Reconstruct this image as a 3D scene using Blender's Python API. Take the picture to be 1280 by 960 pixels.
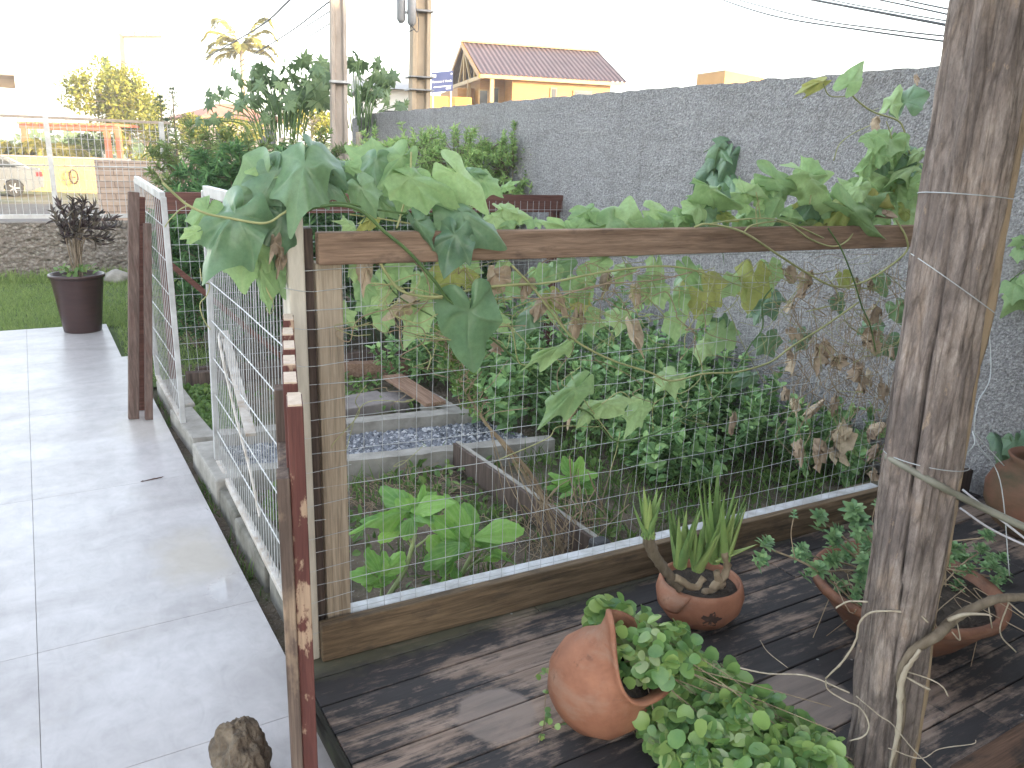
import bpy, math, random
import numpy as np
from mathutils import Vector, Matrix, noise as mnoise

rng = np.random.default_rng(7)
random.seed(7)
for o in list(bpy.data.objects):
    bpy.data.objects.remove(o)
scene = bpy.context.scene
COL = scene.collection
rad = math.radians

# ------------------------------------------------------------------ camera
F_PX, CX, CY, CAM_H = 1000.0, 640.0, 480.0, 1.5
def _unit(v):
    v = np.array(v, float); return v / np.linalg.norm(v)
_v1 = _unit([25 - CX, 174 - CY, F_PX])
_n = _unit(np.cross(_v1, [1, 0.0335, 0]))
if _n[1] > 0: _n = -_n
_X = _unit(np.cross(_v1, _n))
R = np.stack([_X, _v1, _n])                    # world = R @ camera (x right, y down, z forward)
CAM = np.array([0, 0, CAM_H])
cam = bpy.data.cameras.new('camera')
cam_o = bpy.data.objects.new('camera', cam); COL.objects.link(cam_o)
cr, cu, cb = R @ [1, 0, 0], R @ [0, -1, 0], R @ [0, 0, -1]
cam_o.matrix_world = Matrix(((cr[0], cu[0], cb[0], 0), (cr[1], cu[1], cb[1], 0), (cr[2], cu[2], cb[2], CAM_H), (0, 0, 0, 1)))
cam.sensor_width = 36.0
cam.lens = 36.0 * F_PX / 1280.0
cam.clip_start = 0.05; cam.clip_end = 2000
scene.camera = cam_o

# ------------------------------------------------------------------ light
SUN_AZ, SUN_EL = rad(150), rad(11)             # clockwise from +Y
w = bpy.data.worlds.new('World'); scene.world = w; w.use_nodes = True
nt = w.node_tree
sky = nt.nodes.new('ShaderNodeTexSky'); sky.sky_type = 'NISHITA'; sky.sun_disc = False
sky.sun_elevation = SUN_EL; sky.sun_rotation = SUN_AZ
sky.air_density = 1.0; sky.dust_density = 2.0; sky.ozone_density = 0.6
bg = nt.nodes['Background']; bg.inputs[1].default_value = 0.15
hs_ = nt.nodes.new('ShaderNodeHueSaturation'); hs_.inputs['Saturation'].default_value = 0.5
nt.links.new(sky.outputs[0], hs_.inputs['Color']); nt.links.new(hs_.outputs[0], bg.inputs[0])
sl = bpy.data.lights.new('sun', 'SUN'); sl.energy = 2.0; sl.angle = rad(0.6); sl.color = (1.0, 0.76, 0.46)
so = bpy.data.objects.new('sun', sl); COL.objects.link(so)
sdir = Vector((math.sin(SUN_AZ) * math.cos(SUN_EL), math.cos(SUN_AZ) * math.cos(SUN_EL), math.sin(SUN_EL)))
so.rotation_euler = sdir.to_track_quat('Z', 'Y').to_euler()
so.location = (20, -30, 20)
scene.view_settings.view_transform = 'Standard'
scene.view_settings.look = 'None'
scene.view_settings.exposure = 3.0
scene.view_settings.gamma = 1.0
scene.render.film_transparent = False
scene.cycles.max_bounces = 8
scene.cycles.transparent_max_bounces = 8

# ------------------------------------------------------------------ projection helpers (photo pixel -> point in the place)
def ray(px, py): return R @ np.array([px - CX, py - CY, F_PX])
def atz(px, py, z=0.0):
    d = ray(px, py); return CAM + d * ((z - CAM_H) / d[2])
def aty(px, py, y):
    d = ray(px, py); return CAM + d * (y / d[1])
def atx(px, py, x):
    d = ray(px, py); return CAM + d * (x / d[0])
def pd(px, py, depth): return CAM + ray(px, py) * (depth / F_PX)
FA = np.array([0.59, 2.014, 0.0]); FE = _unit([3.06 - 0.59, 1.911 - 2.014, 0]); FN = np.array([FE[1], -FE[0], 0.0])  # front fence line, FN points to camera
def onf(px, py, off=0.0):                       # point on the fence plane, off metres behind it
    d = ray(px, py); p0 = FA - FN * off
    return CAM + d * (np.dot(FN, p0 - CAM) / np.dot(FN, d))
FWD = _unit([(R @ [0, 0, 1.0])[0], (R @ [0, 0, 1.0])[1], 0]); RGT = np.array([FWD[1], -FWD[0], 0.0]); UP = np.array([0, 0, 1.0])

# ------------------------------------------------------------------ mesh builder
class MB:
    def __init__(s): s.v = []; s.f = []; s.n = 0; s.att = []
    def add(s, verts, faces, att=None):
        verts = np.asarray(verts, float)
        s.v.append(verts); b = s.n
        s.f.extend([tuple(b + i for i in f) for f in faces])
        s.att.append(np.zeros(len(verts)) if att is None else np.asarray(att, float))
        s.n += len(verts)
    def box(s, c, sx, sy, sz, ax=(1, 0, 0), ay=(0, 1, 0), az=(0, 0, 1)):
        c = np.array(c, float); ax, ay, az = [np.array(a, float) for a in (ax, ay, az)]
        V = []
        for k in (-1, 1):
            for j in (-1, 1):
                for i in (-1, 1):
                    V.append(c + ax * i * sx / 2 + ay * j * sy / 2 + az * k * sz / 2)
        s.add(V, [(0, 2, 3, 1), (4, 5, 7, 6), (0, 1, 5, 4), (2, 6, 7, 3), (0, 4, 6, 2), (1, 3, 7, 5)])
    def box2(s, lo, hi):
        lo, hi = np.array(lo, float), np.array(hi, float)
        s.box((lo + hi) / 2, *(hi - lo))
    def beam(s, p0, p1, w_, h_, up=(0, 0, 1)):
        p0, p1 = np.array(p0, float), np.array(p1, float)
        a = _unit(p1 - p0); b = np.cross(np.array(up, float), a)
        if np.linalg.norm(b) < 1e-6: b = np.cross([0, 1, 0], a)
        b = _unit(b); c = np.cross(a, b)
        s.box((p0 + p1) / 2, np.linalg.norm(p1 - p0), w_, h_, a, b, c)
    def tube(s, pts, r, n=6, cap=True, jit=0.0):
        P = np.array(pts, float); m = len(P)
        r = np.full(m, r, float) if np.isscalar(r) else np.array(r, float)
        T = np.gradient(P, axis=0); T /= (np.linalg.norm(T, axis=1)[:, None] + 1e-12)
        ref = np.array([0, 0, 1.0]) if abs(T[0, 2]) < 0.9 else np.array([1.0, 0, 0])
        V = []; u = _unit(np.cross(T[0], ref))
        for i in range(m):
            u = u - T[i] * np.dot(u, T[i]); u = _unit(u); w2 = np.cross(T[i], u)
            for k in range(n):
                a = 2 * math.pi * k / n
                rr = r[i] * (1 + (jit * rng.normal() if jit else 0))
                V.append(P[i] + (u * math.cos(a) + w2 * math.sin(a)) * rr)
        F = [(i * n + k, i * n + (k + 1) % n, (i + 1) * n + (k + 1) % n, (i + 1) * n + k) for i in range(m - 1) for k in range(n)]
        if cap:
            F += [tuple(range(n - 1, -1, -1)), tuple((m - 1) * n + k for k in range(n))]
        s.add(V, F)
    def lathe(s, prof, c=(0, 0, 0), n=40, M=None, wob=None):
        V = []
        for (r_, z_) in prof:
            for k in range(n):
                a = 2 * math.pi * k / n
                rr, zz = (r_, z_) if wob is None else wob(r_, z_, a)
                p = np.array([rr * math.cos(a), rr * math.sin(a), zz])
                V.append((p if M is None else M @ p) + np.array(c))
        m = len(prof)
        F = [(i * n + k, i * n + (k + 1) % n, (i + 1) * n + (k + 1) % n, (i + 1) * n + k) for i in range(m - 1) for k in range(n)]
        F += [tuple(range(n - 1, -1, -1)), tuple((m - 1) * n + k for k in range(n))]
        s.add(V, F)
    def sheet(s, rows):
        rows = np.array(rows, float); a, b = rows.shape[:2]
        s.add(rows.reshape(-1, 3), [(i * b + j, i * b + j + 1, (i + 1) * b + j + 1, (i + 1) * b + j) for i in range(a - 1) for j in range(b - 1)])
    def build(s, name, mat, parent=None, origin=None, smooth=False, bevel=0.0, attname=None):
        V = np.concatenate(s.v)
        if origin is None: origin = ORG[parent.name] if parent is not None else np.array([(V[:, 0].min() + V[:, 0].max()) / 2, (V[:, 1].min() + V[:, 1].max()) / 2, V[:, 2].min()])
        origin = np.array(origin, float)
        me = bpy.data.meshes.new(name)
        me.from_pydata((V - origin).tolist(), [], s.f)
        if smooth: me.polygons.foreach_set('use_smooth', [True] * len(me.polygons))
        if attname:
            at = me.attributes.new(attname, 'FLOAT', 'POINT'); at.data.foreach_set('value', np.concatenate(s.att))
        me.update()
        me.materials.append(mat)
        o = bpy.data.objects.new(name, me); COL.objects.link(o)
        if parent is not None: o.parent = parent
        else: o.location = origin
        ORG[o.name] = origin
        if bevel:
            b = o.modifiers.new('bevel', 'BEVEL'); b.width = bevel; b.segments = 2; b.limit_method = 'ANGLE'
        return o
ORG = {}
def thing(name, loc, label, cat, group=None):
    o = bpy.data.objects.new(name, None); COL.objects.link(o)
    o.empty_display_size = 0.1
    o.location = tuple(float(x) for x in loc); ORG[o.name] = np.array(loc, float)
    return tag(o, label, cat, group)
def tag(o, label, cat, group=None):
    o['label'] = label; o['category'] = cat
    if group: o['group'] = group
    return o
def struct(o, kind='structure'):
    o['kind'] = kind; return o
def copy_tree(o, parent=None):
    c = o.copy(); COL.objects.link(c)
    if parent is not None: c.parent = parent
    for ch in list(o.children): copy_tree(ch, c)
    return c

# ------------------------------------------------------------------ materials
class NT:
    def __init__(s, name):
        s.m = bpy.data.materials.new(name); s.m.use_nodes = True
        s.t = s.m.node_tree; s.b = s.t.nodes['Principled BSDF']; s.out = s.t.nodes['Material Output']
    def node(s, ty, **kw):
        n = s.t.nodes.new(ty)
        for k, v in kw.items(): setattr(n, k, v)
        return n
    def link(s, a, b): s.t.links.new(a, b)
    def coords(s, scale=(1, 1, 1), which='Object', rot=(0, 0, 0)):
        tc = s.node('ShaderNodeTexCoord'); mp = s.node('ShaderNodeMapping')
        mp.inputs['Scale'].default_value = scale; mp.inputs['Rotation'].default_value = rot
        s.link(tc.outputs[which], mp.inputs['Vector']); return mp.outputs[0]
    def noise(s, vec, scale, detail=5, rough=0.6, dist=0.0):
        n = s.node('ShaderNodeTexNoise'); n.inputs['Scale'].default_value = scale
        n.inputs['Detail'].default_value = detail; n.inputs['Roughness'].default_value = rough; n.inputs['Distortion'].default_value = dist
        s.link(vec, n.inputs['Vector']); return n.outputs['Fac']
    def voro(s, vec, scale, feature='F1'):
        n = s.node('ShaderNodeTexVoronoi', feature=feature); n.inputs['Scale'].default_value = scale
        s.link(vec, n.inputs['Vector']); return n.outputs['Distance']
    def ramp(s, fac, stops, interp='LINEAR'):
        r = s.node('ShaderNodeValToRGB'); cr_ = r.color_ramp; cr_.interpolation = interp
        while len(cr_.elements) < len(stops): cr_.elements.new(0.5)
        for e, (p, c) in zip(cr_.elements, stops):
            e.position = p; e.color = (*c, 1) if not np.isscalar(c) else (c, c, c, 1)
        s.link(fac, r.inputs[0]); return r.outputs[0]
    def mix(s, fac, a, b, blend='MIX'):
        n = s.node('ShaderNodeMix', data_type='RGBA', blend_type=blend)
        if np.isscalar(fac): n.inputs[0].default_value = fac
        else: s.link(fac, n.inputs[0])
        for i, x in ((6, a), (7, b)):
            if isinstance(x, tuple): n.inputs[i].default_value = (*x, 1)
            else: s.link(x, n.inputs[i])
        return n.outputs[2]
    def math(s, op, a, b=None, c=None, clamp=False):
        n = s.node('ShaderNodeMath', operation=op); n.use_clamp = clamp
        for i, x in enumerate((a, b, c)):
            if x is None: continue
            if np.isscalar(x): n.inputs[i].default_value = x
            else: s.link(x, n.inputs[i])
        return n.outputs[0]
    def bump(s, h, strength=0.5, dist=0.01, prev=None):
        n = s.node('ShaderNodeBump'); n.inputs['Strength'].default_value = strength; n.inputs['Distance'].default_value = dist
        s.link(h, n.inputs['Height'])
        if prev is not None: s.link(prev, n.inputs['Normal'])
        s.link(n.outputs[0], s.b.inputs['Normal']); return n.outputs[0]
    def color(s, c):
        if isinstance(c, tuple): s.b.inputs['Base Color'].default_value = (*c, 1)
        else: s.link(c, s.b.inputs['Base Color'])
    def rough(s, r):
        if np.isscalar(r): s.b.inputs['Roughness'].default_value = r
        else: s.link(r, s.b.inputs['Roughness'])
    def spec(s, v): s.b.inputs['Specular IOR Level'].default_value = v
    def translucent(s, fac, col):
        tr = s.node('ShaderNodeBsdfTranslucent'); mx = s.node('ShaderNodeMixShader'); mx.inputs[0].default_value = fac
        if isinstance(col, tuple): tr.inputs[0].default_value = (*col, 1)
        else: s.link(col, tr.inputs[0])
        s.link(s.b.outputs[0], mx.inputs[1]); s.link(tr.outputs[0], mx.inputs[2]); s.link(mx.outputs[0], s.out.inputs[0])
    def island(s):
        return s.node('ShaderNodeNewGeometry').outputs['Random Per Island']
    def attr(s, name):
        n = s.node('ShaderNodeAttribute'); n.attribute_name = name; return n.outputs['Fac']

def m_plain(name, c1, c2, scale=8, rough=0.6, stretch=(1, 1, 1), bump=0.0, bscale=40, bdist=0.004, metallic=0.0, spec=0.4):
    t = NT(name); v = t.coords(stretch)
    n = t.noise(v, scale, 6)
    t.color(t.ramp(n, [(0.3, c1), (0.7, c2)])); t.rough(rough); t.spec(spec)
    t.b.inputs['Metallic'].default_value = metallic
    if bump: t.bump(t.noise(v, bscale, 4), bump, bdist)
    return t.m

def m_leaf(name, c_dark, c_mid, c_light, rough=0.55, trans=0.25, vein=None, extra=None, bluish=None, spec=0.35):
    t = NT(name)
    isl = t.island()
    col = t.ramp(isl, [(0.0, c_dark), (0.5, c_mid), (1.0, c_light)] if extra is None else [(0.0, c_dark), (0.45, c_mid), (0.9, c_light), (0.94, extra)])
    v = t.coords(); n = t.noise(v, 25, 3)
    col = t.mix(t.ramp(n, [(0.35, 0.0), (0.75, 0.45)]), col, c_light)
    if vein is not None:
        col = t.mix(0.5, col, t.ramp(t.noise(v, 70, 5, 0.7), [(0.35, 0.72), (0.65, 1.22)]), 'MULTIPLY')
        col = t.mix(t.ramp(t.noise(v, 34, 5, 0.7), [(0.66, 0.0), (0.74, 0.5)]), col, (0.26, 0.22, 0.09))
        a = t.attr('vein')
        col = t.mix(t.math('MULTIPLY', t.math('POWER', a, 2.0), 0.28), col, vein)
        t.bump(t.math('ADD', t.math('MULTIPLY', a, -0.5), t.noise(v, 60, 2)), 0.3, 0.002)
    t.color(col); t.rough(rough); t.spec(spec)
    if trans:
        tr = t.mix(0.5, col, c_light)
        t.translucent(trans, tr)
    return t.m

def m_wood(name, dark, mid, light, axis='X', rough=0.75, blotch=None, blotch_lo=0.55, blotch_hi=0.68, grain=1.0, island=False, bscale=6.0):
    st = {'X': (1.2, 26, 26), 'Y': (26, 1.2, 26), 'Z': (26, 26, 1.2)}[axis]
    t = NT(name); v = t.coords(st); v0 = t.coords()
    g = t.noise(v, 2.2, 8, 0.65, 0.4)
    col = t.ramp(g, [(0.28, dark), (0.5, mid), (0.74, light)])
    if island:
        col = t.mix(0.55, col, t.mix(1.0, col, t.ramp(t.island(), [(0, 0.45), (1, 1.5)]), 'MULTIPLY'))
    if blotch is not None:
        st2 = {'X': (1, 2.2, 2.2), 'Y': (2.2, 1, 2.2), 'Z': (2.2, 2.2, 1)}[axis]
        n2 = t.noise(t.coords(st2), bscale, 6, 0.62)
        col = t.mix(t.ramp(n2, [(blotch_lo, 0.0), (blotch_hi, 0.85)]), col, blotch)
    fine = t.noise(v, 9, 4)
    col = t.mix(0.35 * grain, col, t.ramp(fine, [(0.3, 0.25), (0.7, 1.4)]), 'MULTIPLY')
    t.color(col); t.rough(rough); t.spec(0.25)
    t.bump(t.math('ADD', g, t.math('MULTIPLY', fine, 0.5)), 0.5, 0.003)
    return t.m

M = {}
# greens
M['hedge'] = m_leaf('hedge_leaf', (0.036, 0.085, 0.043), (0.072, 0.159, 0.066), (0.150, 0.282, 0.096), trans=0.18)
M['hedge_mid'] = m_leaf('hedge_mid_leaf', (0.075, 0.13, 0.05), (0.13, 0.20, 0.07), (0.22, 0.27, 0.10), trans=0.25)
M['hedge_light'] = m_leaf('hedge_light_leaf', (0.149, 0.264, 0.103), (0.265, 0.419, 0.151), (0.470, 0.598, 0.241), trans=0.25)
M['herb'] = m_leaf('herb_leaf', (0.079, 0.167, 0.073), (0.153, 0.292, 0.118), (0.314, 0.471, 0.178), trans=0.2)
M['vine'] = m_leaf('vine_leaf', (0.086, 0.163, 0.101), (0.121, 0.220, 0.114), (0.198, 0.305, 0.142), trans=0.22, vein=(0.24, 0.32, 0.18), rough=0.4, spec=0.5)
M['vine_light'] = m_leaf('vine_light_leaf', (0.192, 0.313, 0.140), (0.270, 0.420, 0.179), (0.381, 0.514, 0.240), trans=0.38, vein=(0.36, 0.44, 0.20), rough=0.5)
M['vine_yellow'] = m_leaf('vine_yellow_leaf', (0.24, 0.31, 0.09), (0.33, 0.37, 0.11), (0.44, 0.41, 0.14), trans=0.35, vein=(0.5, 0.46, 0.2))
M['dry_leaf'] = m_leaf('dry_leaf', (0.218, 0.156, 0.113), (0.398, 0.287, 0.206), (0.600, 0.507, 0.371), trans=0.2, rough=0.8, vein=(0.45, 0.33, 0.2))
M['vine_stem'] = m_plain('vine_stem', (0.24, 0.26, 0.11), (0.40, 0.39, 0.19), 12, 0.6)
M['vine_stem_green'] = m_plain('vine_stem_green', (0.05, 0.10, 0.035), (0.12, 0.19, 0.06), 12, 0.6)
M['dry_stem'] = m_plain('dry_stem', (0.20, 0.14, 0.09), (0.40, 0.31, 0.21), 14, 0.8)
M['papaya'] = m_leaf('papaya_leaf', (0.051, 0.093, 0.052), (0.097, 0.158, 0.078), (0.178, 0.245, 0.109), trans=0.2, vein=(0.16, 0.22, 0.1))
M['veg'] = m_leaf('vegetable_leaf', (0.109, 0.265, 0.078), (0.187, 0.390, 0.094), (0.296, 0.515, 0.109), trans=0.35, vein=(0.45, 0.55, 0.28))
M['peperomia'] = m_leaf('round_leaf', (0.076, 0.183, 0.067), (0.155, 0.304, 0.093), (0.338, 0.458, 0.136), trans=0.25, rough=0.3, extra=(0.40, 0.48, 0.26), spec=0.5)
M['aloe'] = m_leaf('aloe_leaf', (0.110, 0.209, 0.076), (0.194, 0.306, 0.096), (0.342, 0.426, 0.145), trans=0.12, rough=0.4)
M['sedum'] = m_leaf('succulent_leaf', (0.094, 0.198, 0.094), (0.164, 0.298, 0.134), (0.283, 0.418, 0.194), trans=0.15, rough=0.4)
M['croton'] = m_leaf('croton_leaf', (0.025, 0.016, 0.021), (0.059, 0.035, 0.044), (0.099, 0.087, 0.061), trans=0.15, rough=0.4)
M['tree_gold'] = m_leaf('sunlit_tree_leaf', (0.10, 0.14, 0.02), (0.19, 0.215, 0.03), (0.33, 0.30, 0.055), trans=0.35)
M['tree_dark'] = m_leaf('bush_leaf', (0.04, 0.08, 0.025), (0.07, 0.13, 0.035), (0.14, 0.18, 0.05), trans=0.3)
M['palm'] = m_leaf('palm_leaf', (0.12, 0.14, 0.03), (0.22, 0.22, 0.05), (0.34, 0.29, 0.09), trans=0.4)
M['conifer'] = m_leaf('conifer_leaf', (0.03, 0.055, 0.035), (0.05, 0.085, 0.045), (0.08, 0.12, 0.06), trans=0.1)
M['grass'] = m_leaf('grass_blade', (0.116, 0.186, 0.056), (0.186, 0.281, 0.082), (0.302, 0.381, 0.129), trans=0.3)
M['weed'] = m_leaf('weed_leaf', (0.056, 0.122, 0.032), (0.095, 0.187, 0.046), (0.190, 0.273, 0.078), trans=0.25)
M['bark'] = m_plain('bark', (0.10, 0.075, 0.05), (0.24, 0.19, 0.14), 10, 0.85, (4, 4, 1), 0.6, 20)
M['pale_bark'] = m_plain('pale_bark', (0.30, 0.245, 0.18), (0.50, 0.43, 0.34), 10, 0.85, (4, 4, 1), 0.4, 20)
# wood
M['rail'] = m_wood('rail_wood', (0.12, 0.075, 0.05), (0.25, 0.165, 0.115), (0.36, 0.25, 0.18), 'X', blotch=(0.06, 0.045, 0.04), blotch_lo=0.60, blotch_hi=0.75)
M['baseboard'] = m_wood('baseboard_wood', (0.07, 0.05, 0.03), (0.15, 0.105, 0.065), (0.26, 0.18, 0.11), 'X', blotch=(0.045, 0.04, 0.035), blotch_lo=0.52, blotch_hi=0.70)
M['post'] = m_wood('pale_post_wood', (0.22, 0.175, 0.125), (0.38, 0.31, 0.235), (0.50, 0.43, 0.34), 'Z', blotch=(0.17, 0.14, 0.09), blotch_lo=0.6, blotch_hi=0.78, bscale=3)
M['mossy_edge'] = m_wood('black_mossy_edge', (0.02, 0.02, 0.016), (0.04, 0.038, 0.03), (0.07, 0.065, 0.05), 'Y', blotch=(0.06, 0.07, 0.035), blotch_lo=0.55, blotch_hi=0.7)
M['cream'] = m_plain('cream_painted_wood', (0.40, 0.36, 0.30), (0.62, 0.57, 0.49), 6, 0.7, (6, 6, 1), 0.3, 30)
M['darkwood'] = m_wood('dark_wood', (0.04, 0.03, 0.028), (0.09, 0.065, 0.055), (0.16, 0.12, 0.10), 'Z')
M['redpaint'] = m_wood('worn_red_paint', (0.085, 0.030, 0.026), (0.115, 0.042, 0.036), (0.15, 0.062, 0.05), 'Z', blotch=(0.42, 0.30, 0.21), blotch_lo=0.565, blotch_hi=0.60, rough=0.6, bscale=7)
M['mottled'] = m_wood('mottled_dark_paint', (0.06, 0.042, 0.035), (0.12, 0.085, 0.07), (0.20, 0.15, 0.12), 'Z', blotch=(0.33, 0.24, 0.17), blotch_lo=0.52, blotch_hi=0.60, bscale=3.2)
M['endgrain'] = m_plain('cut_wood_end', (0.48, 0.37, 0.28), (0.64, 0.52, 0.42), 60, 0.8)
M['maroon'] = m_wood('maroon_rail', (0.075, 0.032, 0.026), (0.13, 0.06, 0.048), (0.18, 0.09, 0.07), 'X')
M['greyboard'] = m_wood('grey_brown_board', (0.07, 0.05, 0.042), (0.125, 0.085, 0.072), (0.19, 0.14, 0.12), 'Z', blotch=(0.10, 0.05, 0.042), blotch_lo=0.5, blotch_hi=0.7)
M['oldboard'] = m_wood('old_board', (0.14, 0.08, 0.055), (0.24, 0.15, 0.105), (0.34, 0.24, 0.17), 'Y')
M['deckbeam'] = m_wood('reddish_beam', (0.06, 0.038, 0.028), (0.13, 0.075, 0.05), (0.20, 0.12, 0.08), 'X', blotch=(0.03, 0.026, 0.024), blotch_lo=0.5, blotch_hi=0.66)
M['cabinwall'] = m_plain('varnished_planks', (0.25, 0.115, 0.022), (0.37, 0.185, 0.042), 3, 0.5, (1, 1, 16))
M['cabintrim'] = m_plain('cabin_trim', (0.30, 0.19, 0.075), (0.38, 0.26, 0.11), 4, 0.5)
# minerals, metals
M['terracotta'] = m_plain('terracotta', (0.24, 0.095, 0.052), (0.44, 0.20, 0.115), 5, 0.62, (1, 1, 1), 0.25, 30, 0.003)
def _pot(name, c1, c2, bloom):
    t = NT(name); v = t.coords(); n = t.noise(v, 9, 8, 0.68, 0.3); n2 = t.noise(v, 22, 6, 0.7); n3 = t.noise(t.coords((1, 1, 2.5)), 5, 6, 0.65)
    col = t.ramp(n, [(0.3, c1), (0.68, c2)])
    col = t.mix(t.ramp(n3, [(0.50, 0.0), (0.66, 0.55)]), col, bloom)
    col = t.mix(t.ramp(n2, [(0.60, 0.0), (0.72, 0.6)]), col, (0.10, 0.055, 0.04))
    t.color(col); t.rough(t.ramp(n, [(0.3, 0.5), (0.7, 0.8)])); t.spec(0.3); t.bump(t.math('ADD', n2, n), 0.35, 0.004); return t.m
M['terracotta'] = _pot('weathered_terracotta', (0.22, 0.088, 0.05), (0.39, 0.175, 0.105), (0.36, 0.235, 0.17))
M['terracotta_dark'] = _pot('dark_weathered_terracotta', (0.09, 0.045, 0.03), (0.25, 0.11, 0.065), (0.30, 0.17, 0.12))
M['terracotta_moss'] = m_plain('mossy_terracotta', (0.055, 0.052, 0.025), (0.24, 0.105, 0.07), 5, 0.75, (1, 1, 2), 0.3, 30, 0.003)
M['soil_pot'] = m_plain('pot_soil', (0.025, 0.02, 0.016), (0.08, 0.06, 0.045), 40, 0.95, (1, 1, 1), 1.0, 60, 0.02)
M['planter'] = m_plain('brown_planter', (0.036, 0.020, 0.020), (0.055, 0.030, 0.028), 5, 0.35, (1, 1, 6), 0.15, 12)
M['white_metal'] = m_plain('white_painted_metal', (0.30, 0.295, 0.29), (0.50, 0.50, 0.505), 9, 0.45)
M['rusty_white'] = m_plain('rust_streaked_white_metal', (0.30, 0.24, 0.19), (0.56, 0.53, 0.50), 7, 0.6, (2, 2, 2))
M['wire'] = m_plain('galvanised_wire', (0.38, 0.39, 0.40), (0.60, 0.62, 0.63), 9, 0.45, metallic=0.3)
M['rod'] = m_plain('grey_green_rod', (0.14, 0.13, 0.10), (0.28, 0.27, 0.22), 9, 0.5)
M['cord'] = m_plain('pale_cord', (0.50, 0.48, 0.50), (0.62, 0.60, 0.62), 20, 0.7)
M['concrete'] = m_plain('concrete', (0.20, 0.185, 0.165), (0.36, 0.34, 0.31), 9, 0.9, (1, 1, 1), 0.6, 50, 0.006)
M['concrete_mossy'] = m_plain('mossy_concrete', (0.07, 0.065, 0.05), (0.25, 0.235, 0.21), 7, 0.9, (1, 1, 1), 0.6, 50, 0.006)
M['whitekerb'] = m_plain('white_painted_kerb', (0.36, 0.35, 0.335), (0.66, 0.67, 0.70), 14, 0.7, bump=0.4, bscale=60)
M['polewarm'] = m_plain('sunlit_pole_concrete', (0.26, 0.20, 0.14), (0.34, 0.27, 0.19), 4, 0.85, (3, 3, 0.6), 0.3, 30)  # warm sunlight tone put into the concrete colour of the lit pole
M['poleconc'] = m_plain('pole_concrete', (0.25, 0.205, 0.17), (0.36, 0.305, 0.26), 4, 0.85, (3, 3, 0.6), 0.3, 30)
M['dark_metal'] = m_plain('grey_metal_case', (0.16, 0.16, 0.17), (0.24, 0.24, 0.25), 6, 0.5)
M['cable'] = m_plain('black_cable', (0.03, 0.03, 0.035), (0.06, 0.06, 0.065), 6, 0.6)
M['asphalt'] = m_plain('asphalt', (0.09, 0.085, 0.085), (0.14, 0.135, 0.13), 3, 0.9, bump=0.3, bscale=80)
M['yellowwall'] = m_plain('yellow_painted_wall', (0.50, 0.38, 0.14), (0.58, 0.45, 0.18), 1.5, 0.8)
M['orangewall'] = m_plain('orange_painted_wall', (0.36, 0.185, 0.045), (0.42, 0.22, 0.06), 1.5, 0.8)
M['whitewall'] = m_plain('white_painted_wall', (0.66, 0.64, 0.60), (0.76, 0.74, 0.70), 1.5, 0.85)
M['claddedwall'] = m_plain('beige_wall', (0.42, 0.33, 0.26), (0.55, 0.44, 0.36), 2, 0.85)
M['redroof'] = m_plain('clay_tile_roof', (0.30, 0.12, 0.08), (0.42, 0.20, 0.14), 3, 0.8, (1, 14, 1))
M['brownroof'] = m_plain('mauve_brown_roof_sheet', (0.085, 0.055, 0.06), (0.12, 0.075, 0.08), 2, 0.45)
M['greyroof'] = m_plain('grey_roof', (0.22, 0.22, 0.23), (0.30, 0.30, 0.31), 2, 0.7)
M['redbeam'] = m_plain('red_painted_beam', (0.40, 0.12, 0.06), (0.50, 0.17, 0.09), 3, 0.6)
M['glass'] = m_plain('dark_window_glass', (0.03, 0.035, 0.04), (0.06, 0.065, 0.07), 2, 0.1)
M['silver'] = m_plain('silver_car_paint', (0.12, 0.13, 0.14), (0.15, 0.16, 0.17), 2, 0.3, metallic=0.3)
M['rubber'] = m_plain('tyre_rubber', (0.02, 0.02, 0.02), (0.035, 0.035, 0.035), 5, 0.8)
M['rim'] = m_plain('alloy_rim', (0.40, 0.40, 0.42), (0.5, 0.5, 0.52), 5, 0.3, metallic=0.7)
M['taillight'] = m_plain('red_lens', (0.35, 0.02, 0.02), (0.45, 0.03, 0.03), 5, 0.2)
M['signblue'] = m_plain('blue_banner', (0.035, 0.05, 0.13), (0.05, 0.065, 0.16), 3, 0.6)
M['signwhite'] = m_plain('white_print', (0.75, 0.75, 0.78), (0.8, 0.8, 0.82), 3, 0.6)
M['rock'] = m_plain('brown_rock', (0.06, 0.045, 0.033), (0.21, 0.165, 0.12), 26, 0.95, bump=1.0, bscale=30, bdist=0.02)
M['stain'] = m_plain('dark_emblem', (0.05, 0.03, 0.025), (0.10, 0.055, 0.04), 30, 0.8)

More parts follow.
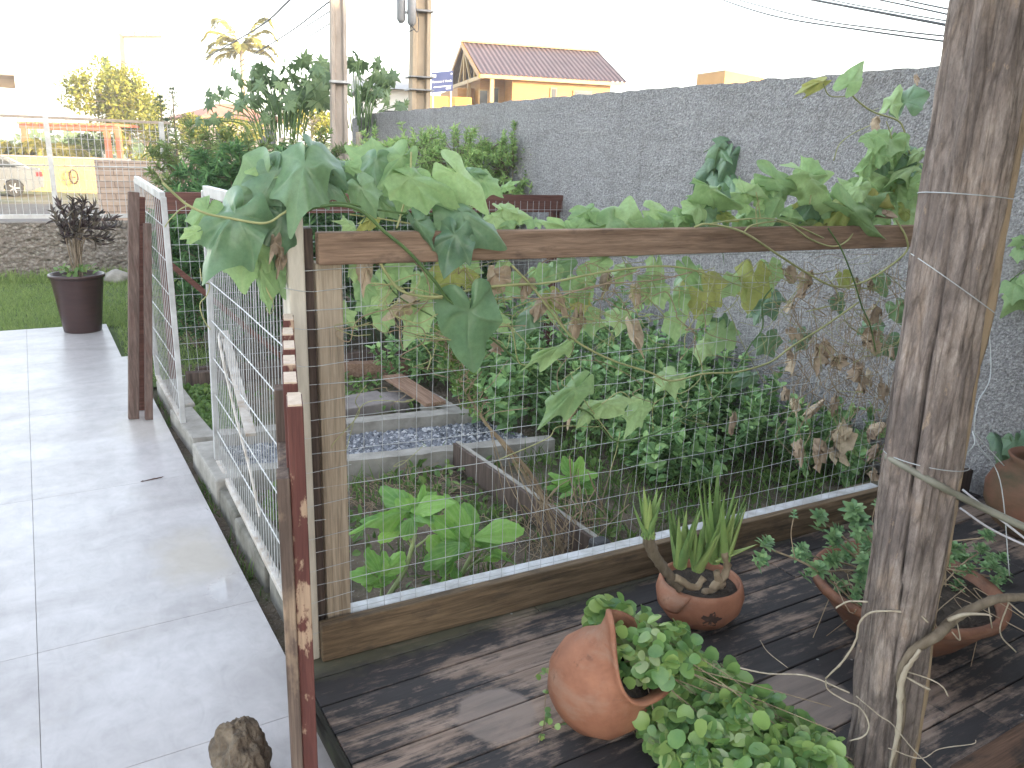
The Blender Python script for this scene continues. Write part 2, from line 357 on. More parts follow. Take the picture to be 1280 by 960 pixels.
# tiles
def _tile():
    t = NT('porcelain_tile'); v = t.coords()
    n1 = t.noise(t.coords((1.0, 2.2, 1)), 1.6, 8, 0.62, 0.6); n2 = t.noise(v, 9, 5); n5 = t.noise(t.coords((1.0, 0.55, 1), rot=(0, 0, rad(35))), 16, 8, 0.72, 0.8)
    col = t.ramp(n1, [(0.30, (0.325, 0.30, 0.30)), (0.5, (0.385, 0.36, 0.36)), (0.72, (0.445, 0.42, 0.425))])
    col = t.mix(0.20, col, t.ramp(n2, [(0.35, 0.6), (0.65, 1.15)]), 'MULTIPLY')
    col = t.mix(0.45, col, t.ramp(n5, [(0.36, 0.80), (0.5, 1.0), (0.64, 1.14)]), 'MULTIPLY')
    col = t.mix(1.0, col, t.ramp(t.island(), [(0, 0.95), (1, 1.04)]), 'MULTIPLY')
    col = t.mix(t.ramp(t.noise(v, 3.2, 8, 0.75, 0.5), [(0.56, 0.0), (0.70, 0.35)]), col, (0.30, 0.265, 0.225))
    # beige muddy stain with a shape of its own
    sp = t.node('ShaderNodeSeparateXYZ'); t.link(v, sp.inputs[0])
    def blob(x, y, r, sx=1.0):
        dx = t.math('MULTIPLY', t.math('SUBTRACT', sp.outputs[0], x), sx); dy = t.math('SUBTRACT', sp.outputs[1], y)
        d = t.math('SQRT', t.math('ADD', t.math('MULTIPLY', dx, dx), t.math('MULTIPLY', dy, dy)))
        d = t.math('ADD', d, t.math('MULTIPLY', t.math('SUBTRACT', n2, 0.5), 0.35))
        return t.ramp(t.math('DIVIDE', d, r), [(0.4, 1.0), (1.0, 0.0)])
    col = t.mix(t.math('MULTIPLY', blob(0.40, 2.95, 0.30, 1.6), 0.45), col, (0.40, 0.34, 0.25))
    col = t.mix(t.math('MULTIPLY', blob(0.42, 4.6, 0.35, 1.5), 0.30), col, (0.38, 0.33, 0.26))
    rough = t.mix(blob(0.46, 2.66, 0.10, 1.0), t.ramp(n1, [(0.3, 0.42), (0.7, 0.30)]), (0.03, 0.03, 0.03))
    t.color(col); t.link(rough, t.b.inputs['Roughness']); t.spec(0.5)
    t.bump(t.noise(v, 60, 3), 0.05, 0.001)
    return t.m
M['tile'] = _tile()
M['grout'] = m_plain('grout', (0.24, 0.22, 0.20), (0.32, 0.30, 0.28), 20, 0.9)

def _deck():
    t = NT('weathered_deck'); v = t.coords((1.0, 14, 14)); v0 = t.coords()
    g = t.noise(v, 2.4, 8, 0.65, 0.3)
    base = t.ramp(g, [(0.28, (0.13, 0.092, 0.072)), (0.5, (0.265, 0.195, 0.155)), (0.75, (0.41, 0.32, 0.265))])
    base = t.mix(0.5, base, t.mix(1.0, base, t.ramp(t.island(), [(0, 0.6), (1, 1.3)]), 'MULTIPLY'))
    n2a = t.noise(t.coords((1.0, 1.7, 2)), 2.1, 8, 0.70, 0.2); n2b = t.noise(t.coords((1.6, 16, 8)), 2.2, 7, 0.7, 0.2)
    n2 = t.math('ADD', t.math('MULTIPLY', n2a, 0.66), t.math('ADD', t.math('MULTIPLY', n2b, 0.34), t.math('MULTIPLY', t.math('SUBTRACT', t.island(), 0.5), 0.07)))
    dark = t.ramp(n2, [(0.485, 1.0), (0.555, 0.0)])
    col = t.mix(t.math('MULTIPLY', dark, 0.94), base, (0.026, 0.026, 0.030))
    n3 = t.noise(t.coords((1.0, 3.5, 2)), 5.0, 8, 0.7)
    col = t.mix(t.ramp(n3, [(0.60, 0.0), (0.70, 0.55)]), col, (0.25, 0.19, 0.165))
    sp = t.node('ShaderNodeSeparateXYZ'); t.link(v0, sp.inputs[0]); n4 = t.noise(v0, 14, 4)
    def blob(x, y, r):
        dx = t.math('SUBTRACT', sp.outputs[0], x); dy = t.math('SUBTRACT', sp.outputs[1], y)
        d = t.math('SQRT', t.math('ADD', t.math('MULTIPLY', dx, dx), t.math('MULTIPLY', dy, dy)))
        d = t.math('ADD', d, t.math('MULTIPLY', t.math('SUBTRACT', n4, 0.5), 0.05))
        return t.ramp(t.math('DIVIDE', d, r), [(0.86, 1.0), (1.0, 0.0)])
    for (x, y, r_) in DECK_RINGS:                                      # pale rings where pots used to stand
        col = t.mix(t.math('MULTIPLY', blob(x, y, r_), t.ramp(g, [(0.3, 0.55), (0.6, 0.9)])), col, (0.27, 0.215, 0.185))
    green = t.math('MULTIPLY', t.ramp(t.math('ADD', sp.outputs[1], t.math('MULTIPLY', n4, 0.08)), [(0.0, 0.0), (1.0, 1.0)]), 1.0)
    gm = t.math('MULTIPLY', t.math('SMOOTH_MIN', t.math('MULTIPLY', t.math('SUBTRACT', t.math('ADD', sp.outputs[1], t.math('MULTIPLY', n4, 0.16)), DECK_Y1 - 0.02), 14.0), 1.0, 0.1), 0.6, clamp=True)
    col = t.mix(gm, col, (0.145, 0.14, 0.085))
    vs = t.voro(v0, 9.0)
    col = t.mix(t.ramp(vs, [(0.03, 0.8), (0.05, 0.0)]), col, (0.4, 0.4, 0.38))
    t.color(col); t.rough(t.ramp(n2, [(0.35, 0.5), (0.6, 0.8)])); t.spec(0.35)
    t.bump(t.math('ADD', g, n3), 0.5, 0.004)
    return t.m
_r1 = atz(620, 893, .06); _r2 = atz(955, 865, .06); _r3 = atz(1010, 870, .06)
DECK_ORG = np.array([0.523, 0.85, 0.0]); DECK_Y1 = 1.15
DECK_RINGS = [(_r1[0] - DECK_ORG[0], _r1[1] - DECK_ORG[1], 0.115), (_r3[0] - DECK_ORG[0], _r3[1] - DECK_ORG[1], 0.13)]
M['deck'] = _deck()

def _stucco():
    t = NT('rough_cast_render'); v = t.coords()
    n1 = t.noise(v, 72, 5, 0.78); n2 = t.noise(v, 1.2, 5); n3 = t.voro(v, 95)
    h = t.math('ADD', n1, t.math('MULTIPLY', n3, 0.7))
    col = t.ramp(n1, [(0.32, (0.19, 0.18, 0.185)), (0.5, (0.38, 0.365, 0.37)), (0.66, (0.58, 0.57, 0.57))])
    col = t.mix(0.5, col, t.ramp(n2, [(0.3, 0.85), (0.7, 1.15)]), 'MULTIPLY')
    st = t.noise(t.coords((5, 5, 0.45)), 1.6, 6, 0.65); dp = t.noise(v, 0.9, 7, 0.7)
    col = t.mix(t.ramp(st, [(0.52, 0.0), (0.72, 0.3)]), col, (0.16, 0.15, 0.145)); col = t.mix(t.ramp(dp, [(0.55, 0.0), (0.7, 0.4)]), col, (0.30, 0.26, 0.22))
    t.color(col); t.rough(0.95); t.spec(0.2)
    t.bump(h, 1.0, 0.02)
    return t.m
M['stucco'] = _stucco()
def _rubble():
    t = NT('pebbly_render'); v = t.coords()
    n1 = t.noise(v, 30, 6, 0.72); n3 = t.voro(t.coords((1, 1, 1.3)), 22)
    col = t.ramp(n1, [(0.3, (0.10, 0.085, 0.075)), (0.5, (0.23, 0.205, 0.18)), (0.72, (0.44, 0.41, 0.37))])
    col = t.mix(t.ramp(n3, [(0.35, 0.0), (0.6, 0.6)]), col, (0.14, 0.11, 0.09))
    t.color(col); t.rough(0.95); t.bump(t.math('ADD', n1, n3), 1.0, 0.03)
    return t.m
M['rubble'] = _rubble()
def _stack():
    t = NT('stacked_stone_cladding'); v = t.coords((1, 1, 1), rot=(rad(90), 0, 0))
    b = t.node('ShaderNodeTexBrick'); t.link(v, b.inputs['Vector'])
    b.inputs['Color1'].default_value = (0.50, 0.38, 0.30, 1); b.inputs['Color2'].default_value = (0.40, 0.30, 0.24, 1); b.inputs['Mortar'].default_value = (0.24, 0.18, 0.14, 1)
    b.inputs['Scale'].default_value = 1.0; b.inputs['Brick Width'].default_value = 0.34; b.inputs['Row Height'].default_value = 0.075; b.inputs['Mortar Size'].default_value = 0.006; b.inputs['Bias'].default_value = 0.1
    n = t.noise(v, 14, 4)
    t.color(t.mix(0.4, b.outputs[0], t.ramp(n, [(0.3, 0.6), (0.7, 1.3)]), 'MULTIPLY')); t.rough(0.9)
    t.bump(t.math('ADD', b.outputs['Fac'], n), 0.6, -0.01)
    return t.m
M['stack'] = _stack()
def _soil():
    t = NT('garden_soil'); v = t.coords()
    n1 = t.noise(v, 5, 8, 0.7); n2 = t.noise(v, 60, 4); n3 = t.voro(v, 60)
    col = t.ramp(n1, [(0.3, (0.055, 0.042, 0.03)), (0.5, (0.13, 0.10, 0.072)), (0.7, (0.22, 0.175, 0.13))])
    col = t.mix(t.ramp(n3, [(0.14, 0.8), (0.22, 0.0)]), col, (0.28, 0.25, 0.21))
    col = t.mix(t.ramp(t.noise(v, 2.2, 6), [(0.5, 0.0), (0.62, 0.6)]), col, (0.06, 0.085, 0.03))
    t.color(col); t.rough(0.95); t.bump(t.math('ADD', n2, t.math('MULTIPLY', n1, 2.0)), 1.0, 0.02)
    return t.m
M['soil'] = _soil()
M['gravel'] = m_plain('gravel_stone', (0.10, 0.11, 0.13), (0.42, 0.43, 0.46), 60, 0.85)
M['lawn'] = m_plain('lawn_base', (0.05, 0.075, 0.022), (0.09, 0.13, 0.04), 6, 0.95, bump=0.5, bscale=60)
def _ground():
    t = NT('ground_earth'); v = t.coords()
    t.color(t.ramp(t.noise(v, 0.3, 8, 0.7), [(0.35, (0.07, 0.10, 0.035)), (0.6, (0.18, 0.15, 0.11))])); t.rough(0.95)
    return t.m
M['ground'] = _ground()
def _log():
    t = NT('rough_log'); v = t.coords((10, 10, 2.0)); v0 = t.coords()
    g = t.noise(v, 2.2, 10, 0.72, 1.2); big = t.noise(t.coords((3, 3, 1.6)), 2.6, 7, 0.66, 0.4)
    plates = t.voro(t.coords((1.3, 1.3, 0.13)), 26, 'DISTANCE_TO_EDGE'); fine = t.noise(t.coords((30, 30, 7)), 2.5, 9, 0.8)
    col = t.ramp(g, [(0.30, (0.15, 0.115, 0.10)), (0.48, (0.34, 0.27, 0.235)), (0.72, (0.53, 0.44, 0.39))])
    col = t.mix(t.ramp(big, [(0.44, 0.8), (0.56, 0.0)]), col, (0.20, 0.16, 0.145))
    col = t.mix(t.ramp(big, [(0.57, 0.0), (0.66, 0.6)]), col, (0.40, 0.29, 0.22))
    col = t.mix(t.ramp(plates, [(0.0, 0.4), (0.05, 0.0)]), col, (0.07, 0.05, 0.04))
    col = t.mix(0.6, col, t.ramp(fine, [(0.36, 0.35), (0.5, 1.0), (0.64, 1.5)]), 'MULTIPLY')
    fl = t.noise(t.coords((5, 5, 2.2)), 6, 6, 0.7)
    col = t.mix(t.ramp(fl, [(0.63, 0.0), (0.68, 0.75)]), col, (0.46, 0.34, 0.25))
    a = t.attr('crack'); col = t.mix(t.math('MULTIPLY', a, 0.95, clamp=True), col, (0.03, 0.022, 0.018))
    b = t.attr('bare'); col = t.mix(t.math('MULTIPLY', b, t.ramp(g, [(0.3, 0.5), (0.6, 0.95)])), col, (0.50, 0.36, 0.23))
    t.color(col); t.rough(0.85); t.spec(0.25)
    t.bump(t.math('ADD', t.math('ADD', g, t.math('MULTIPLY', fine, 0.7)), t.math('MULTIPLY', t.math('MINIMUM', plates, 0.1), 2.5)), 1.0, 0.012)
    return t.m
M['log'] = _log()

HAZE = 0.0018
_h = bpy.data.materials.new('haze_air'); _h.use_nodes = True; _ht = _h.node_tree; _ht.nodes.remove(_ht.nodes['Principled BSDF'])
_hv = _ht.nodes.new('ShaderNodeVolumePrincipled'); _hv.inputs['Color'].default_value = (0.92, 0.94, 0.97, 1); _hv.inputs['Density'].default_value = HAZE
_ht.links.new(_hv.outputs[0], _ht.nodes['Material Output'].inputs['Volume']); M['haze'] = _h
# ------------------------------------------------------------------ foliage templates
def tmpl(profile, zfold=0.25, droop=0.25):
    V = []; rows = []
    for (t_, w_) in profile:
        z = -droop * t_ * t_
        if w_ == 0:
            V.append((0, t_, z)); rows.append((len(V) - 1,))
        else:
            i = len(V); V += [(-w_ / 2, t_, z + zfold * w_ / 2), (0, t_, z), (w_ / 2, t_, z + zfold * w_ / 2)]
            rows.append((i, i + 1, i + 2))
    F = []
    for a, b in zip(rows[:-1], rows[1:]):
        if len(a) == 1: F += [(a[0], b[1], b[0]), (a[0], b[2], b[1])]
        elif len(b) == 1: F += [(a[0], a[1], b[0]), (a[1], a[2], b[0])]
        else: F += [(a[0], a[1], b[1], b[0]), (a[1], a[2], b[2], b[1])]
    return np.array(V), F
T_LANCE = tmpl([(0, 0), (0.3, 0.85), (0.65, 0.75), (1, 0)])
T_OVAL = tmpl([(0, 0), (0.25, 0.85), (0.6, 1.0), (0.88, 0.55), (1, 0)], 0.2, 0.2)
T_ROUND = tmpl([(0, 0), (0.1, 0.55), (0.35, 0.98), (0.65, 0.98), (0.9, 0.6), (1, 0)], 0.18, 0.15)
T_QUAD = tmpl([(0, 0), (0.45, 1.0), (1, 0)], 0.2, 0.1)
T_BLADE = tmpl([(0, 1.0), (0.5, 0.75), (1, 0)], 0.1, 0.35)
def nrm(a): return a / (np.linalg.norm(a, axis=1)[:, None] + 1e-9)
def scatter(mb, T, P, D, N, L, W):
    P = np.asarray(P, float); n = len(P)
    if n == 0: return
    D = nrm(np.asarray(D, float)); N = np.asarray(N, float); N = N - D * (N * D).sum(1)[:, None]; N = nrm(N); S = np.cross(D, N)
    L = np.broadcast_to(L, (n,)); W = np.broadcast_to(W, (n,))
    tv, tf = T
    V = P[:, None, :] + tv[None, :, 0, None] * (S * W[:, None])[:, None, :] + tv[None, :, 1, None] * (D * L[:, None])[:, None, :] + tv[None, :, 2, None] * (N * L[:, None])[:, None, :]
    k = len(tv); b = mb.n
    V = V.reshape(-1, 3); mb.v.append(V); mb.att.append(np.zeros(len(V)))
    for i in range(n):
        o = b + i * k
        mb.f.extend([tuple(o + j for j in f) for f in tf])
    mb.n += len(V)
def rnd(n, s=1.0): return rng.normal(size=(n, 3)) * s
def shoots(fol, stem, roots, tips, nleaf, T, L, W, t0=0.25, out=0.9, jitter=0.25, droop=0.0, sr=0.004, up=0.3):
    """stems from roots to tips with leaves along them"""
    for a, b in zip(roots, tips):
        a, b = np.array(a, float), np.array(b, float)
        mid = (a + b) / 2 + rng.normal(size=3) * 0.06 * np.linalg.norm(b - a)
        if stem is not None:
            stem.tube([a, mid, b], [sr, sr * 0.8, sr * 0.4], 4, False)
        t = t0 + (1 - t0) * rng.random(nleaf) ** 0.8
        P = (a[None] * ((1 - t) ** 2)[:, None] + mid[None] * (2 * t * (1 - t))[:, None] + b[None] * (t ** 2)[:, None])
        ax = _unit(b - a)
        r_ = rnd(nleaf); r_ -= ax[None] * (r_ @ ax)[:, None]; r_ = nrm(r_)
        D = nrm(r_ * out + ax[None] * (0.35 + 0.6 * t)[:, None] + rnd(nleaf, jitter) - np.array([0, 0, droop])[None])
        N = nrm(ax[None] * 0.8 + np.array([0, 0, up])[None] + rnd(nleaf, 0.3))
        s_ = 0.7 + 0.6 * rng.random(nleaf)
        scatter(fol, T, P, D, N, L * s_, W * s_)

# lobed vine leaf
def outline(keys):
    ks = sorted(keys); ang, rr, vv = [], [], []
    for a, r_, v_ in ks:
        ang.append(a); rr.append(r_); vv.append(v_)
    full = [(-a, r_, v_) for a, r_, v_ in zip(ang[::-1], rr[::-1], vv[::-1]) if a > 0] + list(zip(ang, rr, vv))
    return [f for f in full if f[0] > -179.9] 
OUT_VINE = outline([(0, 1.0, 1), (4, 0.93, 0), (14, 0.76, 0), (27, 0.665, 0), (39, 0.67, 0), (47, 0.74, 0), (52, 0.80, 1), (57, 0.73, 0), (70, 0.60, 0), (86, 0.54, 0), (100, 0.56, 0), (107, 0.62, 0), (112, 0.66, 1), (117, 0.60, 0), (133, 0.54, 0), (150, 0.50, 0), (165, 0.40, 0), (174, 0.22, 0), (180, 0.06, 0)])
OUT_HEART = outline([(0, 1.0, 1), (4, 0.92, 0), (15, 0.74, 0), (30, 0.64, 0), (45, 0.60, 0), (60, 0.59, 1), (66, 0.585, 0), (85, 0.57, 0), (110, 0.575, 0), (125, 0.58, 1), (131, 0.575, 0), (150, 0.52, 0), (166, 0.40, 0), (175, 0.2, 0), (180, 0.05, 0)])
OUT_PAPAYA = outline([(0, 1.0, 1), (7, 0.78, 0), (13, 0.66, 0), (20, 0.50, 0), (30, 0.62, 0), (36, 0.92, 1), (42, 0.6, 0), (52, 0.48, 0), (64, 0.6, 0), (72, 0.86, 1), (80, 0.56, 0), (92, 0.44, 0), (104, 0.55, 0), (112, 0.74, 1), (120, 0.5, 0), (135, 0.30, 0), (150, 0.55, 1), (160, 0.35, 0), (172, 0.2, 0), (180, 0.06, 0)])
def lobed(mb, base, tip, width, normal, out=OUT_VINE, fold=0.25, droop=0.25, ruffle=0.05, crumple=0.0, lean=0.0):
    base, tip = np.array(base, float), np.array(tip, float)
    Lv = tip - base; L = np.linalg.norm(Lv); D = Lv / L
    N = np.array(normal, float); N = N - D * np.dot(N, D); N = _unit(N); S = np.cross(D, N)
    hw = max(abs(r_ * math.sin(rad(a))) for a, r_, v_ in out)
    sx = width / (2 * hw)
    rings = [0.0, 0.35, 0.7, 1.0]; n = len(out)
    V = [np.zeros(3)]; A = [1.0]; ph = rng.random() * 6.28
    asym = 1 + rng.normal() * 0.06
    for ri in rings[1:]:
        for (a, r_, v_) in out:
            x = math.sin(rad(a)) * r_ * ri; y = math.cos(rad(a)) * r_ * ri
            z = -fold * abs(x) * (0.6 + abs(x)) - droop * (max(y, 0) ** 2) + ruffle * math.sin(rad(a) * 5 + ph) * ri ** 2 + (0.012 if v_ == 0 and ri < 1 else 0)
            if x > 0: z += lean * x
            p = np.array([x * asym if x > 0 else x, y, z])
            if crumple: p += np.array(mnoise.noise_vector(Vector(p * 4 + ph))) * crumple
            V.append(p); A.append(float(v_))
    F = []
    for k in range(n):
        k2 = (k + 1) % n
        F.append((0, 1 + k2, 1 + k))
        for r_ in range(len(rings) - 2):
            F.append((1 + r_ * n + k, 1 + r_ * n + k2, 1 + (r_ + 1) * n + k2, 1 + (r_ + 1) * n + k))
    V = np.array(V)
    W_ = base[None] + V[:, 0, None] * sx * S[None] + V[:, 1, None] * L * D[None] + V[:, 2, None] * max(L, sx) * N[None]
    mb.add(W_, F, A)

def spline(pts, n=8):
    P = np.array(pts, float)
    if len(P) < 3: return P
    Q = np.vstack([2 * P[0] - P[1], P, 2 * P[-1] - P[-2]]); out = []
    for i in range(1, len(Q) - 2):
        p0, p1, p2, p3 = Q[i - 1], Q[i], Q[i + 1], Q[i + 2]
        for t in np.linspace(0, 1, n, endpoint=False):
            out.append(0.5 * ((2 * p1) + (-p0 + p2) * t + (2 * p0 - 5 * p1 + 4 * p2 - p3) * t * t + (-p0 + 3 * p1 - 3 * p2 + p3) * t ** 3))
    out.append(P[-1]); return np.array(out)

# =================================================================== SETTING
def grid_sheet(x0, x1, y0, y1, nx, ny, zf):
    xs = np.linspace(x0, x1, nx); ys = np.linspace(y0, y1, ny)
    mb = MB(); mb.sheet([[(x, y, zf(x, y)) for x in xs] for y in ys]); return mb
# one ground sheet to the horizon
mb = MB()
ys = [-40, 0, 10, 11.2, 14, 20, 60, 200, 900]; xs = [-900, -200, -60, -20, 0, 20, 60, 200, 900]
gz = lambda y: -0.09 if y < 11.3 else (-0.56 if y >= 14 else -0.09 - 0.47 * (y - 11.2) / 2.8)
mb.sheet([[(x, y, gz(y)) for x in xs] for y in ys])
struct(mb.build('ground', M['ground'], origin=(0, 0, 0)))
mb = grid_sheet(-40, 60, 16, 31.5, 6, 4, lambda x, y: -0.556); struct(mb.build('road', M['asphalt'], origin=(0, 16, -0.556)))
mb = MB(); mb.box2((-40, 14.6, -0.6), (60, 15.9, -0.43)); struct(mb.build('pavement', M['concrete'], bevel=0.02))
# lawn beyond the walkway and beside it
mb = grid_sheet(-4, 4.6, 5.5, 10.58, 12, 12, lambda x, y: -0.035 + 0.012 * math.sin(x * 3 + y * 2)); struct(mb.build('lawn', M['lawn'], origin=(0, 7, 0)))
g = MB(); n = 26000
P = np.stack([rng.uniform(-1.6, 1.6, n), 7.57 + rng.random(n) ** 1.3 * 3.0, np.full(n, -0.035)], 1)
keep = ~((P[:, 0] < 0.45) & (P[:, 1] < 7.58)); P = P[keep]; n = len(P)
scatter(g, T_BLADE, P, np.stack([rng.normal(size=n) * 0.5, rng.normal(size=n) * 0.5, np.ones(n)], 1), rnd(n), 0.03 + 0.035 * rng.random(n), 0.006)
n = 1500; P = np.stack([rng.uniform(0.5, 1.1, n), rng.uniform(5.6, 7.5, n), np.full(n, -0.035)], 1)
scatter(g, T_BLADE, P, np.stack([rng.normal(size=n) * 0.5, rng.normal(size=n) * 0.5, np.ones(n)], 1), rnd(n), 0.04 + 0.04 * rng.random(n), 0.007)
n = 1600; P = np.stack([rng.uniform(-1.6, 1.6, n), 10.2 + rng.random(n) * 0.38, np.full(n, -0.035)], 1)
scatter(g, T_BLADE, P, np.stack([rng.normal(size=n) * 0.5, rng.normal(size=n) * 0.5, np.ones(n)], 1), rnd(n), 0.08 + 0.10 * rng.random(n), 0.012)
o = g.build('lawn_grass', M['grass'], origin=(0, 9, 0)); struct(o, 'stuff'); tag(o, 'short green grass of the lawn between tiles and low wall', 'grass')

# tiled walkway: separate slabs with grout between
mb = MB(); gr = MB()
gr.box2((-3.4, -1.0, -0.08), (0.52, 5.0, -0.004)); gr.box2((-3.4, 5.0, -0.08), (0.455, 7.555, -0.004))
yl = [-1.0, 0.02, 0.645, 1.27, 1.893, 2.53, 3.785, 5.04, 5.66, 6.30, 7.56]; xl = [-3.4, -2.65, -1.39, -0.13, 0.525]
for i in range(len(xl) - 1):
    for j in range(len(yl) - 1):
        x1_ = xl[i + 1] if i < 3 else (0.525 if yl[j] < 5.2 else (0.50 if yl[j] < 6.2 else 0.46))
        x0_ = xl[i]; gp = 0.0009
        mb.box2((x0_ + gp, yl[j] + gp, -0.02), (x1_ - gp, yl[j + 1] - gp, 0.0))
struct(mb.build('walkway', M['tile'], origin=(0, 0, 0))); struct(gr.build('walkway_grout', M['grout'], origin=(0, 0, 0)))

# garden soil
def soil_z(x, y):
    return -0.035 + 0.035 * mnoise.noise(Vector((x * 1.3, y * 1.3, 0))) + 0.018 * mnoise.noise(Vector((x * 5, y * 5, 3)))
mb = grid_sheet(0.70, 3.75, 2.06, 9.6, 120, 240, soil_z); struct(mb.build('garden_soil', M['soil'], origin=(0.7, 2.06, 0), smooth=True))
mb = grid_sheet(1.4, 5.5, -1.0, 0.80, 4, 4, lambda x, y: -0.03); struct(mb.build('grass_patch', M['lawn'], origin=(1.4, -1, 0)))

# =================================================================== THE HOUSES THAT SHADE THE GARDEN (behind the camera)
def simple_house(name, x0, x1, y0, y1, zt, ridge, label, wall='whitewall', roof='redroof', cat='house'):
    t = thing(name, ((x0 + x1) / 2, (y0 + y1) / 2, -0.5), label, cat)
    b = MB(); b.box2((x0, y0, -0.5), (x1, y1, zt)); b.build('wall', M[wall], t)
    b = MB(); o_ = 0.5; ym = (y0 + y1) / 2
    A = [(x0 - o_, y0 - o_, zt), (x1 + o_, y0 - o_, zt), (x1 + o_, y1 + o_, zt), (x0 - o_, y1 + o_, zt), (x0 - o_, ym, ridge), (x1 + o_, ym, ridge)]
    A2 = [(a, b_, c - 0.14) for a, b_, c in A]
    b.add(A + A2, [(0, 1, 5, 4), (2, 3, 4, 5), (0, 4, 3), (1, 2, 5), (6, 7, 8, 9), (0, 6, 7, 1), (1, 7, 8, 2), (2, 8, 9, 3), (3, 9, 6, 0)])
    b.build('roof', M[roof], t)
    k = 0
    for sy, yy in ((1, y1),):
        for xx in np.arange(x0 + 1.3, x1 - 1.2, 2.6):
            f = MB(); f.box((xx, yy + 0.02, 1.5), 1.3, 0.08, 1.2); fo = f.build('window', M['whitewall'], t)
            f = MB(); f.box((xx, yy + 0.05, 1.5), 1.12, 0.04, 1.02); f.build('pane', M['glass'], fo)
    return t
simple_house('house', 0.8, 9.2, -8, -2.0, 5.3, 6.3, 'white two storey house behind the walkway')
simple_house('house', 10.0, 14.6, -9, -2.4, 5.4, 6.3, 'lower unseen house added to shade the street')  # out of view, put here only to cast shade over the street
simple_house('house', 15.2, 20.0, -9, -2.4, 8.9, 10.7, 'tall neighbouring house beyond the rough wall')

# thin evening haze, added also to lift shadows like lens veil: one closed box
mb = MB(); mb.box2((-260, -40, -1.6), (300, 420, 11.5)); hz = mb.build('haze', M['haze'], origin=(0, 0, -1.6)); struct(hz, 'stuff'); tag(hz, 'thin pale evening haze over the whole place, added also to lift shadows', 'haze')
t = thing('veranda_roof', (2.2, -0.5, 2.42), 'low tiled veranda roof carried by the leaning log post', 'roof')
mb = MB(); mb.beam((0.7, .94, 2.44), (3.7, .94, 2.44), .09, .14); mb.build('beam', M['darkwood'], t)
mb = MB()
for x in np.arange(0.85, 3.7, .55): mb.beam((x, 1.05, 2.54), (x, -2.0, 3.0), .05, .09)
mb.build('rafters', M['darkwood'], t)
mb = MB(); mb.add([(0.6, 1.1, 2.59), (3.75, 1.1, 2.59), (3.75, -2.0, 3.06), (0.6, -2.0, 3.06), (0.6, 1.1, 2.63), (3.75, 1.1, 2.63), (3.75, -2.0, 3.10), (0.6, -2.0, 3.10)], [(3, 2, 1, 0), (4, 5, 6, 7), (0, 1, 5, 4), (1, 2, 6, 5), (2, 3, 7, 6), (3, 0, 4, 7)]); mb.build('tiles', M['redroof'], t)
# =================================================================== WALLS
WX = 3.65
mb = MB(); rows = []
ysw = np.concatenate([np.linspace(-1.2, 9.7, 190)])
def wtop(y): return 1.955 - 0.006 * max(0, y - 5) + 0.012 * mnoise.noise(Vector((y * 6, 0, 1))) + 0.012 * mnoise.noise(Vector((y * 22, 0, 5)))
def wj(y, z): return 0.008 * mnoise.noise(Vector((y * 9, z * 9, 2))) + 0.006 * mnoise.noise(Vector((y * 24, z * 24, 7)))
front = [[(WX + wj(y, z * wtop(y)), y, -0.1 + z * (wtop(y) + 0.1)) for y in ysw] for z in np.linspace(0, 1, 60)]
top = [[(WX + t_ * 0.16, y, wtop(y) + (0.01 * mnoise.noise(Vector((y * 18, t_ * 9, 3))))) for y in ysw] for t_ in (0.04, 0.5, 1.0)]
back = [[(WX + 0.16, y, wtop(y) * (1 - z)) for y in ysw] for z in (0, 1)]
mb.sheet(front + top + back)
mb.add([front[k][-1] for k in (0, -1)] + [(WX + 0.16, ysw[-1], wtop(ysw[-1])), (WX + 0.16, ysw[-1], -0.1)], [(0, 1, 2, 3)])
o = mb.build('boundary_wall', M['stucco']); tag(o, 'long grey rough cast wall along the right side of the garden', 'wall')
mb = MB(); mb.box((WX + 0.08, 9.86, 0.90), 0.34, 0.30, 1.98)
o = mb.build('wall_pier', M['stucco'], bevel=0.03); tag(o, 'grey rough cast pier at the far end of the boundary wall', 'pillar')

# low front wall with white mesh street fence on it
mb = MB()
xs = np.linspace(-6, 3.4, 170); zs = np.linspace(-0.1, 0.60, 22)
def rw(x, z): return 10.6 + 0.03 * mnoise.noise(Vector((x * 7, z * 7, 0))) + 0.02 * mnoise.noise(Vector((x * 17, z * 17, 4)))
mb.sheet([[(x, rw(x, z), z) for x in xs] for z in zs] + [[(x, 10.6 + t_, 0.60) for x in xs] for t_ in (0.02, 0.2)])
mb.add([(-6, 10.8, -0.1), (3.4, 10.8, -0.1), (3.4, 10.8, 0.6), (-6, 10.8, 0.6)], [(0, 1, 2, 3)])
o = mb.build('low_wall', M['rubble']); tag(o, 'low pebbly grey wall under the white street fence', 'wall')
Y0 = 10.68
def at_f(px, py): return aty(px, py, Y0)
t = thing('street_fence', (0, Y0, 0.6), 'white welded bar street fence on the low front wall', 'fence')
zt, zb, zm = at_f(60, 147)[2], 0.665, at_f(60, 207)[2]
xl0, xr0 = -6.0, at_f(212, 150)[0]
b = MB(); b.beam((xl0, Y0, zt), (xr0, Y0, zt), 0.035, 0.03); b.build('top_rail', M['poleconc'], t)
b = MB(); b.beam((xl0, Y0, zb), (xr0, Y0, zb), 0.04, 0.045); b.build('bottom_rail', M['white_metal'], t)
b = MB()
for x in np.arange(xl0, xr0, 0.066): b.tube([(x, Y0, zb), (x, Y0, zt)], 0.0034, 4, False)
for z in np.arange(zb + 0.17, zt, 0.115): b.tube([(xl0, Y0 + 0.006, z), (xr0, Y0 + 0.006, z)], 0.0022, 4, False)
b.tube([(xl0, Y0 - 0.008, zm), (xr0, Y0 - 0.008, zm)], 0.008, 4, False)
b.build('bar_mesh', M['white_metal'], t)
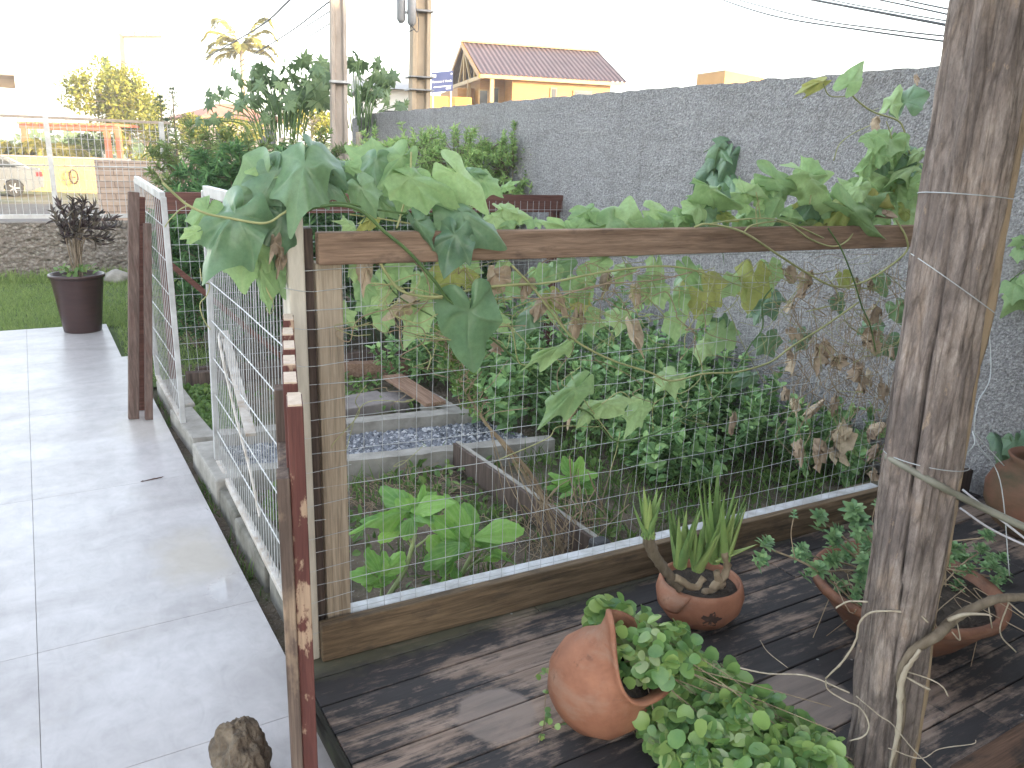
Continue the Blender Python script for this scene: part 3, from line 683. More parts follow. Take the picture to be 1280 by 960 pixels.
for px in (63, 205, -90):
    x = at_f(px, 200)[0]; b = MB(); b.box((x, Y0 - 0.004, (0.6 + zt) / 2), 0.055, 0.055, zt - 0.6 + 0.02); b.build('post', M['white_metal'], t, bevel=0.004)
# stacked stone neighbour wall
a0, a1 = aty(119, 200, 11.5), aty(196, 205, 11.5)
mb = MB(); mb.box2((a0[0], 11.5, -0.4), (3.2, 11.75, a0[2])); o = mb.build('stone_clad_wall', M['stack']); tag(o, 'beige stacked stone wall right of the yellow wall', 'wall')

# =================================================================== DECK AND FRONT FENCE
DZ = 0.06
t = thing('wooden_deck', tuple(DECK_ORG), 'dark weathered board deck with black stains under the clay pots', 'deck')
mb = MB(); y = 0.85; bw = 0.1205
while y < 2.10:
    cuts = [0.523] + sorted(rng.uniform(1.2, 3.2, 1).tolist()) + [3.64]
    for a, b_ in zip(cuts[:-1], cuts[1:]):
        mb.box2((a + 0.0015, y + 0.0022, DZ - 0.026 + rng.normal() * 0.001), (b_ - 0.0015, y + bw - 0.0022, DZ + rng.normal() * 0.0012))
    y += bw
mb.build('deck_boards', M['deck'], t, bevel=0.003)
mb = MB(); mb.box2((0.506, 0.85, -0.085), (0.5225, 2.09, DZ + 0.001)); mb.build('edge_board', M['mossy_edge'], t, bevel=0.003)
mb = MB(); mb.box2((0.528, 0.86, -0.08), (0.55, 2.1, DZ - 0.03)); mb.box2((0.55, 0.86, -0.08), (3.6, 0.90, DZ - 0.03)); 
for x in np.arange(1.1, 3.6, 0.5): mb.box2((x, 0.90, -0.08), (x + 0.05, 2.1, DZ - 0.03))
mb.build('joists', M['darkwood'], t)
a, b_ = atz(1150, 952, .07), atz(1285, 884, .07)
mb = MB(); mb.beam((1.80, 0.80, 0.015), (3.62, 0.815, 0.015), 0.085, 0.15)
o = mb.build('timber_beam', M['deckbeam'], bevel=0.006); tag(o, 'reddish brown timber beam along the near edge of the deck', 'beam')

ft = thing('garden_fence', FA, 'front garden fence of pale posts, brown rail and wire mesh', 'fence')
def fbox(p_lo, p_hi, w_, h_, name, mat, off=0.0, parent=ft, bevel=0.004):
    m_ = MB(); q0, q1 = np.array(p_lo) - FN * off, np.array(p_hi) - FN * off
    m_.beam(q0, q1, w_, h_); return m_.build(name, M[mat], parent, bevel=bevel)
L0, R0 = onf(396, 310), onf(1180, 297)
LB, RB = onf(396, 310), onf(1182, 297)
zc = (onf(396, 290)[2] + onf(396, 331)[2]) / 2
# rail from its measured ends
e0, e1 = onf(396, 290), onf(396, 331); f0, f1 = onf(1150, 280), onf(1150, 309)
c0, c1 = (e0 + e1) / 2, (f0 + f1) / 2; dirr = (c1 - c0); dirr = dirr / np.linalg.norm(dirr); c1 = c0 + dirr * (np.linalg.norm(onf(1215, 295) - c0))
fbox(c0, c1, 0.035, abs(e0[2] - e1[2]), 'top_rail', 'rail', off=0.0)
bb0 = onf(402, 800); 
h0 = onf(402, 779)[2]; 
c0 = np.array([FA[0], FA[1], 0]) + UP * ((DZ + h0) / 2 + .001); c1 = c0 + FE * 2.54
fbox(c0, c1, 0.032, h0 - DZ, 'base_board', 'baseboard', off=0.0)
print('base board top', h0)
# posts
pw = onf(430, 550, .03)[0] - onf(399, 550, .03)[0]
def fpost(px0, px1, pyb, zt_, off, mat, name='post', dep=0.06, zb_=DZ):
    x0_, x1_ = onf(px0, 560, off), onf(px1, 560, off); c = (x0_ + x1_) / 2; wdt = np.linalg.norm((x1_ - x0_)[:2])
    m_ = MB(); m_.box((c[0], c[1], (zb_ + zt_) / 2), wdt, dep, zt_ - zb_, FE, -FN, UP); return m_.build(name, M[mat], ft, bevel=0.005)
fpost(399, 430, 775, e1[2] + 0.0, 0.055, 'post')
fpost(366, 386, 820, onf(375, 268, 0.06)[2], 0.045, 'cream', dep=0.075)
fpost(386.5, 398, 820, onf(375, 285, 0.06)[2], 0.075, 'darkwood', dep=0.05)  # dark strip standing in for the shaded side of the cream post
fpost(1128, 1152, 640, e1[2], 0.055, 'darkwood')
# wire mesh behind the rail and the board
mesh = MB(); off = 0.022
wl = 0.10; wr = 2.62; zlo, zhi = 0.03, e0[2] - 0.01
k = 0
for s_ in np.arange(wl, wr, 0.0505):
    dx = rng.normal() * 0.003
    pts = [FA + FE * (s_ + dx + rng.normal() * 0.0015) - FN * (off + 0.006 * math.sin(z * 3 + s_ * 2)) + UP * z for z in np.linspace(zlo, zhi, 7)]
    mesh.tube(pts, 0.00088, 4, False)
for z in np.arange(0.085, zhi, 0.1015):
    pts = [FA + FE * s_ - FN * (off + 0.006 * math.sin(z * 3 + s_ * 2) - 0.002) + UP * (z + 0.005 * math.sin(s_ * 2.3 + z * 5) + 0.002 * rng.normal()) for s_ in np.linspace(-0.03, wr, 26)]
    mesh.tube(pts, 0.00105, 4, False)
for z in np.arange(0.15, 1.25, 0.1):            # wire ends wrapped round the corner post
    x0_, x1_ = onf(364, 560, .005), onf(400, 560, .02)
    mesh.tube([np.array([x0_[0], x0_[1], z + 0.01]), np.array([(x0_[0] + x1_[0]) / 2, x0_[1] - 0.004, z]), np.array([x1_[0], x1_[1], z - 0.006]), FA + FE * 0.11 - FN * 0.02 + UP * z], 0.0009, 4, False)
mesh.build('wire_mesh', M['wire'], ft)
# board returning along the wall end
mb = MB(); p0 = FA + FE * 2.56 - FN * 0.02; mb.beam(p0 + UP * (DZ + h0) / 2, np.array([WX - 0.03, p0[1] - 0.05, (DZ + h0) / 2]), 0.032, h0 - DZ - 0.01)
mb.build('side_board', M['darkwood'], ft, bevel=0.004)
# white painted kerb just behind the base board
mb = MB(); q0, q1 = FA + FE * 0.10 - FN * 0.09, FA + FE * 2.52 - FN * 0.09
mb.beam(q0 + UP * 0.075, q1 + UP * 0.068, 0.06, 0.155); o = mb.build('garden_kerb', M['whitekerb'], bevel=0.006); tag(o, 'white painted kerb behind the base board of the front fence', 'kerb')

# =================================================================== BACK FENCE
BY = 5.4
t = thing('back_fence', (2.0, BY, 0), 'back garden fence with maroon rail, slanted brace and wire', 'fence')
r0, r1 = aty(206, 240, BY), aty(706, 244, BY); rb = aty(206, 261, BY)
hh = 0.13
b = MB(); b.beam(r0 - UP * hh / 2, r1 - UP * hh / 2, 0.04, hh); b.build('top_rail', M['maroon'], t, bevel=0.004)
b = MB(); b.beam(aty(203, 322, BY + .04), aty(352, 446, BY + .04), 0.035, 0.14, up=(0, 1, 0)); b.build('brace', M['maroon'], t, bevel=0.004)
b = MB()
for x in np.arange(r0[0], r1[0] + .12, 0.055): b.tube([(x, BY - 0.025, 0.02), (x + rng.normal() * .003, BY - 0.025, r0[2] - 0.05)], 0.0013, 4, False)
for z in np.arange(0.06, r0[2] - 0.04, 0.105): b.tube([(r0[0] - .02, BY - 0.027, z), (r1[0] + .12, BY - 0.027, z - 0.01)], 0.0014, 4, False)
b.build('wire_mesh', M['wire'], t)
b = MB(); b.beam((r0[0] + .1, BY, 0.04), (3.5, BY, 0.04), 0.05, 0.12); b.build('base_board', M['darkwood'], t, bevel=0.004)
for px in (202, 698):
    p = aty(px, 250, BY); b = MB(); b.box((p[0], BY + 0.05, 0.6), 0.07, 0.06, 1.2); b.build('post', M['maroon'], t, bevel=0.004)

# =================================================================== WHITE GATES
def white_gate(name, b0, b1, t0, t1, label, nv, hbars, group):
    """b0/t0 far stile bottom/top, b1/t1 near stile"""
    b0, b1, t0, t1 = [np.array(p, float) for p in (b0, b1, t0, t1)]
    t = thing(name, b0, label, 'gate', group)
    P = lambda u, v: (b0 * (1 - u) + b1 * u) * (1 - v) + (t0 * (1 - u) + t1 * u) * v
    for u in (0, 1):
        m_ = MB(); m_.beam(P(u, 0), P(u, 1), 0.027, 0.027, up=(0, 1, 0)); m_.build('stile', M['white_metal'], t, bevel=0.003)
    for v in (0.0, 1.0):
        m_ = MB(); m_.beam(P(0.02, v), P(0.98, v), 0.026, 0.042 if v else 0.026); m_.build('rail', M['white_metal'] if v else M['rusty_white'], t, bevel=0.003)
    m_ = MB()
    for u in np.linspace(0.03, 0.97, nv): m_.tube([P(u, 0.0), P(u + rng.normal() * .002, 0.5), P(u, 1)], 0.0018, 4, False)
    for v in hbars: m_.tube([P(0, v), P(0.5, v + .004), P(1, v)], 0.0028, 4, False)
    m_.build('wire_bars', M['white_metal'], t)
    return t, P
gate_b, PG = white_gate('white_gate', (0.612 + .02, 3.72, 0.075), (0.585, 2.20, 0.065), aty(256, 238, 3.62), (0.60, 2.16, 1.33), 'white wire gate leaf beside the corner post with rusty brace', 34, [0.13, 0.27, 0.41, 0.55, 0.69, 0.83, 0.93], 'white wire gate leaves')
m_ = MB(); m_.beam(aty(286, 414, 3.63) + np.array([-.02, 0, 0]), PG(0.62, 0.36) + np.array([-.022, 0, 0]), 0.012, 0.035, up=(1, 0, 0)); m_.build('brace', M['rusty_white'], gate_b)
m_ = MB(); m_.tube(spline([aty(287, 432, 3.6), PG(0.13, .52), PG(0.33, .33), PG(0.52, .2), PG(0.62, .1)], 6), 0.006, 5); m_.build('rusty_rod', M['rusty_white'], gate_b)
b1 = atz(229, 529, .045); b0 = atz(197, 470, .05) + np.array([-.0, 0, 0])
gate_a, PA = white_gate('white_gate', b0, b1, aty(170, 224, b0[1]), aty(204, 246, b1[1]), 'white wire gate leaf leaning beside the old brown pickets', 15, [0.12, 0.27, 0.42, 0.57, 0.72, 0.87], 'white wire gate leaves')

# =================================================================== BROWN PICKET GATES
def picket_gate(name, tops, zb, label, pick_w, pick_t, mats, rails_side, group, ztop_list=None):
    tops = [np.array(p, float) for p in tops]
    d = _unit((tops[-1] - tops[0]) * [1, 1, 0]); nn = np.array([-d[1], d[0], 0])
    base = np.array([tops[0][0], tops[0][1], 0])
    t = thing(name, base, label, 'gate', group)
    for i, p in enumerate(tops):
        m_ = MB(); m_.box((p[0], p[1], (zb + p[2]) / 2), pick_w, pick_t, p[2] - zb, d, nn, UP)
        po = m_.build('picket', M[mats[0]], t, bevel=0.002)
        m_ = MB(); m_.box((p[0], p[1], p[2] + 0.0015), pick_w - 0.004, pick_t - 0.004, 0.003, d, nn, UP); m_.build('cut_top', M['endgrain'], po)
    return t, d, nn
pt = [atz(369 - 1, 500, 1.10), atz(362.5, 473, 1.10), atz(361.5, 451, 1.10), atz(361.2, 432, 1.10), atz(359.7, 415, 1.10), atz(360.3, 397, 1.10)]
gate_p, d, nn = picket_gate('picket_gate', pt, 0.03, 'worn red brown picket gate swung open toward the viewer beside the rock', 0.075, 0.026, ['redpaint'], 1, 'brown picket gates')
s0 = pt[0] - d * 0.02; off_n = nn * 0.024
m_ = MB(); q = s0 + off_n; m_.box((q[0], q[1], 0.51), 0.05, 0.021, 0.94, d, nn, UP); m_.build('stile', M['mottled'], gate_p, bevel=0.002)
for z in (0.25, 0.86):
    m_ = MB(); q0, q1 = s0 + d * .05 + off_n * 1.0, pt[-1] + off_n * 1.0; q0[2] = q1[2] = z; m_.beam(q0, q1, 0.02, 0.07); m_.build('rail', M['mottled'], gate_p, bevel=0.002)
m_ = MB(); q = pt[3] + off_n; m_.box((q[0], q[1], 0.52), 0.05, 0.021, 0.98, d, nn, UP); m_.build('stile', M['mottled'], gate_p, bevel=0.002)
# second leaf, far along the tiles, seen edge on
hy = 4.74
rt = [aty(167, 242, hy + .02), aty(176, 247, hy), aty(184, 280, hy - .02)]
base = atz(176, 522, 0)
t = thing('picket_gate', (base[0], base[1], 0), 'old brown boards of a picket gate leaning edge on beside the white gate', 'gate', 'brown picket gates')
for (pxt, pyt, pxb, pyb, wpx, mat, dy) in ((167, 240, 167, 523, 11, 'greyboard', 0.0), (176, 246, 177, 512, 8, 'maroon', 0.03), (184, 279, 186, 524, 8, 'greyboard', -0.02)):
    bpt = atz(pxb, pyb, 0.0); tpt = aty(pxt, pyt, bpt[1] + 0.1)
    m_ = MB(); m_.beam(bpt, tpt, 0.045, wpx * bpt[1] / 1000 * 1.05, up=(1, 0, 0)); m_.build('picket', M[mat], t, bevel=0.003)
bpt = atz(172, 518, 0); tp = aty(171.5, 246, bpt[1] + 0.1) + np.array([0, 0.03, 0])
m_ = MB(); m_.beam(bpt + np.array([0, .03, .02]), tp, 0.03, 0.012, up=(1, 0, 0)); m_.build('rail', M['oldboard'], t)

# =================================================================== CONCRETE BLOCKS ALONG THE WALKWAY
blk = [(2.08, 2.62, 0.585, .055, 'second'), (2.64, 3.10, 0.575, .06, ''), (3.115, 3.42, 0.578, .058, ''), (3.44, 4.0, 0.565, .085, '')]
labels = ['long mossy concrete block nearest the corner post', 'mossy concrete block under the middle of the white gate', 'short concrete block under the far stile of the gate', 'pale raised concrete block in the gap between white gates', 'low concrete block under the leaning white gate', 'farthest concrete block behind the brown pickets']
blk += [(4.03, 4.72, 0.575, .05, ''), (4.74, 5.40, 0.58, .05, '')]
for (y0, y1, x0, z1, _), lb in zip(blk, labels):
    m_ = MB(); yy = np.linspace(y0, y1, 8)
    m_.box2((x0, y0 + .006, -0.09), (x0 + 0.125, y1 - .006, z1))
    o = m_.build('concrete_block', M['concrete_mossy'] if y0 < 3.4 else M['concrete'], bevel=0.01); o.rotation_euler = (rng.normal() * .01, rng.normal() * .012, rng.normal() * .02)
    tag(o, lb, 'block', 'concrete blocks beside the walkway')
# dark gap soil between tile and blocks
mb = MB(); mb.box2((0.526, 2.1, -0.088), (0.70, 7.5, -0.05)); struct(mb.build('gap_soil', M['soil'], origin=(0.5, 2, 0)))

# =================================================================== GARDEN EDGING
ka, kb = atz(241, 545, .07), atz(596, 512, .07)
mb = MB()
def rough_beam(mb, p0, p1, w_, z0, z1, n=30):
    p0, p1 = np.array(p0, float), np.array(p1, float); a = _unit((p1 - p0) * [1, 1, 0]); s_ = np.array([-a[1], a[0], 0]); rows = []
    for i in range(n + 1):
        q = p0 + (p1 - p0) * i / n; j = lambda k: 0.006 * mnoise.noise(Vector((i * 0.9, k * 3.1, p0[1])))
        rows.append([(q + s_ * (w_ / 2 + j(0))) * [1, 1, 0] + UP * z0, (q + s_ * (w_ / 2 + j(1))) * [1, 1, 0] + UP * (z1 + j(2)), (q - s_ * (w_ / 2 + j(3))) * [1, 1, 0] + UP * (z1 + j(4)), (q - s_ * (w_ / 2 + j(5))) * [1, 1, 0] + UP * z0])
    mb.sheet(rows); mb.add(rows[0], [(0, 1, 2, 3)]); mb.add(rows[-1], [(3, 2, 1, 0)])
rough_beam(mb, ka, kb, 0.10, -0.08, 0.075); o = mb.build('concrete_edging', M['concrete']); tag(o, 'far concrete edging behind the strip of dark gravel', 'edging', 'concrete edgings in the garden')
kc, kd = atz(275, 590, .06), atz(690, 548, .06)
mb = MB(); rough_beam(mb, kc, kd, 0.085, -0.08, 0.065); o = mb.build('concrete_edging', M['concrete']); tag(o, 'near concrete edging in front of the strip of dark gravel', 'edging', 'concrete edgings in the garden')
# gravel strip: a sheet of little stones
gm = MB(); c_ang = np.arange(5) * 2 * math.pi / 5
for i in range(5200):
    u = rng.random(); v = 0.13 + 0.74 * rng.random(); p = (ka * (1 - u) + kb * u) * v + (kc * (1 - u) + kd * u) * (1 - v)
    if i < 5200 * 1: s_ = 0.008 + 0.011 * rng.random()
    c = np.array([p[0], p[1], 0.005 + 0.012 * rng.random()])
    q = [c + np.array([math.cos(a_) * s_ * (0.7 + .6 * rng.random()), math.sin(a_) * s_ * (0.7 + .6 * rng.random()), 0]) for a_ in c_ang] + [c + np.array([rng.normal() * s_ * .3, rng.normal() * s_ * .3, s_ * 0.8])]
    gm.add(q, [(k_, (k_ + 1) % 5, 5) for k_ in range(5)])
def _grav():
    t = NT('gravel_mix'); t.color(t.ramp(t.island(), [(0, (0.06, 0.065, 0.08)), (0.7, (0.19, 0.20, 0.23)), (1, (0.46, 0.46, 0.48))])); t.rough(0.8); return t.m
M['gravelmix'] = _grav()
o = gm.build('gravel', M['gravelmix'], origin=(1.5, 3.9, 0)); struct(o, 'stuff'); tag(o, 'dark blue grey gravel between the two concrete edgings', 'gravel')
mb = MB(); mb.sheet([[list(kc * (1 - u) + kd * u)[:2] + [0.004] for u in (0, 1)], [list(ka * (1 - u) + kb * u)[:2] + [0.004] for u in (0, 1)]]); struct(mb.build('gravel_bed', m_plain('gravel_fines', (0.05, 0.052, 0.06), (0.14, 0.145, 0.16), 70, 0.9, bump=.5, bscale=80), origin=(1.5, 3.9, 0)))
# timber on edge running to the front fence
p0, p1 = atz(570, 558, .09), atz(748, 682, .09)
mb = MB(); mb.beam(p0 - UP * .038, p1 - UP * .038, 0.035, 0.12); 
t = thing('bed_divider', (p0[0], p0[1], 0), 'dark timber on edge dividing the bed, with pale metal capping', 'timber')
mb.build('board', M['darkwood'], t, bevel=0.003)
mb = MB(); mb.beam(p0 + UP * .024 + np.array([.008, 0, 0]), p1 + UP * .024 + np.array([.008, 0, 0]), 0.019, 0.004); mb.build('capping', M['concrete'], t)
mb = MB(); mb.beam(p1 + (p0 - p1) * .02 - UP * 0.02, p1 + (p1 - p0) * .03 - UP * .02, 0.07, 0.10); mb.build('end_cap', M['cable'], t, bevel=0.012)
# loose board and old slabs
p0, p1 = atz(490, 470, .10), atz(545, 505, .10)
mb = MB(); mb.beam(p0, p1, 0.13, 0.022); o = mb.build('loose_board', M['oldboard'], bevel=0.003); tag(o, 'loose reddish brown board lying on the far edging', 'board')
p0, p1 = atz(520, 495, .06), atz(597, 518, .05)
mb = MB(); q0, q1 = atz(538, 498, .05), atz(572, 520, .05); rough_beam(mb, q0, q1, 0.13, -.06, 0.06); o = mb.build('concrete_stub', M['concrete']); tag(o, 'short concrete stub under the end of the loose board', 'kerb')
for (cx_, cy_, wx, wy, lb) in ((452, 500, .34, .26, 'flat grey slab close behind the corner post'), (512, 494, .30, .24, 'flat grey slab next to the loose board')):
    c = atz(cx_, cy_, .03); mb = MB(); mb.box((c[0], c[1], 0.0), wx, wy, 0.07 if cx_ < 480 else 0.078); o = mb.build('paving_slab', m_plain('slab', (0.15, 0.13, 0.125), (0.24, 0.215, 0.205), 8, .9, bump=.4), bevel=.008); tag(o, lb, 'slab', 'old slabs in the garden'); o.rotation_euler = (0, 0, 0.1)
c0, c1 = atz(430, 455, .05), atz(560, 452, .05)
mb = MB(); rough_beam(mb, c0, c1, .09, -.05, .06); o = mb.build('soil_edging_board', M['oldboard']); tag(o, 'brown edging board along the back of the old slabs', 'board')
c0, c1 = atz(232, 470, .07), atz(300, 466, .07)
mb = MB(); mb.beam(c0 - UP * .04, c1 - UP * .04, .06, .13); o = mb.build('timber_edging', M['darkwood'], bevel=.004); tag(o, 'dark brown timber across the soil in the gate gap', 'timber')
c = atz(575, 0 + 508, 0.0); 
def rockmesh(c, r, sc=(1, 1, 1), seed=0, sub=4, amp=0.25):
    import bmesh
    bm = bmesh.new(); bmesh.ops.create_icosphere(bm, subdivisions=sub, radius=1.0)
    V = []
    for v in bm.verts:
        p = np.array(v.co); nn_ = 1 + amp * mnoise.noise(Vector(p * 1.2 + seed)) + amp * 0.5 * mnoise.noise(Vector(p * 3 + seed)) + amp * .2 * mnoise.noise(Vector(p * 9 + seed))
        V.append(np.array(c) + p * nn_ * r * np.array(sc))
    F = [tuple(v.index for v in f.verts) for f in bm.faces]; bm.free(); return V, F
c = atz(612, 505, 0.0); mb = MB(); mb.add(*rockmesh((c[0], c[1], .02), .05, (1.5, 1, .6), 3, 3)); o = mb.build('stone', M['terracotta_moss'], smooth=True); tag(o, 'small reddish stone lying in the shaded back soil', 'stone')
c = atz(306, 985, 0.0); mb = MB(); mb.add(*rockmesh((c[0], c[1], .07), .074, (0.90, 1.0, 1.55), 11, 6, .30)); o = mb.build('rock', M['rock'], smooth=True); tag(o, 'rough brown rock on the tiles at the foot of the red picket gate', 'rock')
c = atz(148, 352, -0.03); mb = MB(); mb.add(*rockmesh((c[0], c[1] , .02), .11, (1.2, 1, .8), 5, 3)); o = mb.build('stone', M['concrete'], smooth=True); tag(o, 'pale stone on the lawn right of the tall brown planter', 'stone')

# =================================================================== LOG POST
lb0, lt0 = atz(1096, 962, 0.05), pd(1256, -60, 1.50)
ax = _unit(lt0 - lb0); Ltot = np.linalg.norm(lt0 - lb0)
lu = _unit(np.cross(ax, [0, 1, 0])); lv = np.cross(ax, lu)
mb = MB(); nr, na = 230, 120; V = []; AT = []; 
crack_l = [(0.6, 0.030), (2.2, 0.02), (3.35, 0.022), (4.15, 0.035), (5.0, 0.022), (5.6, 0.02)]
crk = []; 
for i in range(nr):
    s_ = i / (nr - 1) * Ltot * 1.34 - 0.05; fr = s_ / Ltot
    r0_ = 0.071 + 0.010 * min(fr, 1.0)
    c = lb0 + ax * s_ + lu * 0.008 * math.sin(s_ * 2.2) + lv * 0.006 * math.sin(s_ * 3 + 1)
    for k in range(na):
        a = 2 * math.pi * k / na
        d = lu * math.cos(a) + lv * math.sin(a)
        q = Vector((math.cos(a) * 2.4, math.sin(a) * 2.4, s_ * 1.1)); 
        dr = 0.012 * mnoise.noise(q) + 0.008 * mnoise.noise(Vector((math.cos(a) * 6, math.sin(a) * 6, s_ * 3.4))) + 0.005 * mnoise.noise(Vector((math.cos(a) * 14, math.sin(a) * 14, s_ * 9)))
        fl = mnoise.noise(Vector((math.cos(a) * 4.5, math.sin(a) * 4.5, s_ * 1.8 + 9)))
        if fl > 0.12: dr += 0.0035                 # plates of bark still on the log
        cv = 0.0
        for (ca, cw) in crack_l:
            aa = ca + 0.22 * math.sin(s_ * 1.7 + ca * 5) + 0.09 * mnoise.noise(Vector((s_ * 6, ca * 9, 0)))
            dd = abs((a - aa + math.pi) % (2 * math.pi) - math.pi); ww = cw * (0.6 + 0.8 * max(0, mnoise.noise(Vector((s_ * 2.4, ca * 3, 5))) + 0.35)) + 0.006
            e = math.exp(-(dd / ww) ** 2); cv = max(cv, e * min(1, max(0, 0.3 + 1.6 * mnoise.noise(Vector((s_ * 1.5, ca * 7, 2))) + 0.4)))
        dr -= 0.013 * cv
        V.append(c + d * (r0_ + dr)); AT.append(cv)
F = [(i * na + k, i * na + (k + 1) % na, (i + 1) * na + (k + 1) % na, (i + 1) * na + k) for i in range(nr - 1) for k in range(na)]
F += [tuple(range(na - 1, -1, -1)), tuple((nr - 1) * na + k for k in range(na))]
mb.add(V, F, AT)
t = thing('log_post', (lb0[0], lb0[1], 0.05), 'rough cracked log post leaning at the right edge of the deck', 'post')
lo = mb.build('trunk', M['log'], t, smooth=True, attname='crack')
# pale bare strip where the bark is gone, on the right side: per-vertex wear mark
me = lo.data; ba = me.attributes.new('bare', 'FLOAT', 'POINT')
vals = np.zeros(len(me.vertices)); Vn = np.array(V)
for i in range(nr):
    s_ = i / (nr - 1); c = lb0 + ax * (s_ * Ltot * 1.34 - .05)
    wv = 0.55 + 0.35 * mnoise.noise(Vector((s_ * 9, 1, 0)))
    for k in range(na):
        d = Vn[i * na + k] - c; d = d / np.linalg.norm(d)
        e = np.dot(d, _unit(RGT * 0.93 - FWD * 0.36))
        strip = max(0.0, (e - 0.82 - 0.1 * mnoise.noise(Vector((s_ * 14, k * .2, 0)))) / 0.1)
        vals[i * na + k] = min(1.0, strip) * (1.0 if s_ < 0.62 else max(0, 1 - (s_ - .62) * 6))
ba.data.foreach_set('value', vals)
def on_log(px, py, extra=0.0):                    # point on the near side of the log under a pixel
    d = _unit(ray(px, py)); lo_, hi_ = 1.0, 3.0
    best = None
    for tt in np.linspace(1.0, 2.6, 900):
        p = CAM + d * tt; h = np.dot(p - lb0, ax); q = p - (lb0 + ax * h); rr = np.linalg.norm(q); lim = 0.077 + 0.010 * h / Ltot + extra
        if rr < lim: return p
        if best is None or rr < best[0]: best = (rr, p)
    return best[1]
def log_loop(h, tilt, ph=0.0, r=0.0011):
    m_ = MB()
    pts = []
    for k in range(33):
        a = 2 * math.pi * k / 32; s_ = h + tilt * math.cos(a + ph)
        pts.append(lb0 + ax * s_ + (lu * math.cos(a) + lv * math.sin(a)) * (0.082 + 0.011 * s_ / Ltot))
    m_.tube(pts, r, 4, False); m_.build('tying_wire', M['wire'], t)
hs = lambda px, py: np.dot(on_log(px, py) - lb0, ax)
log_loop(hs(1200, 248), 0.01, 0, 0.0010); log_loop(hs(1200, 362), 0.06, 0.8, 0.0010); log_loop(hs(1180, 590), 0.012, 0, 0.0010)
# rod in front of the log, cords and loose wires
p = [on_log(1108, 570, .01), on_log(1165, 602, .008), on_log(1215, 628, .01), pd(1300, 668, 1.75)]
m_ = MB(); m_.tube(spline(p, 6), 0.0085, 8); o = m_.build('metal_rod', M['rod'], smooth=True); tag(o, 'thin grey green rod fixed across the log post', 'rod')
for lb, pts in (('pale cord stretched from the log to the right, upper one', [(1203, 612, 1.9), (1245, 645, 1.85), (1300, 688, 1.8)]), ('pale cord stretched from the log to the right, lower one', [(1200, 635, 1.9), (1240, 662, 1.86), (1300, 690, 1.82)])):
    m_ = MB(); m_.tube(spline([pd(*q) for q in pts], 6), 0.0026, 6); o = m_.build('cord', M['cord'], smooth=True); tag(o, lb, 'cord', 'cords tied to the log')
for lb, pts in (('fine grey wire hanging behind the log above the big clay pot', [(1236, 400, 2.2), (1238, 470, 2.2), (1222, 505, 2.1), (1220, 550, 2.1), (1250, 600, 2.1), (1262, 720, 2.1)]), ('curled grey wire end at the side of the log', [(1205, 570, 2.0), (1218, 555, 1.98), (1216, 540, 2.0), (1221, 545, 2.02), (1255, 582, 2.05)])):
    m_ = MB(); m_.tube(spline([pd(*q) for q in pts], 8), 0.0015, 5); o = m_.build('loose_wire', M['wire'], smooth=True); tag(o, lb, 'wire', 'loose wires by the log')
# broken branch lying against the log, and pale dry twigs
t = thing('dry_branch', atz(1120, 960, .06), 'broken dark branch with a pale split leaning against the log', 'branch')
pts = [on_log(1108, 985, .02), on_log(1117, 950, .015), on_log(1128, 890, .014), on_log(1126, 845, .016), on_log(1140, 815, .02), on_log(1170, 795, .03), pd(1195, 772, 1.82), pd(1225, 757, 1.80), pd(1250, 748, 1.8), pd(1300, 746, 1.8)]
m_ = MB(); m_.tube(spline(pts, 8), np.interp(np.linspace(0, 1, 73), [0, .4, .6, 1], [.006, .010, .012, .0095]), 9, jit=.06); m_.build('limb', M['bark'], t, smooth=True)
m_ = MB(); m_.tube(spline([on_log(1112, 962, .032), on_log(1124, 905, .028), on_log(1127, 850, .03), on_log(1150, 812, .035)], 8), [.003 + .004 * math.sin(x) for x in np.linspace(0.2, 2.9, 25)], 6, jit=.2); m_.build('split_wood', M['pale_bark'], t, smooth=True)
m_ = MB()
for q in ([(1185, 775, 1.8), (1205, 768, 1.78), (1232, 768, 1.77), (1240, 771, 1.76)],): m_.tube(spline([pd(*a) for a in q], 6), np.linspace(.006, .001, 19), 5)
for q in ([(1255, 748, 1.8), (1275, 765, 1.8), (1290, 775, 1.8)], [(1195, 772, 1.82), (1200, 800, 1.83), (1190, 790, 1.82)], [(1235, 755, 1.8), (1240, 785, 1.82)], [(1262, 750, 1.8), (1250, 790, 1.85), (1270, 815, 1.88)]): m_.tube(spline([pd(*a) for a in q], 6), .0018, 4)
m_.build('twig', M['pale_bark'], t, smooth=True)
t = thing('dry_twigs', atz(1040, 850, DZ), 'pale dry vine twigs strung from the leafy pot to the log', 'twig')
m_ = MB()
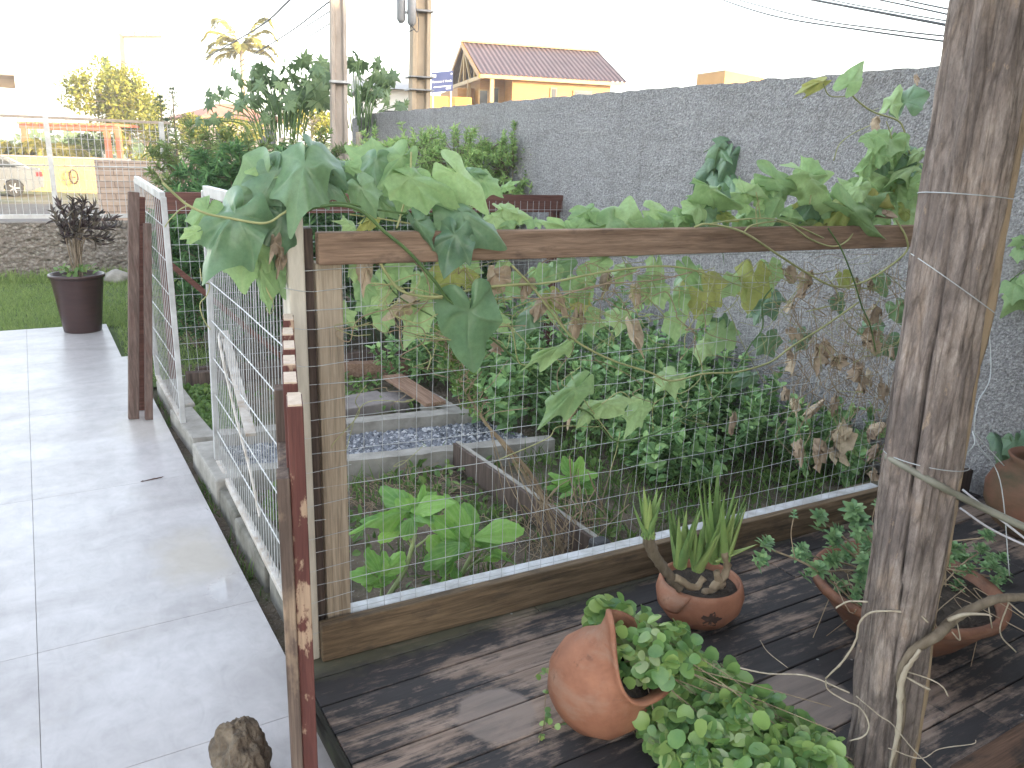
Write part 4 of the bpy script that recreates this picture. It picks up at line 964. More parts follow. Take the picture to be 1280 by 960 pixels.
for q, r_ in (([(1045, 760, 1.9), (1060, 752, 1.88), (1085, 752, 1.86)], .0028), ([(925, 835, 2.02), (960, 842, 2.0), (1010, 845, 1.97), (1062, 866, 1.92)], .0028), ([(1032, 848, 1.93), (1055, 825, 1.88), (1070, 800, 1.86), (1074, 780, 1.85), (1088, 766, 1.84), (1120, 764, 1.80), (1148, 768, 1.80), (1160, 778, 1.80)], .0032),
              ([(1032, 850, 1.92), (1035, 862, 1.92), (1055, 875, 1.9), (1075, 885, 1.88), (1086, 905, 1.87), (1080, 920, 1.88), (1062, 926, 1.9)], .0024), ([(1070, 870, 1.87), (1100, 895, 1.84), (1115, 905, 1.83), (1140, 935, 1.82), (1165, 960, 1.8)], .0017), ([(1128, 838, 1.82), (1160, 848, 1.8), (1178, 858, 1.79), (1185, 870, 1.79)], .0022), ([(1130, 845, 1.82), (1150, 856, 1.8), (1162, 862, 1.8)], .0036), ([(1110, 935, 1.83), (1150, 948, 1.8), (1175, 936, 1.8), (1215, 930, 1.8), (1220, 925, 1.8)], .0015), ([(950, 800, 2.1), (960, 815, 2.1), (985, 835, 2.05)], .0012)):
    m_.tube(spline([pd(*a) for a in q], 7), r_ * .78, 5, jit=.16)
m_.build('twig', M['pale_bark'], t, smooth=True)

# =================================================================== POTS
def rotm(ax_, ang): return np.array(Matrix.Rotation(ang, 3, Vector(ax_)))
# aloe pot
pc = atz(871, 772, DZ); pc[2] = DZ
t = thing('clay_pot', pc, 'round terracotta bowl with a dark emblem holding aloe plants', 'pot', 'terracotta pots on the deck')
Rr = 0.142
prof = [(0.0, 0.0), (0.07, 0.002), (0.105, 0.02), (0.135, 0.06), (0.142, 0.10), (0.136, 0.13), (0.131, 0.143), (0.124, 0.146), (0.119, 0.138), (0.119, 0.115), (0.0, 0.112)]
def wob_aloe(r_, z_, a): return (r_ * (1 + 0.012 * math.sin(2 * a + 1)), z_)
m_ = MB(); m_.lathe(prof, pc, 56, wob=wob_aloe); m_.build('bowl', M['terracotta'], t, smooth=True)
m_ = MB(); m_.lathe([(0, 0.108), (0.08, 0.125), (0.115, 0.12), (0.118, 0.115)], pc, 30); m_.build('soil', M['soil_pot'], t, smooth=True)
# drooping ear lip on the left
dl = _unit(-RGT * 0.8 - FWD * 0.6); sl_ = np.array([-dl[1], dl[0], 0]); rows = []
for j in range(9):
    v = j / 8
    rows.append([pc + dl * (0.128 + 0.028 * math.sin(v * 2.2) ) * 1.0 + sl_ * (u * 0.062 * (1 - 0.55 * v ** 2)) - dl * (abs(u) ** 2 * 0.016) + UP * (0.142 - 0.062 * v ** 1.2 ) for u in np.linspace(-1, 1, 11)])
m_ = MB(); m_.sheet(rows); o = m_.build('lip', M['terracotta'], t, smooth=True); sm = o.modifiers.new('thick', 'SOLIDIFY'); sm.thickness = 0.009; sm.offset = 0
# dark emblem on the front of the bowl
fd = _unit(-(FWD) * 0.98 + RGT * 0.05); fs = np.array([-fd[1], fd[0], 0]); cen = None; m_ = MB(); n = 28; V = []
def bowl_pt(a, z_): 
    r_ = np.interp(z_, [0.0, .02, .06, .10, .13, .146], [.07, .105, .135, .142, .136, .124]) + 0.0015
    return pc + np.array([math.cos(a) * r_, math.sin(a) * r_, z_])
a0 = math.atan2(fd[1], fd[0])
V.append(bowl_pt(a0, .078))
for k in range(n):
    a = 2 * math.pi * k / n; rr = 0.024 * (1 + 0.28 * math.sin(5 * a + .6) + 0.15 * math.sin(11 * a))
    V.append(bowl_pt(a0 + rr * math.cos(a) / 0.14 * 1.15, .078 + rr * math.sin(a)))
m_.add(V, [(0, 1 + k, 1 + (k + 1) % n) for k in range(n)]); m_.build('emblem', M['stain'], t)
# aloe plants
def aloe_leaf(mb, base, d, L, w_, bend=0.2):
    d = _unit(d); s_ = np.cross(d, UP); s_ = _unit(s_) if np.linalg.norm(s_) > .05 else RGT; nn_ = np.cross(s_, d); rows = []
    for i in range(9):
        u = i / 8; c = base + d * L * u + UP * bend * L * u * u - np.array([d[0], d[1], 0]) * bend * .3 * L * u * u
        ww = w_ * (1 - u) ** 0.75 * (0.85 + .3 * (1 - u)) + 0.0006; th = ww * 0.42
        rows.append([c - s_ * ww / 2 + nn_ * th * .5, c - s_ * ww * .28 - nn_ * th * .35, c - nn_ * th * .6, c + s_ * ww * .28 - nn_ * th * .35, c + s_ * ww / 2 + nn_ * th * .5, c + nn_ * th * .12, c - s_ * ww / 2 + nn_ * th * .5])
    mb.sheet(rows)
t = thing('aloe_plant', pc + UP * .12, 'clump of green aloe growing in the round terracotta bowl', 'aloe', 'aloe plants')
m_ = MB()
for (px, py, n, Lh, sp) in ((893, 702, 13, 0.24, .42), (872, 712, 10, 0.17, .5), (850, 708, 10, 0.18, .42), (905, 700, 4, 0.21, .25)):
    c = aty(px, py, pc[1] + rng.normal() * .03); 
    for k in range(n):
        a = 2 * math.pi * k / n + rng.random(); tl = sp * (0.35 + rng.random() * .9)
        aloe_leaf(m_, c + np.array([math.cos(a), math.sin(a), 0]) * .008, np.array([math.cos(a) * tl, math.sin(a) * tl, 1]), Lh * (0.65 + .5 * rng.random()), 0.038, 0.12)
c = aty(895, 700, pc[1] - .02); aloe_leaf(m_, c, RGT * 1 + UP * 0.55 - FWD * .2, .14, .034, .05)
m_.build('foliage', M['aloe'], t, smooth=True)
for q in ([(905, 690), (908, 715), (890, 735), (905, 728)], [(880, 722), (868, 735), (845, 722)], [(895, 715), (900, 738), (880, 740)]): m_ = MB(); m_.tube(spline([aty(a, b_, pc[1] - .045) for a, b_ in q], 6), .012, 7, jit=.15); m_.build('stem', M['dry_stem'], t, smooth=True)
t = thing('aloe_plant', aty(830, 720, pc[1] - .02), 'single aloe rosette on a bent woody trunk at left of the clay bowl', 'aloe', 'aloe plants')
m_ = MB(); q = [aty(a, b_, pc[1] - .03) for a, b_ in ((850, 735), (838, 722), (822, 700), (812, 682), (811, 668))]; m_.tube(spline(q, 6), np.linspace(.015, .019, 25), 9, jit=.12); m_.build('trunk', M['bark'], t, smooth=True)
m_ = MB(); c = aty(810, 672, pc[1] - .03)
for k in range(10):
    a = 2 * math.pi * k / 10 + .3; tl = .18 + .28 * rng.random()
    aloe_leaf(m_, c, np.array([math.cos(a) * tl, math.sin(a) * tl, 1]) - RGT * .05, .155 * (.75 + .4 * rng.random()), .036, .1)
aloe_leaf(m_, c, -RGT * .6 + UP * .9, .11, .032, .25)
m_.build('foliage', M['aloe'], t, smooth=True)

# tilted jug pot with scalloped mouth and trailing plant
pj = atz(748, 905, DZ); pj[2] = DZ
ctr = pj + np.array([0, 0, 0.135])
axis = _unit(RGT * 0.62 - FWD * 0.18 + UP * 0.80)
e1_ = _unit(np.cross([0, 1, 0], axis)); e2_ = np.cross(axis, e1_); MJ = np.stack([e1_, e2_, axis], 1)
t = thing('clay_pot', pj, 'tilted terracotta jug with wavy mouth spilling a trailing plant', 'pot', 'terracotta pots on the deck')
aL = math.atan2(np.dot(-RGT * .8 - FWD * .2 + UP * .5, e2_), np.dot(-RGT * .8 - FWD * .2 + UP * .5, e1_))
aF = math.atan2(np.dot(-FWD + RGT * .1, e2_), np.dot(-FWD + RGT * .1, e1_))
def wob_jug(r_, z_, a):
    k = max(0.0, (z_ - 0.03) / 0.13)
    lobe = lambda a0_, w_: math.exp(-(((a - a0_ + math.pi) % (2 * math.pi) - math.pi) / w_) ** 2)
    lf = lobe(aL, .55) + lobe(aF, .5)
    return r_ * (1 + k * (0.16 * lf - 0.03)), z_ + k * (0.055 * lobe(aL, .6) - 0.035 * lobe(aF, .6) - 0.02)
prof = [(0, -0.128), (0.05, -0.125), (0.10, -0.10), (0.132, -0.055), (0.142, 0.0), (0.132, 0.05), (0.115, 0.085), (0.108, 0.11), (0.116, 0.135), (0.126, 0.15), (0.122, 0.158), (0.112, 0.152), (0.10, 0.13), (0.096, 0.105), (0.10, 0.08), (0.0, 0.06)]
m_ = MB(); m_.lathe(prof, ctr, 72, MJ, wob_jug); m_.build('jug', M['terracotta'], t, smooth=True)
m_ = MB(); m_.lathe([(0, .078), (.10, .082), (.101, .07)], ctr, 30, MJ); m_.build('soil', M['soil_pot'], t, smooth=True)
mouth = ctr + axis * .12
# trailing plant: mound of round leaves over the deck
t = thing('trailing_plant', mouth, 'trailing plant with glossy round leaves spilling from the tilted jug', 'plant')
fol, stm = MB(), MB()
path_px = [(770, 785, .20), (800, 812, .19), (850, 845, .17), (900, 885, .15), (950, 925, .13), (1010, 950, .11), (960, 990, .12), (1050, 985, .10), (880, 970, .13), (820, 905, .12)]
def leafball(n, c, rx, ry, rz, L0_, outw=1.0):
    u = nrm(rnd(n)); r_ = (0.55 + 0.45 * rng.random(n))
    P = c[None] + u * r_[:, None] * np.array([rx, ry, rz])[None]
    P[:, 2] = np.maximum(P[:, 2], DZ + 0.012)
    N = nrm(u * 0.55 + np.array([0, -0.35, 0.85])[None] + rnd(n, .35)); D = nrm(rnd(n) + u * .4 - np.array([0, 0, .35])[None])
    s_ = 0.65 + 0.6 * rng.random(n)
    scatter(fol, T_ROUND, P, D, N, L0_ * s_, L0_ * s_ * .92)
leafball(170, ctr + axis * .135, .10, .10, .06, .034); leafball(90, ctr + axis * .16 + RGT * .05, .09, .09, .07, .038)
cents = [(764, 775, .20, .055, 70), (790, 800, .17, .07, 95), (825, 822, .15, .085, 120), (850, 860, .13, .09, 130), (885, 870, .12, .085, 130), (905, 910, .11, .09, 140), (940, 905, .10, .075, 110), (955, 945, .09, .085, 130), (990, 935, .08, .06, 75), (1010, 965, .08, .07, 100), (880, 945, .09, .09, 130), (840, 915, .08, .07, 80), (1035, 945, .07, .035, 25), (930, 985, .08, .10, 120), (1000, 1000, .07, .08, 80)]
for (px, py, z, r_, n) in cents:
    c = atz(px, py, DZ + z * .8); leafball(int(n * 2.6), c + UP * .012, r_ * 1.08, r_ * 1.08, r_ * .85, 0.041)
for k in range(22):
    a = mouth + rnd(1)[0] * .03; e = atz(*[(p[0], p[1]) for p in [cents[rng.integers(3, 13)]]][0], DZ + .05) + rnd(1)[0] * .05
    stm.tube(spline([a, (a + e) / 2 + UP * (.0 + .02 * rng.random()), e], 5), .0014, 4, False)
for k in range(14):
    px = 800 + rng.random() * 25; a = atz(px - 30 + rng.normal() * 8, 800 + rng.random() * 30, DZ + .17); e = atz(815 + rng.random() * 70, 920 + rng.random() * 45, DZ + .02)
    stm.tube(spline([a, (a + e) / 2 + rnd(1)[0] * .03, e], 5), .0015, 4, False)
for q in ([(740, 835, .14), (705, 838, .12), (676, 840, .10), (668, 846, .09)], [(690, 838, .09), (682, 870, .04), (680, 905, .012), (673, 928, .01)], [(682, 905, .012), (697, 912, .01), (705, 900, .01)], [(728, 835, .13), (722, 860, .1), (717, 885, .08)]):
    P = spline([atz(a, b_, DZ + z) for a, b_, z in q], 6); stm.tube(P, .0014, 4, False)
    for p in P[::5]:
        scatter(fol, T_ROUND, [p, p + rnd(1)[0] * .008], rnd(2) + [0, -.5, .3], np.tile([0, -.4, .9], (2, 1)), 0.018, 0.016)
fol.build('foliage', M['peperomia'], t, smooth=True); stm.build('stem', M['dry_stem'], t, smooth=True)

# wide bowl with succulents behind the log
pb = atz(1122, 795, DZ); pb[2] = DZ
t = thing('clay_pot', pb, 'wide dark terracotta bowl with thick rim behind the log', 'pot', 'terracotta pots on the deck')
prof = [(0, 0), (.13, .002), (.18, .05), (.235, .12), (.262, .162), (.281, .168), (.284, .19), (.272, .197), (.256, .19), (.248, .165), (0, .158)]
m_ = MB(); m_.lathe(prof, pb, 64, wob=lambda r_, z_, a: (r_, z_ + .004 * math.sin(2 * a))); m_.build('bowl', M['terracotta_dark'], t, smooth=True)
m_ = MB(); m_.lathe([(0, .178), (.15, .172), (.245, .166), (.249, .15)], pb, 40); m_.build('soil', M['soil_pot'], t, smooth=True)
t = thing('succulent_plant', pb + UP * .17, 'sprawling succulent with leafy rosettes in the wide bowl behind the log', 'succulent')
fol, stm = MB(), MB()
def rosette(c, d, n, L0_):
    d = _unit(d)
    for lev in range(3):
        k = n - lev; a = np.arange(k) * 2 * math.pi / k + lev * .5 + rng.random()
        u = _unit(np.cross(d, [1, .2, .1])); v = np.cross(d, u)
        Dm = np.cos(a)[:, None] * u + np.sin(a)[:, None] * v + d * (.35 + .5 * lev)
        scatter(fol, T_OVAL, np.tile(c + d * .008 * lev, (k, 1)), Dm, np.tile(d, (k, 1)) + rnd(k, .15), L0_ * (1 - .2 * lev), L0_ * .42)
ros = [(955, 683, 1.45), (1022, 648, 1.5), (1066, 640, 1.5), (1075, 655, 1.4), (1000, 690, 1.3), (1022, 715, 1.25), (1040, 672, 1.4), (1058, 690, 1.3), (1080, 705, 1.3), (1050, 735, 1.22), (1074, 730, 1.25), (1095, 720, 1.25), (1085, 675, 1.4), (1100, 690, 1.3), (1040, 700, 1.3),
       (1232, 672, 1.45), (1226, 690, 1.4), (1240, 712, 1.3), (1210, 715, 1.3), (1255, 722, 1.3), (1215, 745, 1.2), (1245, 745, 1.2), (1262, 738, 1.25), (1230, 735, 1.2), (1200, 700, 1.35), (1222, 760, 1.15), (1196, 735, 1.2), (1205, 755, 1.2), (1250, 700, 1.35), (1190, 690, 1.4)]
for (px, py, k) in ros:
    c = aty(px, py, pb[1] + rng.uniform(-.12, .12))
    root = pb + np.array([rng.normal() * .08 + (.1 if px > 1150 else -.07), rng.normal() * .06, .17])
    stm.tube(spline([root, (root + c) / 2 + UP * .02 + rnd(1)[0] * .015, c], 5), .0026, 5, False)
    rosette(c, np.array([rng.normal() * .3, -.3 + rng.normal() * .3, 1]), 7, .03 + .012 * rng.random())
    for q in range(2): rosette(c + rnd(1)[0] * .018 - UP * .022, np.array([rng.normal() * .6, -.3 + rng.normal() * .4, .8]), 6, .026)
for k in range(24):
    a = pb + np.array([rng.uniform(-.22, .22), rng.uniform(-.2, .05), .172]); stm.tube(spline([a, a + rnd(1)[0] * .05 + UP * .03, a + rnd(1)[0] * .09], 4), .0015, 4, False)
for (px, py) in ((992, 647), (1094, 632)):
    c = aty(px, py, pb[1] - .05); stm.tube(spline([c - UP * .12 + RGT * .02, c - UP * .05, c], 4), .0016, 4, False); rosette(c, UP, 6, .014)
fol.build('foliage', M['sedum'], t, smooth=True); stm.build('stem', M['dry_stem'], t, smooth=True)

# big clay jar lying by the wall
pr = atz(1290, 668, DZ); pr[2] = DZ
t = thing('clay_pot', pr, 'big moss stained clay jar by the wall at the right edge', 'pot', 'terracotta pots on the deck')
prof = [(0, 0), (.10, .002), (.16, .05), (.20, .13), (.205, .20), (.18, .26), (.14, .29), (.13, .31), (.145, .335), (.135, .34), (.115, .315), (.12, .28), (0, .27)]
m_ = MB(); m_.lathe(prof, pr, 48); m_.build('jar', M['terracotta_moss'], t, smooth=True)

# tall planter
pp = atz(104, 413, 0.0)
t = thing('tall_planter', pp, 'tall tapered dark brown planter at the end of the tiled walkway', 'planter')
prof = [(0, .0), (.137, .001), (.141, .01), (.192, .43), (.197, .445), (.207, .446), (.208, .468), (.200, .472), (.190, .468), (.186, .43), (0, .425)]
m_ = MB(); m_.lathe(prof, pp, 48); m_.build('pot', M['planter'], t, smooth=True)
m_ = MB(); m_.lathe([(0, .445), (.17, .44), (.189, .43)], pp, 30); m_.build('soil', M['soil_pot'], t)
t = thing('croton_plant', pp + UP * .44, 'dark purple leaved shrub growing in the tall brown planter', 'shrub')
fol, stm = MB(), MB(); fol2 = MB()
base = pp + UP * .44
tips_px = [(75, 258), (92, 252), (105, 250), (118, 258), (88, 268), (108, 268), (125, 266), (142, 275), (150, 284), (135, 288), (80, 283), (98, 282), (114, 286), (70, 275), (138, 300), (128, 306), (84, 296), (102, 262), (120, 276), (95, 296), (66, 264)]
for px, py in tips_px:
    tip = aty(px, py, pp[1] + rng.uniform(-.25, .25)); fork = base + np.array([(tip[0] - base[0]) * .25 + rng.normal() * .02, (tip[1] - base[1]) * .3, .30 + rng.random() * .1])
    P = spline([base + rnd(1)[0] * .02 * [1, 1, 0], fork, tip], 5); stm.tube(P, np.linspace(.008, .003, len(P)), 5, False)
    ax_ = _unit(P[-1] - P[-3]); n = 22; tt = rng.random(n); Pq = P[-1] - ax_ * (tt[:, None] * .17)
    r_ = rnd(n); D = nrm(r_ * .42 + ax_[None] * .8 + UP[None] * .35); scatter(fol, T_LANCE, Pq, D, nrm(ax_[None] + rnd(n, .4)), .085 * (.7 + .5 * rng.random(n)), .022)
scatter(fol2, T_OVAL, base + rnd(40) * [.08, .08, .02] + UP * .05, rnd(40) + [0, 0, .6], np.tile([0, -.3, 1], (40, 1)), .06, .035)
fol.build('foliage', M['croton'], t, smooth=True); stm.build('stem', M['bark'], t, smooth=True); struct(fol2.build('seedlings', M['weed'], t), 'stuff')

# =================================================================== CHAYOTE VINE ON THE FENCE
def camdepth(p): return float(np.dot(R.T[2] if False else (R @ np.array([0, 0, 1.0])), np.array(p) - CAM))
def vleaf(mb, b, t_, wpx, off=0.03, tilt=0.45, toff=None, out=OUT_VINE, fold=0.3, droop=0.3, ruffle=.10, crumple=0.15, wy=None):
    B = onf(*b, off); T = onf(*t_, off - 0.03 if toff is None else toff)
    dpt = camdepth(B); W_ = wpx * dpt / F_PX
    tc = _unit(CAM - B); tilt *= .5; Nn = tc * (1 - tilt) + UP * tilt + rng.normal(size=3) * .2
    lobed(mb, B, T, W_ * 1.05, Nn, out, fold, droop, ruffle, crumple)
    return B
def vine(label, dark, light, yellow, dry, stems, base, group='chayote vines', name='chayote_vine'):
    t = thing(name, base, label, 'vine', group)
    for nm, lst, mt in (('foliage', dark, 'vine'), ('young_foliage', light, 'vine_light'), ('yellow_leaves', yellow, 'vine_yellow'), ('dry_leaves', dry, 'dry_leaf')):
        if not lst: continue
        m_ = MB()
        for L_ in lst:
            kw = dict(L_[3]) if len(L_) > 3 else {}
            if nm == 'dry_leaves': kw = {**dict(crumple=.40, fold=.8, droop=.45, ruffle=.2, tilt=.2, off=.02, out=OUT_HEART), **kw}; L_ = (L_[0], L_[1], L_[2] * .82)
            vleaf(m_, L_[0], L_[1], L_[2], **kw)
        o_ = m_.build(nm, M[mt], t, smooth=True, attname='vein'); sb_ = o_.modifiers.new('smooth', 'SUBSURF'); sb_.levels = 1; sb_.render_levels = 1
    for nm, mt in (('stem', 'vine_stem'), ('green_stem', 'vine_stem_green'), ('dry_stem', 'dry_stem')):
        S_ = [s_ for s_ in stems if s_[0] == nm]
        if not S_: continue
        m_ = MB(); few = len(S_) <= 4
        for _, pts, r_, off in S_:
            P = []
            if few: m_ = MB()
            for i, q in enumerate(pts):
                P.append(onf(q[0], q[1], (q[2] if len(q) > 2 else off) + rng.normal() * .004))
            m_.tube(spline(P, 7), r_, 6)
            if few: m_.build(nm, M[mt], t, smooth=True)
        if not few: m_.build(nm, M[mt], t, smooth=True)
    return t
d = lambda **k: k
dark = [((380, 206), (364, 282), 66, d(off=-.06, toff=-.12, tilt=.3, fold=.45)), ((296, 268), (249, 346), 78, d(off=-.05, toff=-.10, tilt=.35, fold=.4)),
        ((347, 214), (314, 262), 58, d(off=0, tilt=.5)), ((332, 226), (305, 318), 70, d(off=.02, tilt=.25)), ((352, 268), (346, 332), 58, d(off=.0, tilt=.3)),
        ((392, 190), (440, 232), 58, d(off=0, tilt=.65, fold=.5)), ((404, 226), (438, 250), 30, d(off=.0)), ((470, 200), (463, 242), 44, d(off=.05, tilt=.2, fold=.7)),
        ((576, 264), (641, 301), 66, d(off=-.02, toff=-.1, tilt=.6, fold=.5)), ((451, 234), (472, 270), 46, d(off=-.02, tilt=.2, fold=.6)), ((570, 294), (556, 344), 54, d(off=-.05, toff=-.08, tilt=.25, fold=.2)),
        ((585, 388), (595, 470), 82, d(off=-.05, toff=-.07, tilt=.12, fold=.28, out=OUT_HEART)), ((662, 396), (645, 422), 32, d(off=.04, tilt=.2, out=OUT_HEART)), ((520, 276), (541, 312), 26, d(off=-.03, tilt=.4, fold=.8)),
        ((340, 328), (357, 374), 36, d(off=.03, tilt=.2)), ((330, 250), (352, 296), 48, d(off=.05, tilt=.3)), ((318, 232), (286, 268), 40, d(off=.05, tilt=.4)), ((588, 215), (610, 217), 16, d(off=.1)),
        ((410, 205), (452, 222), 34, d(off=.1)), ((476, 250), (500, 272), 30, d(off=.1))]
light = [((352, 194), (304, 210), 46, d(off=.04, tilt=.6)), ((304, 300), (299, 371), 66, d(off=.0, tilt=.15)), ((325, 335), (334, 393), 30, d(off=-.02, tilt=.15, fold=.7)), ((246, 290), (229, 297), 20, d(off=-.03)),
         ((258, 262), (238, 300), 36, d(off=.02, tilt=.3)), ((470, 206), (432, 184), 54, d(off=.1, toff=.12, tilt=.4)), ((502, 195), (474, 236), 44, d(off=.04, tilt=.3, fold=.5)), ((513, 222), (581, 243), 66, d(off=.0, toff=-.05, tilt=.55, fold=.4)),
         ((513, 223), (499, 269), 58, d(off=.06, tilt=.25)), ((570, 216), (622, 262), 54, d(off=.03, tilt=.6, fold=.35)), ((549, 243), (597, 258), 34, d(off=.05, tilt=.6)), ((605, 226), (631, 243), 30, d(off=.08, tilt=.5)), ((632, 234), (648, 226), 11, d(off=.08)),
         ((630, 263), (669, 271), 34, d(off=.06, tilt=.6)), ((440, 283), (424, 275), 20, d(off=.05)), ((530, 376), (505, 435), 44, d(off=.03, tilt=.1, fold=.15)), ((505, 330), (499, 357), 40, d(off=.05, tilt=.1)), ((424, 390), (446, 414), 24, d(off=.06, tilt=.1)),
         ((455, 356), (461, 384), 26, d(off=.05, tilt=.1)), ((445, 332), (442, 353), 18, d(off=.05, tilt=.1)), ((548, 358), (560, 385), 30, d(off=.06, tilt=.1)), ((480, 345), (492, 372), 26, d(off=.07, tilt=.1)), ((395, 228), (420, 240), 22, d(off=.12)), ((436, 208), (452, 215), 16, d(off=.08))]
yellow = [((465, 274), (446, 286), 18, d(off=.03)), ((562, 340), (545, 368), 46, d(off=.05, tilt=.1)), ((582, 345), (600, 362), 26, d(off=.06, tilt=.1))]
dry = [((457, 333), (457, 364), 26), ((516, 378), (488, 397), 26), ((620, 342), (612, 372), 34), ((626, 436), (622, 424), 14), ((344, 300), (338, 322), 16, d(off=-.04)), ((350, 318), (346, 345), 16, d(off=-.02))]
stems = [('stem', [(470, 320), (490, 352), (507, 366), (540, 371), (560, 369), (600, 360), (640, 356), (662, 355)], .0042, -.012), ('stem', [(520, 374), (560, 373), (600, 373), (640, 374)], .002, -.008),
         ('green_stem', [(372, 270, -.05), (395, 259, -.06), (430, 257, -.05), (455, 266, -.045), (481, 290, -.045), (510, 314, -.04), (542, 350, -.035), (560, 374, -.03), (584, 390, -.04)], .0046, -.04),
         ('green_stem', [(380, 262, -.03), (420, 253, -.03), (470, 262, 0), (520, 268, .02), (560, 270, .03)], .003, 0), ('stem', [(203, 228, -.05), (222, 246, -.05), (236, 257, -.05), (258, 267, -.06), (283, 272, -.06), (330, 279, -.06), (352, 268, -.05), (366, 258, -.05)], .0032, -.05),
         ('stem', [(236, 257, -.05), (225, 262, -.05), (212, 275, -.04), (206, 284, -.04)], .0015, -.04), ('stem', [(203, 228, -.05), (200, 218, -.05), (205, 222, -.05)], .0012, 0),
         ('stem', [(496, 285, 0), (502, 265, .02), (510, 235, .02), (513, 215, .02), (514, 190, .03)], .003, 0), ('green_stem', [(416, 217, .0), (426, 235, .02), (438, 256, .0)], .003, 0), ('stem', [(437, 268, 0), (480, 274, .02), (540, 283, .02), (556, 278, .02)], .0022, 0),
         ('stem', [(340, 375, -.02), (328, 350, -.02), (324, 332, -.01), (320, 310, -.01)], .0022, 0), ('green_stem', [(452, 280), (462, 262), (470, 250)], .002, 0),
         ('green_stem', [(555, 372), (575, 395), (620, 428), (640, 445), (675, 475), (706, 508)], .003, .008), ('green_stem', [(480, 350), (500, 372), (540, 395), (555, 402)], .0022, .02), ('dry_stem', [(500, 392), (500, 420), (504, 436)], .0016, .01),
         ('stem', [(340, 372, -.02), (342, 385, -.02), (338, 392, -.02), (333, 386, -.02), (337, 380, -.02)], .001, 0), ('stem', [(250, 335, -.05), (253, 352, -.05), (262, 356, -.05), (258, 370, -.05), (250, 380, -.05), (254, 398, -.05), (263, 412, -.05)], .0013, 0)]
vine('large dark leaved chayote vine piled over the pale corner post', dark, light, yellow, dry, stems, onf(400, 300))
dark = [((882, 262), (864, 282), 30, d(off=.06)), ((900, 244), (906, 276), 30, d(off=.08)), ((1012, 255), (969, 273), 30, d(off=.05)), ((945, 385), (950, 402), 24, d(off=.35)), ((905, 408), (890, 402), 22, d(off=.08)), ((940, 470), (915, 478), 20, d(off=.05)),
        ((1047, 375), (1056, 392), 26, d(off=.25)), ((1090, 405), (1082, 425), 30, d(off=.2)), ((1110, 430), (1120, 452), 34, d(off=.3)), ((1100, 350), (1110, 372), 26, d(off=.25)), ((960, 372), (940, 400), 36, d(off=.3)), ((1005, 420), (995, 440), 24, d(off=.35)), ((960, 425), (970, 448), 36, d(off=.3)), ((860, 340), (845, 365), 34, d(off=.3)), ((700, 330), (715, 350), 36, d(off=.3)), ((1120, 385), (1128, 410), 26, d(off=.2))]
light = [((713, 289), (678, 273), 30, d(off=.05, tilt=.65)), ((716, 291), (751, 288), 26, d(off=.05, tilt=.65)), ((756, 286), (833, 271), 78, d(off=.04, toff=.06, tilt=.45, fold=.2, droop=.1)), ((780, 280), (792, 238), 46, d(off=.06, toff=.1, tilt=.4)), ((857, 285), (827, 262), 42, d(off=.05, toff=.06, tilt=.6)), ((738, 276), (731, 263), 16, d(off=.08)), ((818, 290), (798, 279), 30, d(off=.03)),
         ((890, 240), (857, 253), 28, d(off=.08, tilt=.6)), ((888, 236), (937, 257), 32, d(off=.04, tilt=.65, fold=.4)), ((966, 230), (941, 247), 28, d(off=.08)), ((968, 224), (1018, 248), 34, d(off=.03, tilt=.6)), ((976, 247), (964, 274), 30, d(off=.03, tilt=.25)),
         ((1013, 220), (1000, 192), 34, d(off=.06, toff=.1)), ((1013, 221), (1044, 212), 30, d(off=.05, tilt=.6)), ((1014, 225), (1070, 262), 42, d(off=.02, tilt=.6, fold=.4)), ((1064, 264), (1119, 306), 36, d(off=-.03, toff=-.08, tilt=.5, fold=.5, out=OUT_HEART)), ((1074, 246), (1120, 231), 34, d(off=.03, tilt=.55)), ((930, 250), (944, 272), 24, d(off=.07)), ((880, 276), (902, 284), 24, d(off=.07)), ((1020, 270), (1002, 279), 22, d(off=.06)),
         ((698, 433), (650, 453), 20, d(off=-.01, tilt=.7)), ((720, 484), (672, 529), 34, d(off=-.02, toff=-.05, tilt=.35, fold=.3)), ((752, 506), (802, 490), 28, d(off=0, tilt=.45)), ((801, 509), (785, 546), 28, d(off=0, tilt=.25)), ((735, 396), (741, 424), 34, d(off=.05, tilt=.1)), ((815, 352), (812, 378), 36, d(off=.06, tilt=.1)), ((842, 470), (822, 486), 36, d(off=.02, tilt=.3)),
         ((725, 350), (745, 376), 42, d(off=.08, tilt=.1)), ((905, 412), (894, 442), 38, d(off=.04, tilt=.15)), ((880, 430), (872, 450), 24, d(off=.06)), ((640, 352), (655, 372), 32, d(off=.08, tilt=.1)), ((690, 335), (680, 352), 30, d(off=.1)), ((745, 330), (760, 350), 34, d(off=.1)), ((780, 335), (770, 352), 30, d(off=.1)), ((735, 515), (722, 530), 18, d(off=0)), ((918, 350), (905, 368), 30, d(off=.1))]
yellow = [((880, 352), (867, 392), 56, d(off=.06, tilt=.1)), ((940, 345), (934, 392), 44, d(off=.06, tilt=.1)), ((1054, 258), (1034, 281), 36, d(off=.02, tilt=.35)), ((1092, 256), (1126, 268), 30, d(off=.02, tilt=.5)), ((1055, 345), (1062, 362), 20, d(off=.05)), ((1130, 262), (1148, 272), 20, d(off=.05)), ((905, 268), (925, 276), 14, d(off=.06)), ((995, 262), (1010, 270), 18, d(off=.06)), ((1028, 282), (1010, 290), 16, d(off=.0)), ((725, 372), (730, 395), 26, d(off=.06, tilt=.1)), ((690, 370), (702, 392), 24, d(off=.06))]
